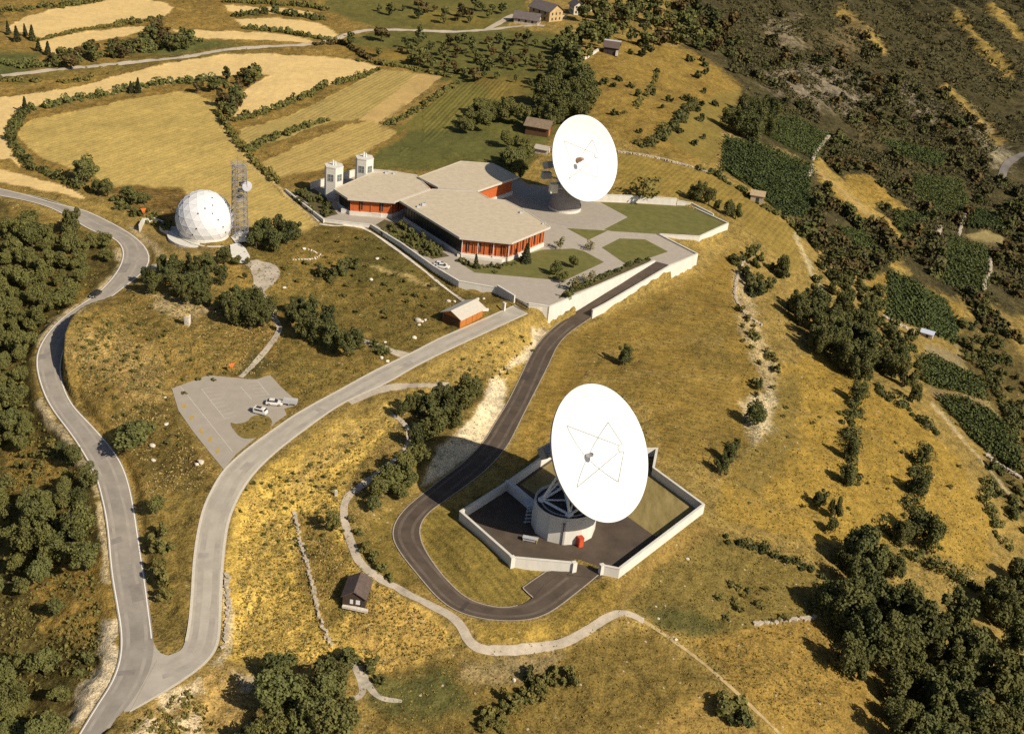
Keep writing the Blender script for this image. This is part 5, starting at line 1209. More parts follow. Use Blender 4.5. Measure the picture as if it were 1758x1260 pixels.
# ruined stone pillar on the knoll
g = G1(322, 556); r = empty("stone_pillar", g, 0, "stubby stone pillar with an orange top standing on the dry knoll", "pillar")
mb = MB(); mb.prism([(g[0] - .8, g[1] - .6), (g[0] + .7, g[1] - .8), (g[0] + .8, g[1] + .6), (g[0] - .6, g[1] + .8)], g[2] - .5, g[2] + 2.6); part(mb, "shaft", M_STONE, r, bevel=.12)
mb = MB(); mb.box((g[0] - .1, g[1], g[2] + 2.75), (1.3, 1.2, .3), .3); part(mb, "cap", mat("ochre_cap", (.5, .33, .1), .9, .2, 2), r, bevel=.06)
g = G1(577, 851); r = empty("marker_stone", g, 0, "small upright white stone left of the gravel path", "stone"); mb = MB(); mb.prism([(g[0] - .35, g[1] - .2), (g[0] + .35, g[1] - .25), (g[0] + .2, g[1] + .25), (g[0] - .3, g[1] + .25)], g[2] - .3, g[2] + 1.5); part(mb, "stone_body", M_STONE, r, bevel=.08)
# orange signs / tents
def tent(px, py, s_, label):
    g = G1(px, py); r = empty("warning_sign", g, 0, label, "sign")
    mb = MB(); mb.tube(g + np.array([0, 0, -.2]), g + np.array([0, 0, 1.6 * s_]), .06, n=6); part(mb, "post", M_DARK, r)
    u_ = np.array([.8, -.6]); q = g[:2]
    mb = MB(); a = [(*(q - np.array([.6, .8]) * .0 + np.array([.75, .55]) * k * s_), g[2] + h * s_) for k, h in ((-.75, 2.3), (.75, 2.3), (0.0, .9))]
    b_ = [(p[0] - .08, p[1] + .08, p[2]) for p in a]; mb.add(a + b_, [(0, 2, 1), (3, 4, 5), (0, 1, 4, 3), (1, 2, 5, 4), (2, 0, 3, 5)]); part(mb, "sign_panel", mat("signal_orange", (.62, .16, .03), .6, .08, 1), r)
tent(398, 641, 1.25, "orange triangular sign at the top edge of the car park"); tent(247, 374, 1.4, "orange sign on the grass left of the white dome")

# ---------------------------------------------------------------- vehicles
M_CARW = mat("car_white", (.68, .65, .58), .3, .03, 1, 0, None, .5); M_CARG = mat("car_grey", (.42, .41, .38), .35, .05, 1, 0, None, .5); M_TYRE = mat("tyre", (.02, .02, .02), .9, .1, 3); M_CARD = mat("car_dark", (.028, .024, .022), .3, .1, 1, 0, None, .5)
def loft(mb, secs, close=True):
    """secs: list of (x, half width, zlow, zhigh, topshrink) boxes along x"""
    v = []
    for x, hwid, z0, z1, tsh in secs: v += [(x, -hwid, z0), (x, hwid, z0), (x, hwid * .99, z0 * .45 + z1 * .55), (x, hwid * tsh, z1), (x, -hwid * tsh, z1), (x, -hwid * .99, z0 * .45 + z1 * .55)]
    f = []
    for i in range(len(secs) - 1):
        a = 6 * i
        for k in range(6): f.append((a + k, a + (k + 1) % 6, a + 6 + (k + 1) % 6, a + 6 + k)[::-1])
    f += [tuple(range(6)), tuple(range(6 * len(secs) - 6, 6 * len(secs)))[::-1]]
    mb.add(v, f)
def car(loc, rz, paint, label, group=None, cat="car", kind="car"):
    r = empty("parked_car" if kind != 'trailer' else "trailer", loc, rz, label, cat, group)
    def pt(mb, nm, m_, **k): return mb.build(nm, m_, r, **k)
    if kind == 'car':
        mb = MB(); loft(mb, [(-2.05, .70, .38, .78, .9), (-1.95, .80, .25, .92, .92), (-.9, .83, .22, .95, .95), (.8, .83, .22, .92, .95), (1.8, .80, .25, .80, .92), (2.05, .68, .35, .66, .9)]); pt(mb, "body", paint, bevel=.04)
        mb = MB(); loft(mb, [(-1.75, .70, .90, 1.0, .92), (-1.25, .70, .9, 1.36, .82), (.15, .70, .9, 1.38, .82), (.85, .72, .9, .98, .95)]); cb = pt(mb, "cabin_glass", M_GLASS, bevel=.03)
        mb = MB(); loft(mb, [(-1.2, .60, 1.33, 1.41, .95), (.12, .60, 1.35, 1.43, .95)]); mb2 = mb.build("roof", paint, cb)
    elif kind == 'van':
        mb = MB(); loft(mb, [(-2.1, .84, .32, 1.85, .9), (-1.9, .88, .28, 1.95, .92), (1.2, .88, .28, 1.95, .92), (1.9, .86, .28, 1.25, .9), (2.15, .8, .35, .95, .9)]); pt(mb, "body", paint, bevel=.06)
        mb = MB(); mb.box((1.62, 0, 1.52), (.5, 1.5, .5), M=[[.82, 0, .57], [0, 1, 0], [-.57, 0, .82]]); pt(mb, "windscreen", M_GLASS)
        for s_ in (-1, 1): mb = MB(); mb.box((-.2, s_ * .865, 1.45), (2.6, .06, .5)); pt(mb, "side_window", M_GLASS)
        mb = MB(); mb.box((-2.06, 0, 1.4), (.12, 1.4, .5)); pt(mb, "rear_window", M_GLASS)
        mb = MB(); mb.box((-.5, 0, 1.99), (1.6, 1.1, .09)); pt(mb, "roof_rack", M_DARK)
    else:
        mb = MB(); mb.box((0, 0, .75), (3.6, 1.8, .5)); pt(mb, "load_bed", paint, bevel=.05)
        for s_ in (-1, 1): mb = MB(); mb.box((0, s_ * .88, 1.12), (3.6, .06, .35)); pt(mb, "side_board", paint)
        mb = MB(); mb.tube((-1.8, 0, .6), (-3.0, 0, .5), .07, n=6); pt(mb, "drawbar", M_DARK)
    xs = (-1.25, 1.25) if kind != 'trailer' else (.2,)
    for x in xs:
        for s_ in (-1, 1):
            mb = MB(); mb.tube((x, s_ * .84, .31), (x, s_ * .64, .31), .31, n=14); wh = mb.build("wheel", M_TYRE, r)
            mb = MB(); mb.tube((x, s_ * .86, .31), (x, s_ * .83, .31), .17, n=10); mb.build("rim", M_CARG, wh)
    if kind != 'trailer':
        for s_ in (-1, 1): mb = MB(); mb.box((2.03 if kind == 'car' else 2.12, s_ * .55, .6), (.08, .22, .16)); pt(mb, "headlight", mat("lamp_glass", (.7, .68, .6), .2, .05, 1))
        for x in (-2.08, 2.1): mb = MB(); mb.box((x, 0, .42), (.1, 1.5, .14)); pt(mb, "bumper", M_CARG)
    return r
def parkp(px, py): q = plane_hit(np.array(float(px)), np.array(float(py)), PPL); q[2] += .09; return q
car(parkp(471, 694.5), .06, M_CARW, "white car with black windows at the right side of the car park", None, "car", 'car')
car(parkp(498, 694), math.pi + .03, M_CARG, "grey flat trailer with side boards behind the white car", None, "trailer", 'trailer')
vn = car(parkp(447, 710), -.25, M_CARW, "small white van beside the grass island of the car park", None, "van", 'van'); vn.scale = (.82, .82, .82)
for q, x_, y_ in ((0, 756, 456.5), (1, 760.5, 460)):
    c = P3(x_, y_, .02); car(c, -.15, M_CARW, ("white car parked on the station yard by the shaded wall, upper of two", "white car parked on the station yard by the shaded wall, lower of two")[q], "cars on the station yard")
c = G1(171, 502); ln = mid('main'); k = np.argmin(np.hypot(ln[:, 0] - c[0], ln[:, 1] - c[1])); tg = ln[k + 1] - ln[k - 1]
car((RB['main'][0][k] * .88 + RB['main'][1][k] * .12) + np.array([0, 0, .12]), math.atan2(tg[1], tg[0]), M_CARD, "dark car driving on the left bend of the two-lane road")
# equipment trailer by the drum
g = P3(910, 929, ZC + .03); r = empty("equipment_rack", g, -.15, "low grey equipment frame lying beside the front dish's drum", "equipment")
mb = MB(); mb.box((0, 0, .95), (3.4, 1.1, .12)); mb.build("top_board", M_STEEL, r)
for x in (-1.5, 1.5):
    for y in (-.45, .45): mb = MB(); mb.box((x, y, .45), (.1, .1, .9)); mb.build("leg", mat("yellow_paint", (.5, .42, .1), .6, .1, 2), r)
mb = MB(); mb.box((-.2, 0, .45), (2.6, .7, .5)); mb.build("cable_box", M_STEEL, r)

# ---------------------------------------------------------------- boulders and stone rows
def rock_mesh(seed):
    bm = bmesh.new(); bmesh.ops.create_icosphere(bm, subdivisions=2, radius=1.0); g_ = np.random.default_rng(seed)
    sc = g_.uniform(.7, 1.2, 3); pl_ = g_.normal(size=(9, 3)); pl_ /= np.linalg.norm(pl_, axis=1)[:, None]; cutd = g_.uniform(.55, .9, 9)
    v = np.array([q.co[:] for q in bm.verts]); f = [[q.index for q in x.verts] for x in bm.faces]; bm.free()
    for d_, c_ in zip(pl_, cutd): h = v @ d_; v = v - np.maximum(h - c_, 0)[:, None] * d_
    return np_mesh("boulder", v * sc * np.array([1, 1, .75]), f, M_STONE)
ROCKS = [rock_mesh(s_) for s_ in range(6)]
def rock(px, py, wpx, label, group=None, name="boulder"):
    g = G1(px, py); k = np.linalg.norm(g - CAMP) / FPX; o = link(name, ROCKS[(int(px) * 7 + int(py)) % 6]); s_ = wpx * k / 2
    o.location = (g[0], g[1], g[2] + s_ * .3); o.scale = (s_, s_ * .85, s_ * .8); o.rotation_euler = (0, 0, (px * 1.7) % 6.28); return tag(o, label, "boulder", group)
for lab, grp, lst in (
 ("pale boulder lying in the grass left of the orange shed", "boulders left of the orange shed", [(718,552,13),(725,553,9),(730,551,9),(719,559,9),(711,581,11)]),
 ("pale boulder lying behind the orange shed's roof", "boulders behind the orange shed", [(770,518,8),(780,519,8),(820,515,10),(830,514,8)]),
 ("pale boulder beside the gravel track near the access road", "boulders at the gravel track", [(655,616,10),(665,621,9),(661,588,7)]),
 ("pale boulder on the dry slope between the road and the car park", "boulders below the car park", [(345,795,17),(338,798,9),(262,766,13),(264,791,10),(283,683,7),(286,729,9)]),
 ("pale boulder in the meadow left of the station", "boulders in the left meadow", [(637,481,9),(648,445,8),(488,495,7),(521,428,9)]),
 ("pale stone lying by the track below the dish", "stones below the front dish", [(882,1168,9),(1130,1062,7),(1160,1098,8),(1180,960,7)]),
):
    for a in lst: rock(*a, lab, grp)
for i in range(15):
    t = i / 14; a = R(-60) + t * R(165); rock(520 + 30 * math.cos(a - .6) + (0 if t < .6 else -6), 437 - 9 * math.sin(a - .6), 4.5, "small white stone of the curved row in the left meadow", "stone row in the left meadow", "row_stone")
for i in range(9): rock(503 + 4.8 * i, 446.5 - .02 * i * i, 4.5, "small white stone of the straight row below the curved one", "straight stone row", "row_stone")
# dry-stone field walls
def dry_wall(line, h, th, label):
    p = resample(smooth_line(line, 60, 2), 40); g = ground(p[:, 0], p[:, 1]); mb = MB(); g_ = np.random.default_rng(int(line[0][0]))
    L = np.r_[0, np.cumsum(np.linalg.norm(np.diff(g[:, :2], axis=0), axis=1))]; n = int(L[-1] / .7)
    for i in range(n):
        s_ = L[-1] * (i + g_.uniform(-.2, .2)) / n; q = np.array([np.interp(s_, L, g[:, k]) for k in range(3)])
        for lay in range(2 if h > .7 else 1):
            sz = g_.uniform(.6, 1.3, 3) * np.array([.75, th, h / (2 if h > .7 else 1)]); off = g_.normal(size=2) * .15
            mb.box((q[0] + off[0], q[1] + off[1], q[2] + h * (.2 + .45 * lay)), sz, g_.uniform(0, 3.1))
    d0 = g[len(g) // 2]; r = empty("dry_stone_wall", d0, 0, label, "stone wall"); part(mb, "stones", M_RUBBLE, r); return r
dry_wall([(505,880),(512,920),(525,960),(538,1010),(548,1060),(570,1112)], .5, .6, "dark line of tumbled stones down the yellow slope left of the hut")
dry_wall([(388,985),(392,1030),(390,1080),(383,1115)], .5, .8, "row of rough stones along the right edge of the access road")
dry_wall([(1278,445),(1262,485),(1261,515),(1280,542),(1310,560)], .7, .8, "pale curving stone wall right of the sunken ramp")
dry_wall([(1423,235),(1402,260),(1395,276)], 1.2, 1.4, "pale short wall dropping from the upper vineyard"); dry_wall([(1394,285),(1388,305)], 1.0, 1.2, "pale stub of wall below the vineyard path")
dry_wall([(1583,376),(1580,395),(1572,405)], 1.2, 1.4, "short pale wall left of the paired walls on the slope"); dry_wall([(1614,392),(1606,415),(1597,436)], 1.4, 2.0, "pale double wall on the terraced slope at the right")
dry_wall([(1698,445),(1701,465),(1690,485),(1688,500)], 1.2, 1.4, "bent pale wall at the edge of the far right vineyard"); dry_wall([(1517,545),(1545,560),(1575,573)], .9, 1.0, "thin pale wall left of the blue-roofed hut")
dry_wall([(1400,1060),(1350,1066),(1290,1072)], .7, .9, "pale wall reaching left from the dark lower right wood"); dry_wall([(1660,360),(1650,385),(1646,405)], 1.0, 1.2, "thin pale wall in the scrub above the far right vineyard")
dry_wall([(1060,262),(1110,268),(1170,283),(1225,300)], .8, .9, "pale boundary wall right of the rear dish"); dry_wall([(1750,820),(1715,800),(1690,780)], .9, 1.0, "pale wall below the lowest dark vineyard")
dry_wall([(1480,395),(1545,425)], .8, 1.0, "pale thin wall across the scrub slope") if False else None
# ---------------------------------------------------------------- plants
def leaf_mat(name, dark, light, sat=.25):
    m = bpy.data.materials.new(name); m.use_nodes = True
    n = m.node_tree.nodes; l = m.node_tree.links; b = n["Principled BSDF"]; b.inputs["Roughness"].default_value = .8; b.inputs["Specular IOR Level"].default_value = .12
    oi = n.new("ShaderNodeObjectInfo"); tc = n.new("ShaderNodeTexCoord"); no = n.new("ShaderNodeTexNoise"); no.inputs["Scale"].default_value = 5.0; no.inputs["Detail"].default_value = 3
    geo = n.new("ShaderNodeNewGeometry")
    l.new(tc.outputs["Object"], no.inputs["Vector"])
    a = n.new("ShaderNodeMath"); a.operation = 'MULTIPLY_ADD'; a.inputs[1].default_value = .6; l.new(oi.outputs["Random"], a.inputs[0]); l.new(no.outputs["Fac"], a.inputs[2])
    a2 = n.new("ShaderNodeMath"); a2.operation = 'MULTIPLY_ADD'; a2.inputs[1].default_value = .36; l.new(geo.outputs["Random Per Island"], a2.inputs[0]); l.new(a.outputs[0], a2.inputs[2])
    cr = n.new("ShaderNodeValToRGB"); cr.color_ramp.elements[0].position = .45; cr.color_ramp.elements[1].position = 1.35 / 1.5
    cr.color_ramp.elements[0].color = (*dark, 1); cr.color_ramp.elements[1].color = (*light, 1); l.new(a2.outputs[0], cr.inputs[0])
    hm = n.new("ShaderNodeMix"); hm.data_type = 'RGBA'; hm.inputs["B"].default_value = (light[0] * 1.25, light[1] * .98, light[2] * .8, 1); l.new(cr.outputs[0], hm.inputs["A"])
    h1 = n.new("ShaderNodeMath"); h1.operation = 'MULTIPLY'; h1.inputs[1].default_value = 7.31; l.new(oi.outputs["Random"], h1.inputs[0]); h2 = n.new("ShaderNodeMath"); h2.operation = 'FRACT'; l.new(h1.outputs[0], h2.inputs[0]); h3 = n.new("ShaderNodeMath"); h3.operation = 'MULTIPLY'; h3.inputs[1].default_value = .45; l.new(h2.outputs[0], h3.inputs[0])
    l.new(h3.outputs[0], hm.inputs["Factor"]); l.new(hm.outputs["Result"], b.inputs["Base Color"])
    return m
L_TREE = leaf_mat("foliage", (.024, .031, .012), (.125, .130, .040))
L_OLV = leaf_mat("foliage_olive", (.044, .048, .015), (.15, .14, .04))
L_DARK = leaf_mat("foliage_dark", (.017, .023, .010), (.094, .100, .032))
L_RUST = leaf_mat("foliage_rust", (.034, .027, .011), (.10, .078, .028))
L_VINE = leaf_mat("vine_leaves", (.034, .048, .016), (.085, .108, .034))
L_CON = leaf_mat("needles", (.014, .018, .009), (.042, .046, .018))
L_TUFT = leaf_mat("dry_tufts", (.11, .082, .026), (.25, .185, .05))
L_SCR = leaf_mat("scrub_leaves", (.020, .021, .010), (.085, .078, .03))
BARK = mat("bark", (.07, .05, .035), .95, .3, 3)

def leaf_quads(c, nrm, size, g_):
    """one bent leaf spray (quad) per point"""
    n = len(c); t = g_.normal(size=(n, 3)); u = np.cross(nrm, t); u /= np.linalg.norm(u, axis=1)[:, None] + 1e-9; w_ = np.cross(nrm, u)
    s_ = np.asarray(size)[:, None]; a = c - u * s_ * .5 - w_ * s_ * .35; b_ = c + u * s_ * .45 - w_ * s_ * .45; d = c + u * s_ * .55 + w_ * s_ * .4; e = c - u * s_ * .4 + w_ * s_ * .5
    v = np.stack([a, b_, d, e], 1).reshape(-1, 3); f = np.arange(4 * n).reshape(n, 4); return v, f
def crown_pts(g_, n, nclump, shape=(.42, .42, .40), zc=.60, low=.0):
    """points and outward normals of foliage clumps inside a crown of unit height"""
    cc = g_.normal(size=(nclump, 3)); cc /= np.linalg.norm(cc, axis=1)[:, None]; cc *= g_.uniform(.3, .92, nclump)[:, None]
    cr_ = g_.uniform(.22, .44, nclump)
    k = g_.integers(0, nclump, n); d = g_.normal(size=(n, 3)); d /= np.linalg.norm(d, axis=1)[:, None]
    rad = g_.uniform(.55, 1.08, n) ** .6
    p = cc[k] + d * (cr_[k] * rad)[:, None]
    q = p * np.array(shape); q[:, 2] += zc
    nr_ = d * .8 + g_.normal(size=(n, 3)) * .55 + np.array([0, 0, .25]); nr_ /= np.linalg.norm(nr_, axis=1)[:, None]
    return q, nr_
def tree_meshes(seed, n=1100, lm=None, shape=(.40, .40, .40), zc=.58, leaf=.075, clumps=15, conif=False):
    g_ = np.random.default_rng(seed)
    if conif:
        h = g_.uniform(.08, 1, n) ** .8; a = g_.uniform(0, 6.283, n); tier = .75 + .25 * np.abs(np.sin(h * 22)); r_ = (1 - h) * .30 * tier * g_.uniform(.45, 1.05, n) + .012
        c = np.stack([r_ * np.cos(a), r_ * np.sin(a), h - r_ * .25], 1); nr_ = np.stack([np.cos(a) * .5, np.sin(a) * .5, np.full(n, .8)], 1) + g_.normal(size=(n, 3)) * .4
        nr_ /= np.linalg.norm(nr_, axis=1)[:, None]
    else: c, nr_ = crown_pts(g_, n, clumps, shape, zc)
    v, f = leaf_quads(c, nr_, g_.uniform(.6, 1.3, n) * leaf, g_)
    cm = np_mesh("crown", v, f, lm)
    mb = MB(); top = .5 if not conif else .95
    mb.tube((0, 0, -.06), (.01, 0, top * .6), .03, .02, 7); mb.tube((.01, 0, top * .6), (.0, .01, top), .02, .008, 6)
    if not conif:
        for i in range(5):
            a = i * 1.256 + seed; mb.tube((.01, 0, .2 + .06 * i), (.24 * math.cos(a), .24 * math.sin(a), .5 + .05 * i), .013, .004, 5)
    tm = bpy.data.meshes.new("trunk"); tm.from_pydata(mb.v, [], mb.f); tm.materials.append(BARK)
    return tm, cm
def shrub_mesh(seed, n=380, lm=None, leaf=.15, flat=.5):
    g_ = np.random.default_rng(seed); c, nr_ = crown_pts(g_, n, 8, (.5, .5, flat), flat * .75); c[:, 2] = np.abs(c[:, 2])
    v, f = leaf_quads(c, nr_, g_.uniform(.6, 1.3, n) * leaf, g_)
    mb = MB()
    for i in range(4): a = i * 1.57 + seed; mb.tube((0, 0, -.15), (.28 * math.cos(a), .28 * math.sin(a), flat * .8), .03, .008, 4, cap=False)
    f = np.r_[f, np.array(mb.f) + len(v)]; v = np.r_[v, np.array(mb.v)]
    me = np_mesh("shrub", v, f, lm); me.materials.append(BARK)
    mi = np.zeros(len(f), np.int32); mi[n:] = 1; me.polygons.foreach_set("material_index", mi); return me
KIND = {}
KIND['tree'] = [tree_meshes(s_, 3600, L_TREE, (.34 + .06 * (s_ % 3), .36 + .05 * (s_ % 2), .42 - .03 * (s_ % 3)), .57, .042, 20 + 2 * s_) for s_ in range(5)]
KIND['olive'] = [tree_meshes(20 + s_, 2600, L_OLV, (.42, .40, .40), .58, .048, 14) for s_ in range(3)]
KIND['dark'] = [tree_meshes(40 + s_, 3800, L_DARK, (.31 + .04 * (s_ % 3), .33 + .03 * (s_ % 2), .45), .54, .042, 20 + 2 * s_) for s_ in range(5)]
KIND['far'] = [tree_meshes(60 + s_, 420, (L_TREE, L_RUST, L_DARK)[s_ % 3], (.44, .44, .40), .58, .12, 9) for s_ in range(6)]
KIND['airy'] = [tree_meshes(80 + s_, 260, L_OLV, (.46, .46, .40), .58, .085, 12) for s_ in range(2)]
KIND['conifer'] = [tree_meshes(90 + s_, 900, L_CON, leaf=.075, conif=True) for s_ in range(2)]
SHRUB = {'shrub': [shrub_mesh(s_, 620, L_TREE, .11) for s_ in range(4)], 'olive': [shrub_mesh(10 + s_, 560, L_OLV, .11) for s_ in range(3)], 'dark': [shrub_mesh(20 + s_, 620, L_DARK, .11) for s_ in range(3)], 'rust': [shrub_mesh(30 + s_, 300, L_RUST) for s_ in range(2)], 'far': [shrub_mesh(40 + s_, 130, (L_DARK, L_RUST, L_SCR, L_DARK)[s_ % 4], .24) for s_ in range(4)]}
_tc = [0]
QUEUE = []
def put_tree(g, h, kind, label, group=None, name="tree", cat="tree", single=False, wide=1.0):
    """g ground point, h height in metres; trees wait in a queue until all are known"""
    _tc[0] += 1; i = _tc[0]
    QUEUE.append((single, h * ppm(g), i % len(KIND[kind]), (i * 2.399) % 6.283, (1 + .16 * math.sin(i * 3.7)) * wide, i, g, h, kind, label, group, name, cat))
def plant_queue(limit=292):
    order = sorted(QUEUE, key=lambda q: (not q[0], -q[1])); nt_ = 0; rest = {}
    for q in order:
        single, ap, vi, rz, s_, i, g, h, kind, label, group, name, cat = q
        if name == "tree":
            nt_ += 1
            if nt_ > limit: rest.setdefault(kind, []).append(q); continue
        tm, cm = KIND[kind][vi]
        r = bpy.data.objects.new(name, None); COL.objects.link(r); r.location = (g[0], g[1], g[2] - .1); r.rotation_euler = (.05 * math.sin(i), .05 * math.cos(i * 1.3), rz); r.scale = (h * s_, h * s_, h); r.empty_display_size = .3
        tag(r, label, cat, group); link("trunk", tm, r); link("crown", cm, r)
    for kind, qs in rest.items():                     # the smallest of them, too many to count, as one wood
        V = []; F_ = []; nv = 0
        for single, ap, vi, rz, s_, i, g, h, *_ in qs:
            me = KIND[kind][vi][1]; v = np.empty(len(me.vertices) * 3, np.float32); me.vertices.foreach_get("co", v); v = v.reshape(-1, 3)
            v = v * np.array([h * s_, h * s_, h]); c_, s2 = math.cos(rz), math.sin(rz); v = np.stack([v[:, 0] * c_ - v[:, 1] * s2, v[:, 0] * s2 + v[:, 1] * c_, v[:, 2]], 1) + g
            V.append(v); F_.append(np.arange(len(v)).reshape(-1, 4) + nv); nv += len(v)
        o = link("woodland", np_mesh("woodland", np.concatenate(V), np.concatenate(F_), KIND[kind][0][1].materials[0])); tag(o, "smaller trees massed together in the woods and belts", "woodland", None, 'stuff')
def put_shrub(g, wd, kind, label, group=None, name="shrub", cat="shrub", tall=1.0):
    _tc[0] += 1; o = link(name, SHRUB[kind][_tc[0] % len(SHRUB[kind])]); s_ = 1 + .2 * math.sin(_tc[0] * 3.7)
    o.location = (g[0], g[1], g[2] - .05); o.rotation_euler = (0, 0, (_tc[0] * 2.399) % 6.283); o.scale = (wd * s_, wd / s_, wd * tall); return tag(o, label, cat, group)
def ppm(g): return FPX / ((np.asarray(g) - CAMP) @ FWD)
def trees(lst, kind, label, group=None, name="tree", ratio=1.12, cat="tree", single=True, wide=1.0):
    """lst of (base x, base y, crown width) in the photograph"""
    g = ground([a[0] for a in lst], [a[1] for a in lst])
    for q, a in zip(g, lst): put_tree(q, a[2] / ppm(q) * ratio, kind, label, group, name, cat, single, wide)
def shrubs(lst, kind, label, group=None, tall=1.0, name="shrub"):
    g = ground([a[0] for a in lst], [a[1] for a in lst])
    for q, a in zip(g, lst): put_shrub(q, a[2] / ppm(q), kind, label, group, name, tall=tall)
def scatter(poly, n, seed, dist=0.0, avoid=None):
    g_ = np.random.default_rng(seed); p = np.asarray(poly, float); out = []; lo, hi = p.min(0), p.max(0); tries = 0
    while len(out) < n and tries < 60:
        tries += 1; c = g_.uniform(lo, hi, (n * 2, 2)); c = c[in_poly(c[:, 0], c[:, 1], p)]
        for q in c:
            if len(out) >= n: break
            if avoid is not None and any(in_poly(q[:1], q[1:2], a)[0] for a in avoid): continue
            if dist and out:
                o = np.array(out); dd = np.hypot(o[:, 0] - q[0], (o[:, 1] - q[1]) * 1.7)
                if dd.min() < dist: continue
            out.append(q)
    return np.array(out)
def wood(poly, n, smin, smax, kind, label, group, seed, dist, name="tree", ratio=1.15, avoid=None):
    s_ = scatter(poly, n, seed, dist, avoid); g_ = np.random.default_rng(seed + 1)
    if len(s_) == 0: return
    s_ = s_[np.argsort(s_[:, 1])]; z_ = g_.uniform(smin, smax, len(s_)) * np.where(g_.random(len(s_)) < .3, .72, 1.0)
    trees([(a, b_ + .42 * w_, w_) for (a, b_), w_ in zip(s_, z_)], kind, label, group, name, ratio, "bush" if name == "bush" else "tree", False)
def brush(poly, n, smin, smax, kind, label, group, seed, dist, avoid=None, tall=1.0):
    if smax <= 18: return low_bushes(poly, n, smin, smax, kind, label, seed, dist, avoid, tall)
    s_ = scatter(poly, n, seed, dist, avoid); g_ = np.random.default_rng(seed + 1)
    if len(s_): shrubs([(a, b_, g_.uniform(smin, smax)) for a, b_ in s_], kind, label, group, tall)
def low_bushes(poly, n, smin, smax, kind, label, seed, dist, avoid, tall):
    """a sprinkling of low growth too small to count, as one object"""
    s_ = scatter(poly, n, seed, dist, avoid); g_ = np.random.default_rng(seed + 1); q = ground(s_[:, 0], s_[:, 1]); V = []; F_ = []; nv = 0
    for i, p in enumerate(q):
        me = SHRUB[kind][i % len(SHRUB[kind])]; v = np.empty(len(me.vertices) * 3, np.float32); me.vertices.foreach_get("co", v); v = v.reshape(-1, 3); nq = [f_.vertices[:] for f_ in me.polygons if f_.material_index == 0]
        wd = g_.uniform(smin, smax) / ppm(p); a = g_.uniform(0, 6.28); v = v * np.array([wd, wd, wd * tall]); V.append(np.stack([v[:, 0] * math.cos(a) - v[:, 1] * math.sin(a), v[:, 0] * math.sin(a) + v[:, 1] * math.cos(a), v[:, 2]], 1) + p); F_.append(np.array(nq) + nv); nv += len(v)
    o = link("low_bushes", np_mesh("low_bushes", np.concatenate(V), np.concatenate(F_), SHRUB[kind][0].materials[0])); tag(o, label.replace("bush ", "bushes ", 1), "bushes", None, 'stuff')
def hedge(line, wpx, hgt, label, lm=None, seed=1, dens=1.0, name="hedge", wob=.35, kind=None, cat="hedge"):
    """one hedge: foliage along a picture line, wpx wide, hgt metres high"""
    g_ = np.random.default_rng(seed); p = resample(np.asarray(line, float), 80); q = ground(p[:, 0], p[:, 1]); L = np.r_[0, np.cumsum(np.linalg.norm(np.diff(q[:, :2], axis=0), axis=1))]
    sc = ppm(q).mean(); wm = wpx / sc; ncl = max(5, int(L[-1] / (wm * .30) * dens)); per = int(np.clip(60 * min(1.6, sc / 4), 26, 90)); V = []; F_ = []; nv = 0
    for i in range(ncl):
        s_ = g_.uniform(0, L[-1]); c = np.array([np.interp(s_, L, q[:, k]) for k in range(3)]); c[:2] += g_.normal(size=2) * wm * wob
        c[2] = hz(c[0], c[1]); big = g_.random() ** 2; rr = wm * (.24 + .5 * big); hh = hgt * (.35 + 1.05 * big * g_.uniform(.7, 1.2))
        d = g_.normal(size=(per, 3)); d /= np.linalg.norm(d, axis=1)[:, None]; pt_ = d * np.array([rr, rr, hh * .55]) * (g_.uniform(.6, 1.05, per) ** .5)[:, None] + c + np.array([0, 0, hh * .45])
        nr_ = d + g_.normal(size=(per, 3)) * .5; nr_ /= np.linalg.norm(nr_, axis=1)[:, None]; lf = max(2.6 / sc, .22) * g_.uniform(.7, 1.4, per)
        v, f = leaf_quads(pt_, nr_, lf, g_); V.append(v); F_.append(f + nv); nv += len(v)
    o0 = q[40]; V = np.concatenate(V) - o0; o = link(name, np_mesh(name, V, np.concatenate(F_), lm or L_TREE)); o.location = o0
    return tag(o, label, cat, None, kind)

# hedges and belts of the plateau
hedge([(50,190),(75,184),(140,172),(200,160),(250,148),(330,142),(372,136)], 11, 2.6, "long dark hedge curving over the top of the big oval field", L_TREE, 1)
hedge([(48,192),(26,210),(20,240),(32,268),(60,290),(90,303),(130,318),(165,332)], 12, 2.6, "dark hedge round the left end of the big oval field", L_TREE, 2)
hedge([(402,209),(440,199),(500,178),(560,148),(610,138),(652,120)], 8, 2.2, "hedge between the sweeping straw field and the striped one", L_TREE, 3)
hedge([(425,262),(450,246),(500,228),(540,213),(562,209)], 10, 2.4, "hedge between the two striped straw fields", L_TREE, 4)
hedge([(376,195),(395,228),(420,262),(450,292),(478,314)], 8, 1.8, "scrubby hedge down the right side of the big oval field", L_OLV, 5, .7)
hedge([(-5,26),(60,15),(140,8),(180,-2)], 14, 3, "dark hedge above the topmost left straw field", L_TREE, 6)
hedge([(200,44),(245,38),(283,32)], 8, 2.2, "short hedge between the two upper left straw fields", L_TREE, 7)
hedge([(385,4),(470,8),(540,14),(560,20)], 8, 3, "thin hedge at the top edge right of centre left", L_TREE, 8)
hedge([(400,29),(470,22),(490,26),(560,36)], 7, 3, "ragged hedge above the small rounded straw field", L_DARK, 9)
hedge([(420,50),(480,55),(550,68),(580,70)], 5, 1.8, "thin hedge below the small rounded straw field", L_TREE, 10)
hedge([(610,104),(660,112),(700,118),(740,126),(775,134)], 7, 1.8, "broken hedge along the orchard's lower edge", L_OLV, 11, .7)
hedge([(664,216),(700,200),(730,180),(760,160),(786,143)], 9, 1.8, "scrubby strip beside the pale striped field", L_OLV, 12, .7)
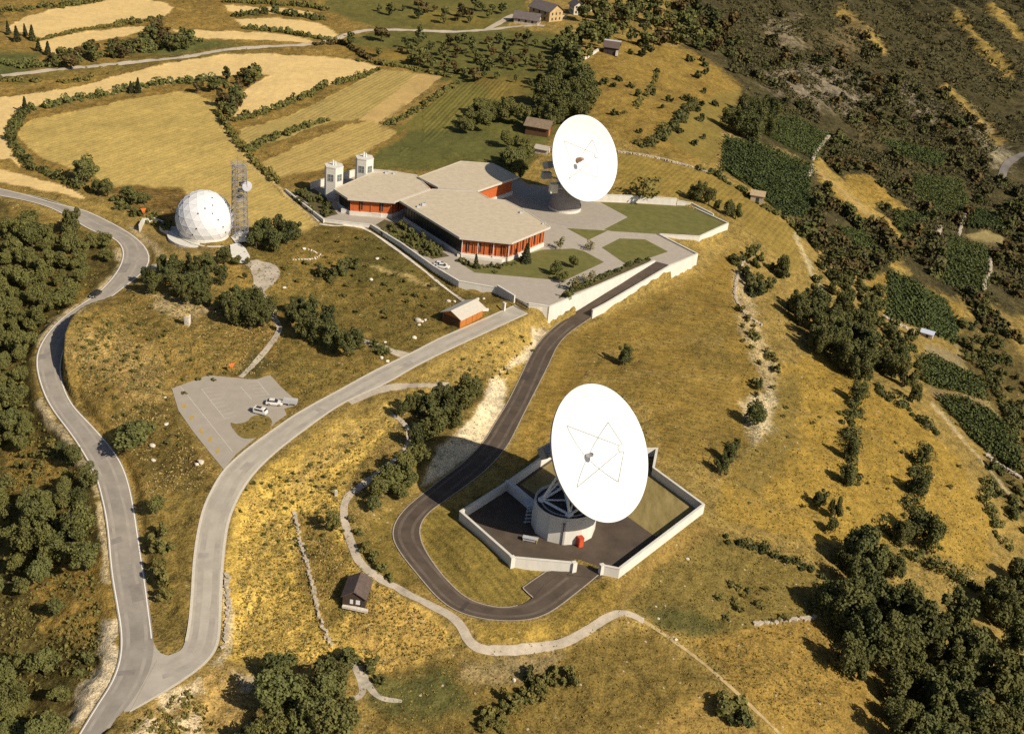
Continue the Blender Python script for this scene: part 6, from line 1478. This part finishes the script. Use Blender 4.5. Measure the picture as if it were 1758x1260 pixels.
hedge([(60,72),(137,53),(215,44)], 4, 1.2, "thin dark bank between the upper left straw fields", L_OLV, 13)
hedge([(-5,110),(60,118),(120,108),(200,96),(280,83),(335,72)], 14, 3.4, "broad dark belt of bushes above the farm road", L_TREE, 14, .9)
hedge([(0,140),(60,140),(120,143),(190,128)], 10, 1.8, "loose scrub between the farm road and the straw field", L_OLV, 15, .4)
hedge([(540,78),(590,76),(620,95),(655,112)], 7, 2, "hedge bending round the head of the sweeping field", L_RUST, 16, .6)
hedge([(1100,252),(1128,240),(1160,212),(1192,178)], 13, 2.2, "dark hedge climbing the golden slope right of the rear dish", L_DARK, 17)
hedge([(1198,292),(1228,300),(1262,320),(1300,345)], 10, 2.0, "dark hedge along the foot of the large vineyard", L_DARK, 18, .8)
hedge([(1300,350),(1340,372),(1362,392),(1380,410)], 8, 1.6, "low scrub under the large vineyard's lower corner", L_OLV, 19, .7)
hedge([(968,510),(1000,493),(1050,470),(1085,454),(1110,445)], 7, 1.1, "clipped dark hedge along the top of the ramp wall", L_DARK, 20)
hedge([(1240,925),(1290,942),(1345,960),(1400,985)], 15, 2.0, "dark hedge slanting down to the lower right wood", L_DARK, 21)
hedge([(1515,905),(1560,950),(1640,995),(1700,1020),(1758,1060)], 18, 3.0, "dark hedge across the golden field at the lower right", L_DARK, 22)
hedge([(1475,660),(1465,700),(1462,740),(1458,790),(1452,835)], 22, 2.6, "dark upright strip of bushes dividing the golden fields", L_DARK, 23, .9)
hedge([(1582,760),(1578,800),(1572,850),(1565,900)], 26, 2.8, "second dark strip of bushes, between the right golden fields", L_DARK, 24, .9)
hedge([(1690,830),(1700,880),(1720,930),(1758,985)], 18, 2.4, "dark bushes along the right edge above the lower wood", L_TREE, 25, .8)
hedge([(1480,640),(1520,680),(1560,705),(1600,740)], 16, 2.2, "dark line of shade trees below the vineyard terraces", L_DARK, 26, .8)
hedge([(1690,620),(1700,660),(1730,710),(1758,760)], 14, 2.2, "dark bushes beside the far right vineyards", L_DARK, 27, .8)
hedge([(650,395),(690,414),(735,440)], 9, 1.2, "low planting in the shaded garden strip left of the long roof", L_TREE, 28, .8)
hedge([(1060,200),(1090,188),(1120,150),(1130,118)], 6, 1.3, "thin scrub line up the golden slope", L_OLV, 29, .35)
hedge([(500,336),(520,352),(545,370)], 5, 1.2, "low dark planting by the left garden wall", L_DARK, 30, .9)

# named trees and groups
trees([(124,402,46)], 'dark', "tall dark tree at the inside of the road's top bend")
trees([(146,318,48)], 'tree', "broad tree at the lower left tip of the big oval field")
trees([(185,338,32),(226,352,34),(166,334,26),(248,352,24)], 'tree', "smaller tree between the oval field and the two-lane road", "trees below the oval field")
trees([(440,428,38),(458,418,40),(470,432,38),(492,420,42),(506,412,34),(448,405,32),(478,404,34)], 'dark', "dark round tree of the clump right of the lattice mast", "clump right of the mast")
trees([(262,502,38),(285,492,36),(305,508,42),(330,505,44),(352,500,40),(300,476,38),(330,474,38),(356,470,36),(378,488,36),(280,470,32),(385,455,30),(320,522,36),(348,523,36),(250,485,28)], 'dark', "dark tree in the wood on the slope below the white dome", "wood below the dome")
trees([(405,558,44),(428,566,48),(452,562,46),(415,535,42),(440,532,44),(392,540,38),(462,545,36)], 'dark', "dark tree of the clump left of the footpath bend", "clump left of the footpath")
trees([(500,560,40),(520,578,44),(545,590,46),(572,602,46),(596,612,42),(560,566,42),(530,548,40),(508,540,34),(612,600,36)], 'dark', "dark tree of the long clump right of the footpath", "clump right of the footpath")
trees([(232,768,84)], 'tree', "large round tree between the two-lane road and the car park", ratio=.66, wide=2.0)
trees([(268,882,50)], 'tree', "bushy tree beside the two-lane road, above the junction wedge", ratio=.75)
shrubs([(280,945,40),(272,925,34),(276,1000,42),(282,1025,34),(270,980,30)], 'olive', "green bush in the wedge between the two roads", "bushes in the road wedge")
trees([(752,700,44),(772,712,50),(795,698,52),(812,690,44),(735,716,44),(706,706,36),(690,716,30),(738,752,50),(712,772,48),(752,742,46),(780,735,46)], 'dark', "dark tree of the copse above the pale gravel slope", "copse above the gravel slope")
trees([(690,815,48),(668,842,50),(700,838,46),(650,858,40),(722,800,44),(684,858,36),(640,878,30)], 'tree', "green tree at the lower end of the copse beside the footpath", "lower copse by the footpath")
shrubs([(615,918,20),(625,942,24),(640,962,24),(655,980,24),(668,996,20),(604,895,16)], 'olive', "bush on the bank between the footpath and the dark loop road", "bushes on the loop bank")
wood([(462,1150),(515,1128),(568,1165),(598,1240),(560,1290),(440,1290),(446,1210)], 13, 60, 82, 'tree', "large green tree of the wood at the bottom edge left of centre", "wood at the bottom edge", 51, 30)
trees([(432,1290,56),(415,1310,60)], 'dark', "dark tree at the left end of the bottom wood", "left end of the bottom wood")
shrubs([(600,1135,40),(585,1160,36),(640,1150,30),(566,1140,30),(652,1172,20)], 'dark', "dark bush round the head of the dry runnel", "bushes by the dry runnel")
trees([(570,910,34)], 'olive', "lone bush-like tree on the yellow slope left of the path")
trees([(1072,625,34)], 'dark', "lone small tree in the big meadow right of the service road")
trees([(1292,730,42),(1248,796,38),(1236,815,34),(1262,775,24),(1302,668,20)], 'dark', "dark tree on the eroded edge of the big meadow", "trees on the meadow edge")
trees([(1470,690,38),(1456,790,40),(1452,832,36)], 'dark', "dark tree standing in the first bush strip of the golden fields", "trees in the first strip")
trees([(1582,800,34),(1576,850,44),(1570,925,60),(1590,945,60),(1545,935,44)], 'dark', "dark tree standing in the second bush strip of the golden fields", "trees in the second strip")
trees([(1432,890,40),(1408,868,30),(1425,915,30)], 'dark', "dark tree alone in the middle of the right golden field", "trees in the golden field")
brush([(820,1255),(830,1215),(880,1180),(960,1150),(990,1160),(985,1190),(900,1220),(860,1262)], 22, 20, 34, 'olive', "olive bush in the scrub patch at the bottom centre", "scrub patch at the bottom centre", 52, 14)
shrubs([(1258,1228,60),(1270,1245,40)], 'shrub', "round bush beside the earth track at the bottom right of centre", "bushes by the earth track")
wood([(1425,960),(1475,925),(1530,950),(1600,1010),(1660,1075),(1758,1100),(1790,1290),(1550,1290),(1480,1190),(1430,1100),(1405,1020)], 66, 54, 88, 'dark', "tall dark tree of the large wood in the lower right corner", "lower right wood", 53, 20, ratio=1.25)
wood([(1680,1000),(1730,970),(1775,985),(1775,1090),(1715,1060)], 12, 46, 66, 'dark', "dark tree of the small wood at the right edge", "right edge wood", 54, 18)
wood([(1358,520),(1410,500),(1490,540),(1500,620),(1470,650),(1420,600),(1370,570)], 34, 36, 52, 'dark', "dark tree of the wood under the terraced vineyards", "wood under the terraces", 55, 13)
trees([(1530,650,42),(1552,664,40),(1566,690,36),(1512,632,36),(1545,630,34)], 'dark', "dark tree of the small clump above the golden field", "clump above the golden field")
wood([(1242,205),(1275,170),(1320,175),(1335,215),(1300,235),(1262,222)], 16, 32, 46, 'dark', "dark tree of the clump above the large vineyard", "clump above the vineyard", 56, 11)
wood([(918,215),(925,150),(950,120),(985,118),(1000,150),(1005,192),(985,205)], 26, 32, 50, 'dark', "tall dark tree of the belt above the rear dish", "belt above the rear dish", 57, 11)
wood([(772,205),(830,180),(885,190),(912,205),(905,245),(880,258),(840,215),(800,222)], 22, 22, 36, 'tree', "green tree beside the brown barn", "trees by the brown barn", 58, 11)
wood([(860,285),(872,262),(905,262),(912,285),(898,300),(880,300)], 7, 28, 40, 'tree', "tree standing close behind the north roof", "trees behind the north roof", 59, 11)
trees([(654,72,26),(720,75,26),(720,116,30),(816,140,24),(600,82,24),(650,98,16)], 'far', "bigger tree at the edge of the orchard", "edge trees of the orchard")
wood([(690,70),(880,62),(960,70),(985,115),(945,150),(850,138),(770,126),(680,100)], 74, 15, 23, 'far', "small orchard tree casting a long shadow", "orchard trees", 60, 12, name="fruit_tree", ratio=1.0)
wood([(960,70),(1030,40),(1060,60),(1000,100),(990,130)], 22, 22, 34, 'far', "dark tree between the orchard and the upper barn", "trees below the farmstead", 61, 10)
wood([(640,14),(720,6),(860,8),(880,28),(800,38),(700,32)], 18, 12, 24, 'far', "small bush in the meadow above the farm road", "trees above the farm road", 62, 14, name="bush")
wood([(990,30),(1010,8),(1180,0),(1260,40),(1230,90),(1150,75),(1080,70),(1060,40)], 60, 20, 32, 'far', "dark bush of the belt right of the farmstead", "belt right of the farmstead", 63, 9, name="bush")
wood([(330,150),(345,135),(420,126),(455,128),(425,150),(412,178),(395,208),(380,195),(368,165)], 24, 20, 30, 'far', "large bush of the dark wedge between the straw fields", "wedge between the fields", 64, 8, name="bush")
wood([(75,112),(115,85),(180,76),(230,66),(268,45),(285,50),(332,62),(330,78),(270,82),(200,94),(130,108)], 44, 16, 26, 'far', "bush in the belt below the upper left straw fields", "belt of the upper left", 65, 8, name="bush")
trees([(30,72,18),(55,70,18),(44,62,14),(82,95,16),(15,60,16),(66,88,14),(237,160,18),(44,196,20),(225,160,14)], 'conifer', "small dark conifer in the hedges of the upper left fields", "conifers of the upper left", "conifer", 1.5)
# garden of the station
trees([(817,462,20),(901,452,26)], 'conifer', "dark conifer in front of the orange-red facade", "conifers at the facade", "conifer", 1.45)
trees([(952,474,28),(984,462,22),(966,486,22)], 'tree', "small dark tree on the front lawn of the station", "trees on the front lawn")
trees([(961,430,22),(1012,430,16)], 'airy', "thin young tree on the paving beside the front lawn", "young trees by the front lawn")
shrubs([(790,452,14),(802,456,13),(828,462,14),(842,460,14),(856,462,14),(868,458,12),(880,456,12),(850,470,10)], 'shrub', "shrub in the bed below the orange-red facade", "bed below the facade")
trees([(985,502,26),(1012,488,22),(975,515,18)], 'airy', "small open tree in the planted strip above the ramp", "trees above the ramp")
trees([(1104,350,46)], 'airy', "wide airy tree in front of the white back wall of the right lawn")
trees([(1198,345,34),(1216,352,30),(1186,342,22)], 'dark', "dark tree above the right-hand lawn", "trees above the right lawn")
trees([(1250,372,28),(1262,376,26),(1230,360,18)], 'dark', "dark shrubby tree at the far right corner of the lawn", "trees at the lawn corner")
brush([(655,380),(690,388),(772,440),(745,443),(692,416)], 22, 11, 19, 'shrub', "bush in the shaded garden beside the long roof", "shaded garden bushes", 66, 7, tall=1.3)
brush([(505,335),(530,330),(585,372),(560,376)], 12, 10, 18, 'dark', "bush in the garden at the left wing", "left wing garden", 67, 7, tall=1.2)
shrubs([(590,470,34),(570,478,30),(605,462,26),(552,474,24)], 'dark', "dark low bush in the middle of the left meadow", "bushes in the left meadow")
brush([(530,400),(640,400),(770,505),(700,560),(560,520),(470,470)], 40, 8, 15, 'olive', "low bush dotted over the left meadow", "dotted bushes of the left meadow", 68, 16, tall=.7)
brush([(640,590),(660,600),(670,615),(650,615)], 6, 12, 18, 'shrub', "bush where the gravel track meets the access road", "bushes at the track mouth", 69, 8)
trees([(388,528,24),(405,502,14),(420,480,12),(408,455,18),(388,440,18),(425,455,14)], 'tree', "small tree near the gravel yard under the mast", "small trees under the mast")
brush([(200,340),(300,385),(290,400),(240,380),(190,352)], 16, 12, 20, 'shrub', "bush along the upper side of the road near the dome", "bushes near the dome", 70, 10)
brush([(1258,450),(1300,430),(1345,470),(1340,490),(1290,520)], 14, 16, 30, 'dark', "dark bush on the rough ground right of the ramp wall", "bushes right of the ramp", 71, 14)
trees([(1340,472,34)], 'dark', "dark round tree right of the curving stone wall")
brush([(1265,530),(1310,560),(1340,660),(1300,700),(1280,620)], 16, 10, 22, 'olive', "bush on the eroded strip of the big meadow", "bushes on the eroded strip", 72, 14)
brush([(120,600),(270,500),(300,600),(400,640),(290,690),(330,780),(200,720)], 70, 7, 14, 'olive', "low bush dotted over the dry knoll", "dotted bushes of the knoll", 73, 15, tall=.6)
brush([(400,860),(470,800),(640,720),(600,830),(590,950),(460,960)], 60, 5, 10, 'dark', "tiny dark bush on the yellow bank below the access road", "dots on the yellow bank", 74, 14, tall=.6)
brush([(740,640),(880,570),(930,590),(880,640),(800,665)], 24, 5, 9, 'dark', "tiny dark bush on the bank beside the gate road", "dots on the gate bank", 75, 12, tall=.6)
brush([(1220,1000),(1400,1010),(1400,1060),(1240,1090)], 14, 12, 24, 'olive', "bush by the pale wall at the lower right meadow", "bushes by the lower wall", 76, 16, tall=.7)
brush([(1000,150),(1080,75),(1200,100),(1260,160),(1200,270),(1080,230)], 34, 8, 18, 'far', "bush dotted over the upper golden slope", "dotted bushes of the golden slope", 77, 16)
# wood west of the two-lane road
LW = "tree of the wood left of the two-lane road"
wood([(-20,420),(30,385),(95,400),(190,405),(198,432),(178,462),(130,505),(84,545),(52,580),(34,625),(40,685),(70,735),(60,765),(-20,770)], 88, 25, 42, 'tree', "green " + LW + ", beside its upper bend", "wood by the upper bend", 81, 16)
wood([(-20,780),(20,850),(70,848),(125,825),(152,855),(160,880),(120,880),(60,900),(30,880),(-20,880)], 11, 34, 52, 'tree', "green " + LW + ", at the middle of its straight", "wood by the road's straight", 82, 20)
trees([(128,800,40),(150,838,44),(108,790,34),(138,868,34)], 'dark', "dark tree close to the left edge of the road's straight", "trees close to the road")
wood([(-20,890),(40,900),(70,885),(140,890),(168,930),(150,975),(100,985),(50,985),(45,1060),(-20,1060)], 15, 38, 60, 'tree', "green " + LW + ", above its lower bend", "wood above the lower bend", 83, 20)
wood([(-20,1075),(50,1090),(90,1135),(130,1185),(105,1240),(60,1290),(-20,1290)], 15, 44, 66, 'tree', "green " + LW + ", in the lower left corner", "wood of the lower left corner", 84, 20)
trees([(98,1056,34)], 'tree', "lone small tree on the golden clearing left of the road")
shrubs([(152,1136,26),(137,1156,18),(72,980,24),(40,870,20)], 'shrub', "bush at the edge of the golden clearing left of the road", "bushes of the clearing")
brush([(10,770),(90,760),(140,840),(60,850)], 14, 12, 22, 'olive', "bush on the upper clearing left of the road", "bushes of the upper clearing", 85, 13)

# vines: every vineyard one planting of rows
for i, poly in enumerate(VINES):
    g_ = np.random.default_rng(200 + i); s_ = scatter(poly, 3200 if i == 0 else 1300, 300 + i); q = ground(s_[:, 0], s_[:, 1]); a = G1(*poly[0])[:2]; b_ = G1(*poly[1])[:2]; dv = (b_ - a) / np.linalg.norm(b_ - a); nv_ = np.array([-dv[1], dv[0]])
    off = (q[:, :2] - a) @ dv; rowpos = np.round(off / 2.2) * 2.2 if i != 0 else np.round(off / 2.6) * 2.6
    q[:, :2] += np.outer(rowpos - off, dv); q[:, 2] = hz(q[:, 0], q[:, 1])
    per = 7; c = np.repeat(q, per, 0) + np.c_[np.outer(g_.normal(size=len(q) * per) * .28, dv) + np.outer(g_.normal(size=len(q) * per) * 1.0, nv_), g_.uniform(.2, 1.5, len(q) * per)]
    c[:, 2] += hz(c[:, 0], c[:, 1]) - np.repeat(q[:, 2], per); nr_ = g_.normal(size=c.shape) + np.array([0, 0, .7]); nr_ /= np.linalg.norm(nr_, axis=1)[:, None]
    v, f = leaf_quads(c, nr_, g_.uniform(.35, .7, len(c)), g_); o0 = q.mean(0); o = link("vine_rows", np_mesh("vine_rows", v - o0, f, L_VINE)); o.location = o0; tag(o, "rows of green vines on the terraced right-hand slope", "vineyard", None, 'stuff')

# scrub of the right-hand slope
SLOPE = [(1185,-10),(1770,-10),(1770,600),(1690,560),(1640,500),(1560,440),(1500,470),(1440,480),(1390,420),(1340,350),(1380,330),(1400,280),(1320,240),(1330,190),(1262,170),(1250,100),(1200,70)]
OPEN = [np.r_[np.array(l) + [0, -8], (np.array(l) + [0, 8])[::-1]] for l in ([(1440,20),(1480,50),(1520,92)], [(1620,140),(1660,185),(1720,245)], [(1400,275),(1440,310),(1500,360),(1550,410)], [(1700,10),(1758,70)], [(1640,20),(1690,80),(1740,130)])] + VINES + [[(1700,300),(1720,250),(1770,250),(1770,320)]]
s_ = scatter(SLOPE, 14000, 91, 0, None); keep = np.ones(len(s_), bool)
OPEN += SLGOLD + [np.r_[np.array(l) + [0, -4], (np.array(l) + [0, 4])[::-1]] for l in ([(1235,232),(1300,246),(1395,285),(1440,322),(1510,380)],)]
OPEN = [np.asarray(a, float).mean(0) + (np.asarray(a, float) - np.asarray(a, float).mean(0)) * 1.14 for a in OPEN]
for a in OPEN: keep &= ~in_poly(s_[:, 0], s_[:, 1], a)
q = ground(s_[:, 0], s_[:, 1]); dens = vnoise(q[:, 0], q[:, 1], 34, 77) * .6 + vnoise(q[:, 0], q[:, 1], 13, 78) * .4
keep &= dens > .33; s_ = s_[keep]; q = q[keep]
g_ = np.random.default_rng(92); sz = g_.uniform(1.1, 3.3, len(q)) * (1 + .8 * (g_.random(len(q)) < .08)); app = sz * FPX / ((q - CAMP) @ FWD); order = np.argsort(-app)
for k in order[:280]: put_shrub(q[k], sz[k] * 1.3, 'far', "dark scrub bush on the steep right-hand slope", "scrub bushes of the slope", "scrub_bush", tall=1.0)
rest = order[280:]; per = 14
d = g_.normal(size=(len(rest) * per, 3)); d /= np.linalg.norm(d, axis=1)[:, None]; rr = np.repeat(sz[rest], per)
c = np.repeat(q[rest], per, 0) + d * rr[:, None] * np.array([.5, .5, .4]) * (g_.uniform(.5, 1.05, len(rr)) ** .5)[:, None]; c[:, 2] += rr * .3
nr_ = d + g_.normal(size=d.shape) * .5; nr_ /= np.linalg.norm(nr_, axis=1)[:, None]
v, f = leaf_quads(c, nr_, rr * g_.uniform(.2, .38, len(rr)), g_)
o = link("hillside_scrub", np_mesh("hillside_scrub", v, f, L_SCR)); tag(o, "dark brown-green scrub covering the steep right-hand slope", "scrub", None, 'stuff')

brush([(1640,560),(1720,560),(1770,660),(1770,930),(1700,850),(1700,760),(1705,700),(1650,620)], 60, 12, 26, 'dark', "dark bush on the broken ground right of the vineyards", "bushes right of the vineyards", 95, 9, VINES)
brush([(1390,430),(1440,480),(1500,470),(1520,560),(1590,590),(1585,660),(1500,640),(1500,540),(1400,500)], 50, 14, 28, 'dark', "dark bush between the wood and the terraced vineyards", "bushes by the terraces", 96, 9, VINES)
brush([(1380,640),(1640,780),(1700,900),(1680,960),(1420,920),(1240,870)], 26, 6, 14, 'olive', "small bush dotted over the right golden fields", "dotted bushes of the golden fields", 97, 18, tall=.7)

# dry tussocks over the wild ground
def tufts(poly, n, seed, smin, smax, lm, name, label):
    s_ = scatter(poly, n, seed); q = ground(s_[:, 0], s_[:, 1]); u = q[:, 0] / halfw(q[:, 1]); kk = grid_lookup(KEEP * np.clip(ROUG, 0, 1), YY, UU, q[:, 0], q[:, 1]); q = q[kk > .6]
    g_ = np.random.default_rng(seed + 5); q = q[vnoise(q[:, 0], q[:, 1], 8, seed) * .6 + vnoise(q[:, 0], q[:, 1], 2.5, seed + 1) * .4 > .34]
    per = 5; s2 = np.repeat(g_.uniform(smin, smax, len(q)), per); c = np.repeat(q, per, 0) + g_.normal(size=(len(q) * per, 3)) * (s2[:, None] * np.array([.45, .45, .12])); c[:, 2] += s2 * .25
    nr_ = g_.normal(size=c.shape) * np.array([1, 1, .6]) + np.array([0, 0, .5]); nr_ /= np.linalg.norm(nr_, axis=1)[:, None]
    v, f = leaf_quads(c, nr_, s2 * g_.uniform(.6, 1.2, len(s2)), g_); o = link(name, np_mesh(name, v, f, lm)); tag(o, label, "grass", None, 'stuff')
tufts([(100,480),(480,540),(700,620),(960,560),(900,700),(640,1000),(820,1120),(1100,1060),(1350,1280),(200,1280),(380,840),(110,700)], 5000, 401, .14, .32, L_TUFT, "dry_tussocks", "dry straw-coloured tussocks on the near slopes")
tufts([(0,380),(240,500),(100,700),(380,1260),(0,1260)], 3000, 402, .3, .7, L_OLV, "green_tussocks", "olive tussocks on the ground around the two-lane road")
tufts([(440,400),(760,480),(900,560),(480,740),(110,640),(240,480)], 8000, 403, .16, .36, L_OLV, "meadow_tussocks", "olive tussocks over the knoll and the left meadow")
L_PALE = leaf_mat("pale_grass", (.22, .165, .06), (.42, .31, .12))
tufts([(110,620),(250,480),(480,560),(480,640),(300,700),(380,830),(250,860),(140,720)], 3500, 405, .14, .32, L_PALE, "pale_tussocks", "pale bleached grass tufts on the knoll between the roads")
tufts([(380,1120),(400,860),(700,690),(900,560),(880,640),(640,800),(600,960),(800,1110),(640,1160)], 4000, 406, .12, .28, L_PALE, "pale_tussocks", "pale bleached grass tufts on the yellow bank below the access road")
tufts([(380,1120),(400,860),(700,690),(900,560),(880,640),(640,800),(600,960),(800,1110),(640,1160)], 3500, 407, .14, .34, L_OLV, "bank_tussocks", "olive grass tufts on the yellow bank below the access road")
tufts([(1000,600),(1280,440),(1500,660),(1700,900),(1690,980),(1400,1260),(1050,1060),(1230,880),(1120,760)], 9000, 408, .12, .30, L_OLV, "slope_tussocks", "small olive grass tufts over the right-hand meadows")
brush([(395,728),(412,748),(442,748),(465,730),(455,714),(430,716),(420,726)], 16, 4, 8, 'olive', "bush on the grass island of the car park", "island", 411, 4, tall=.6)
plant_queue()
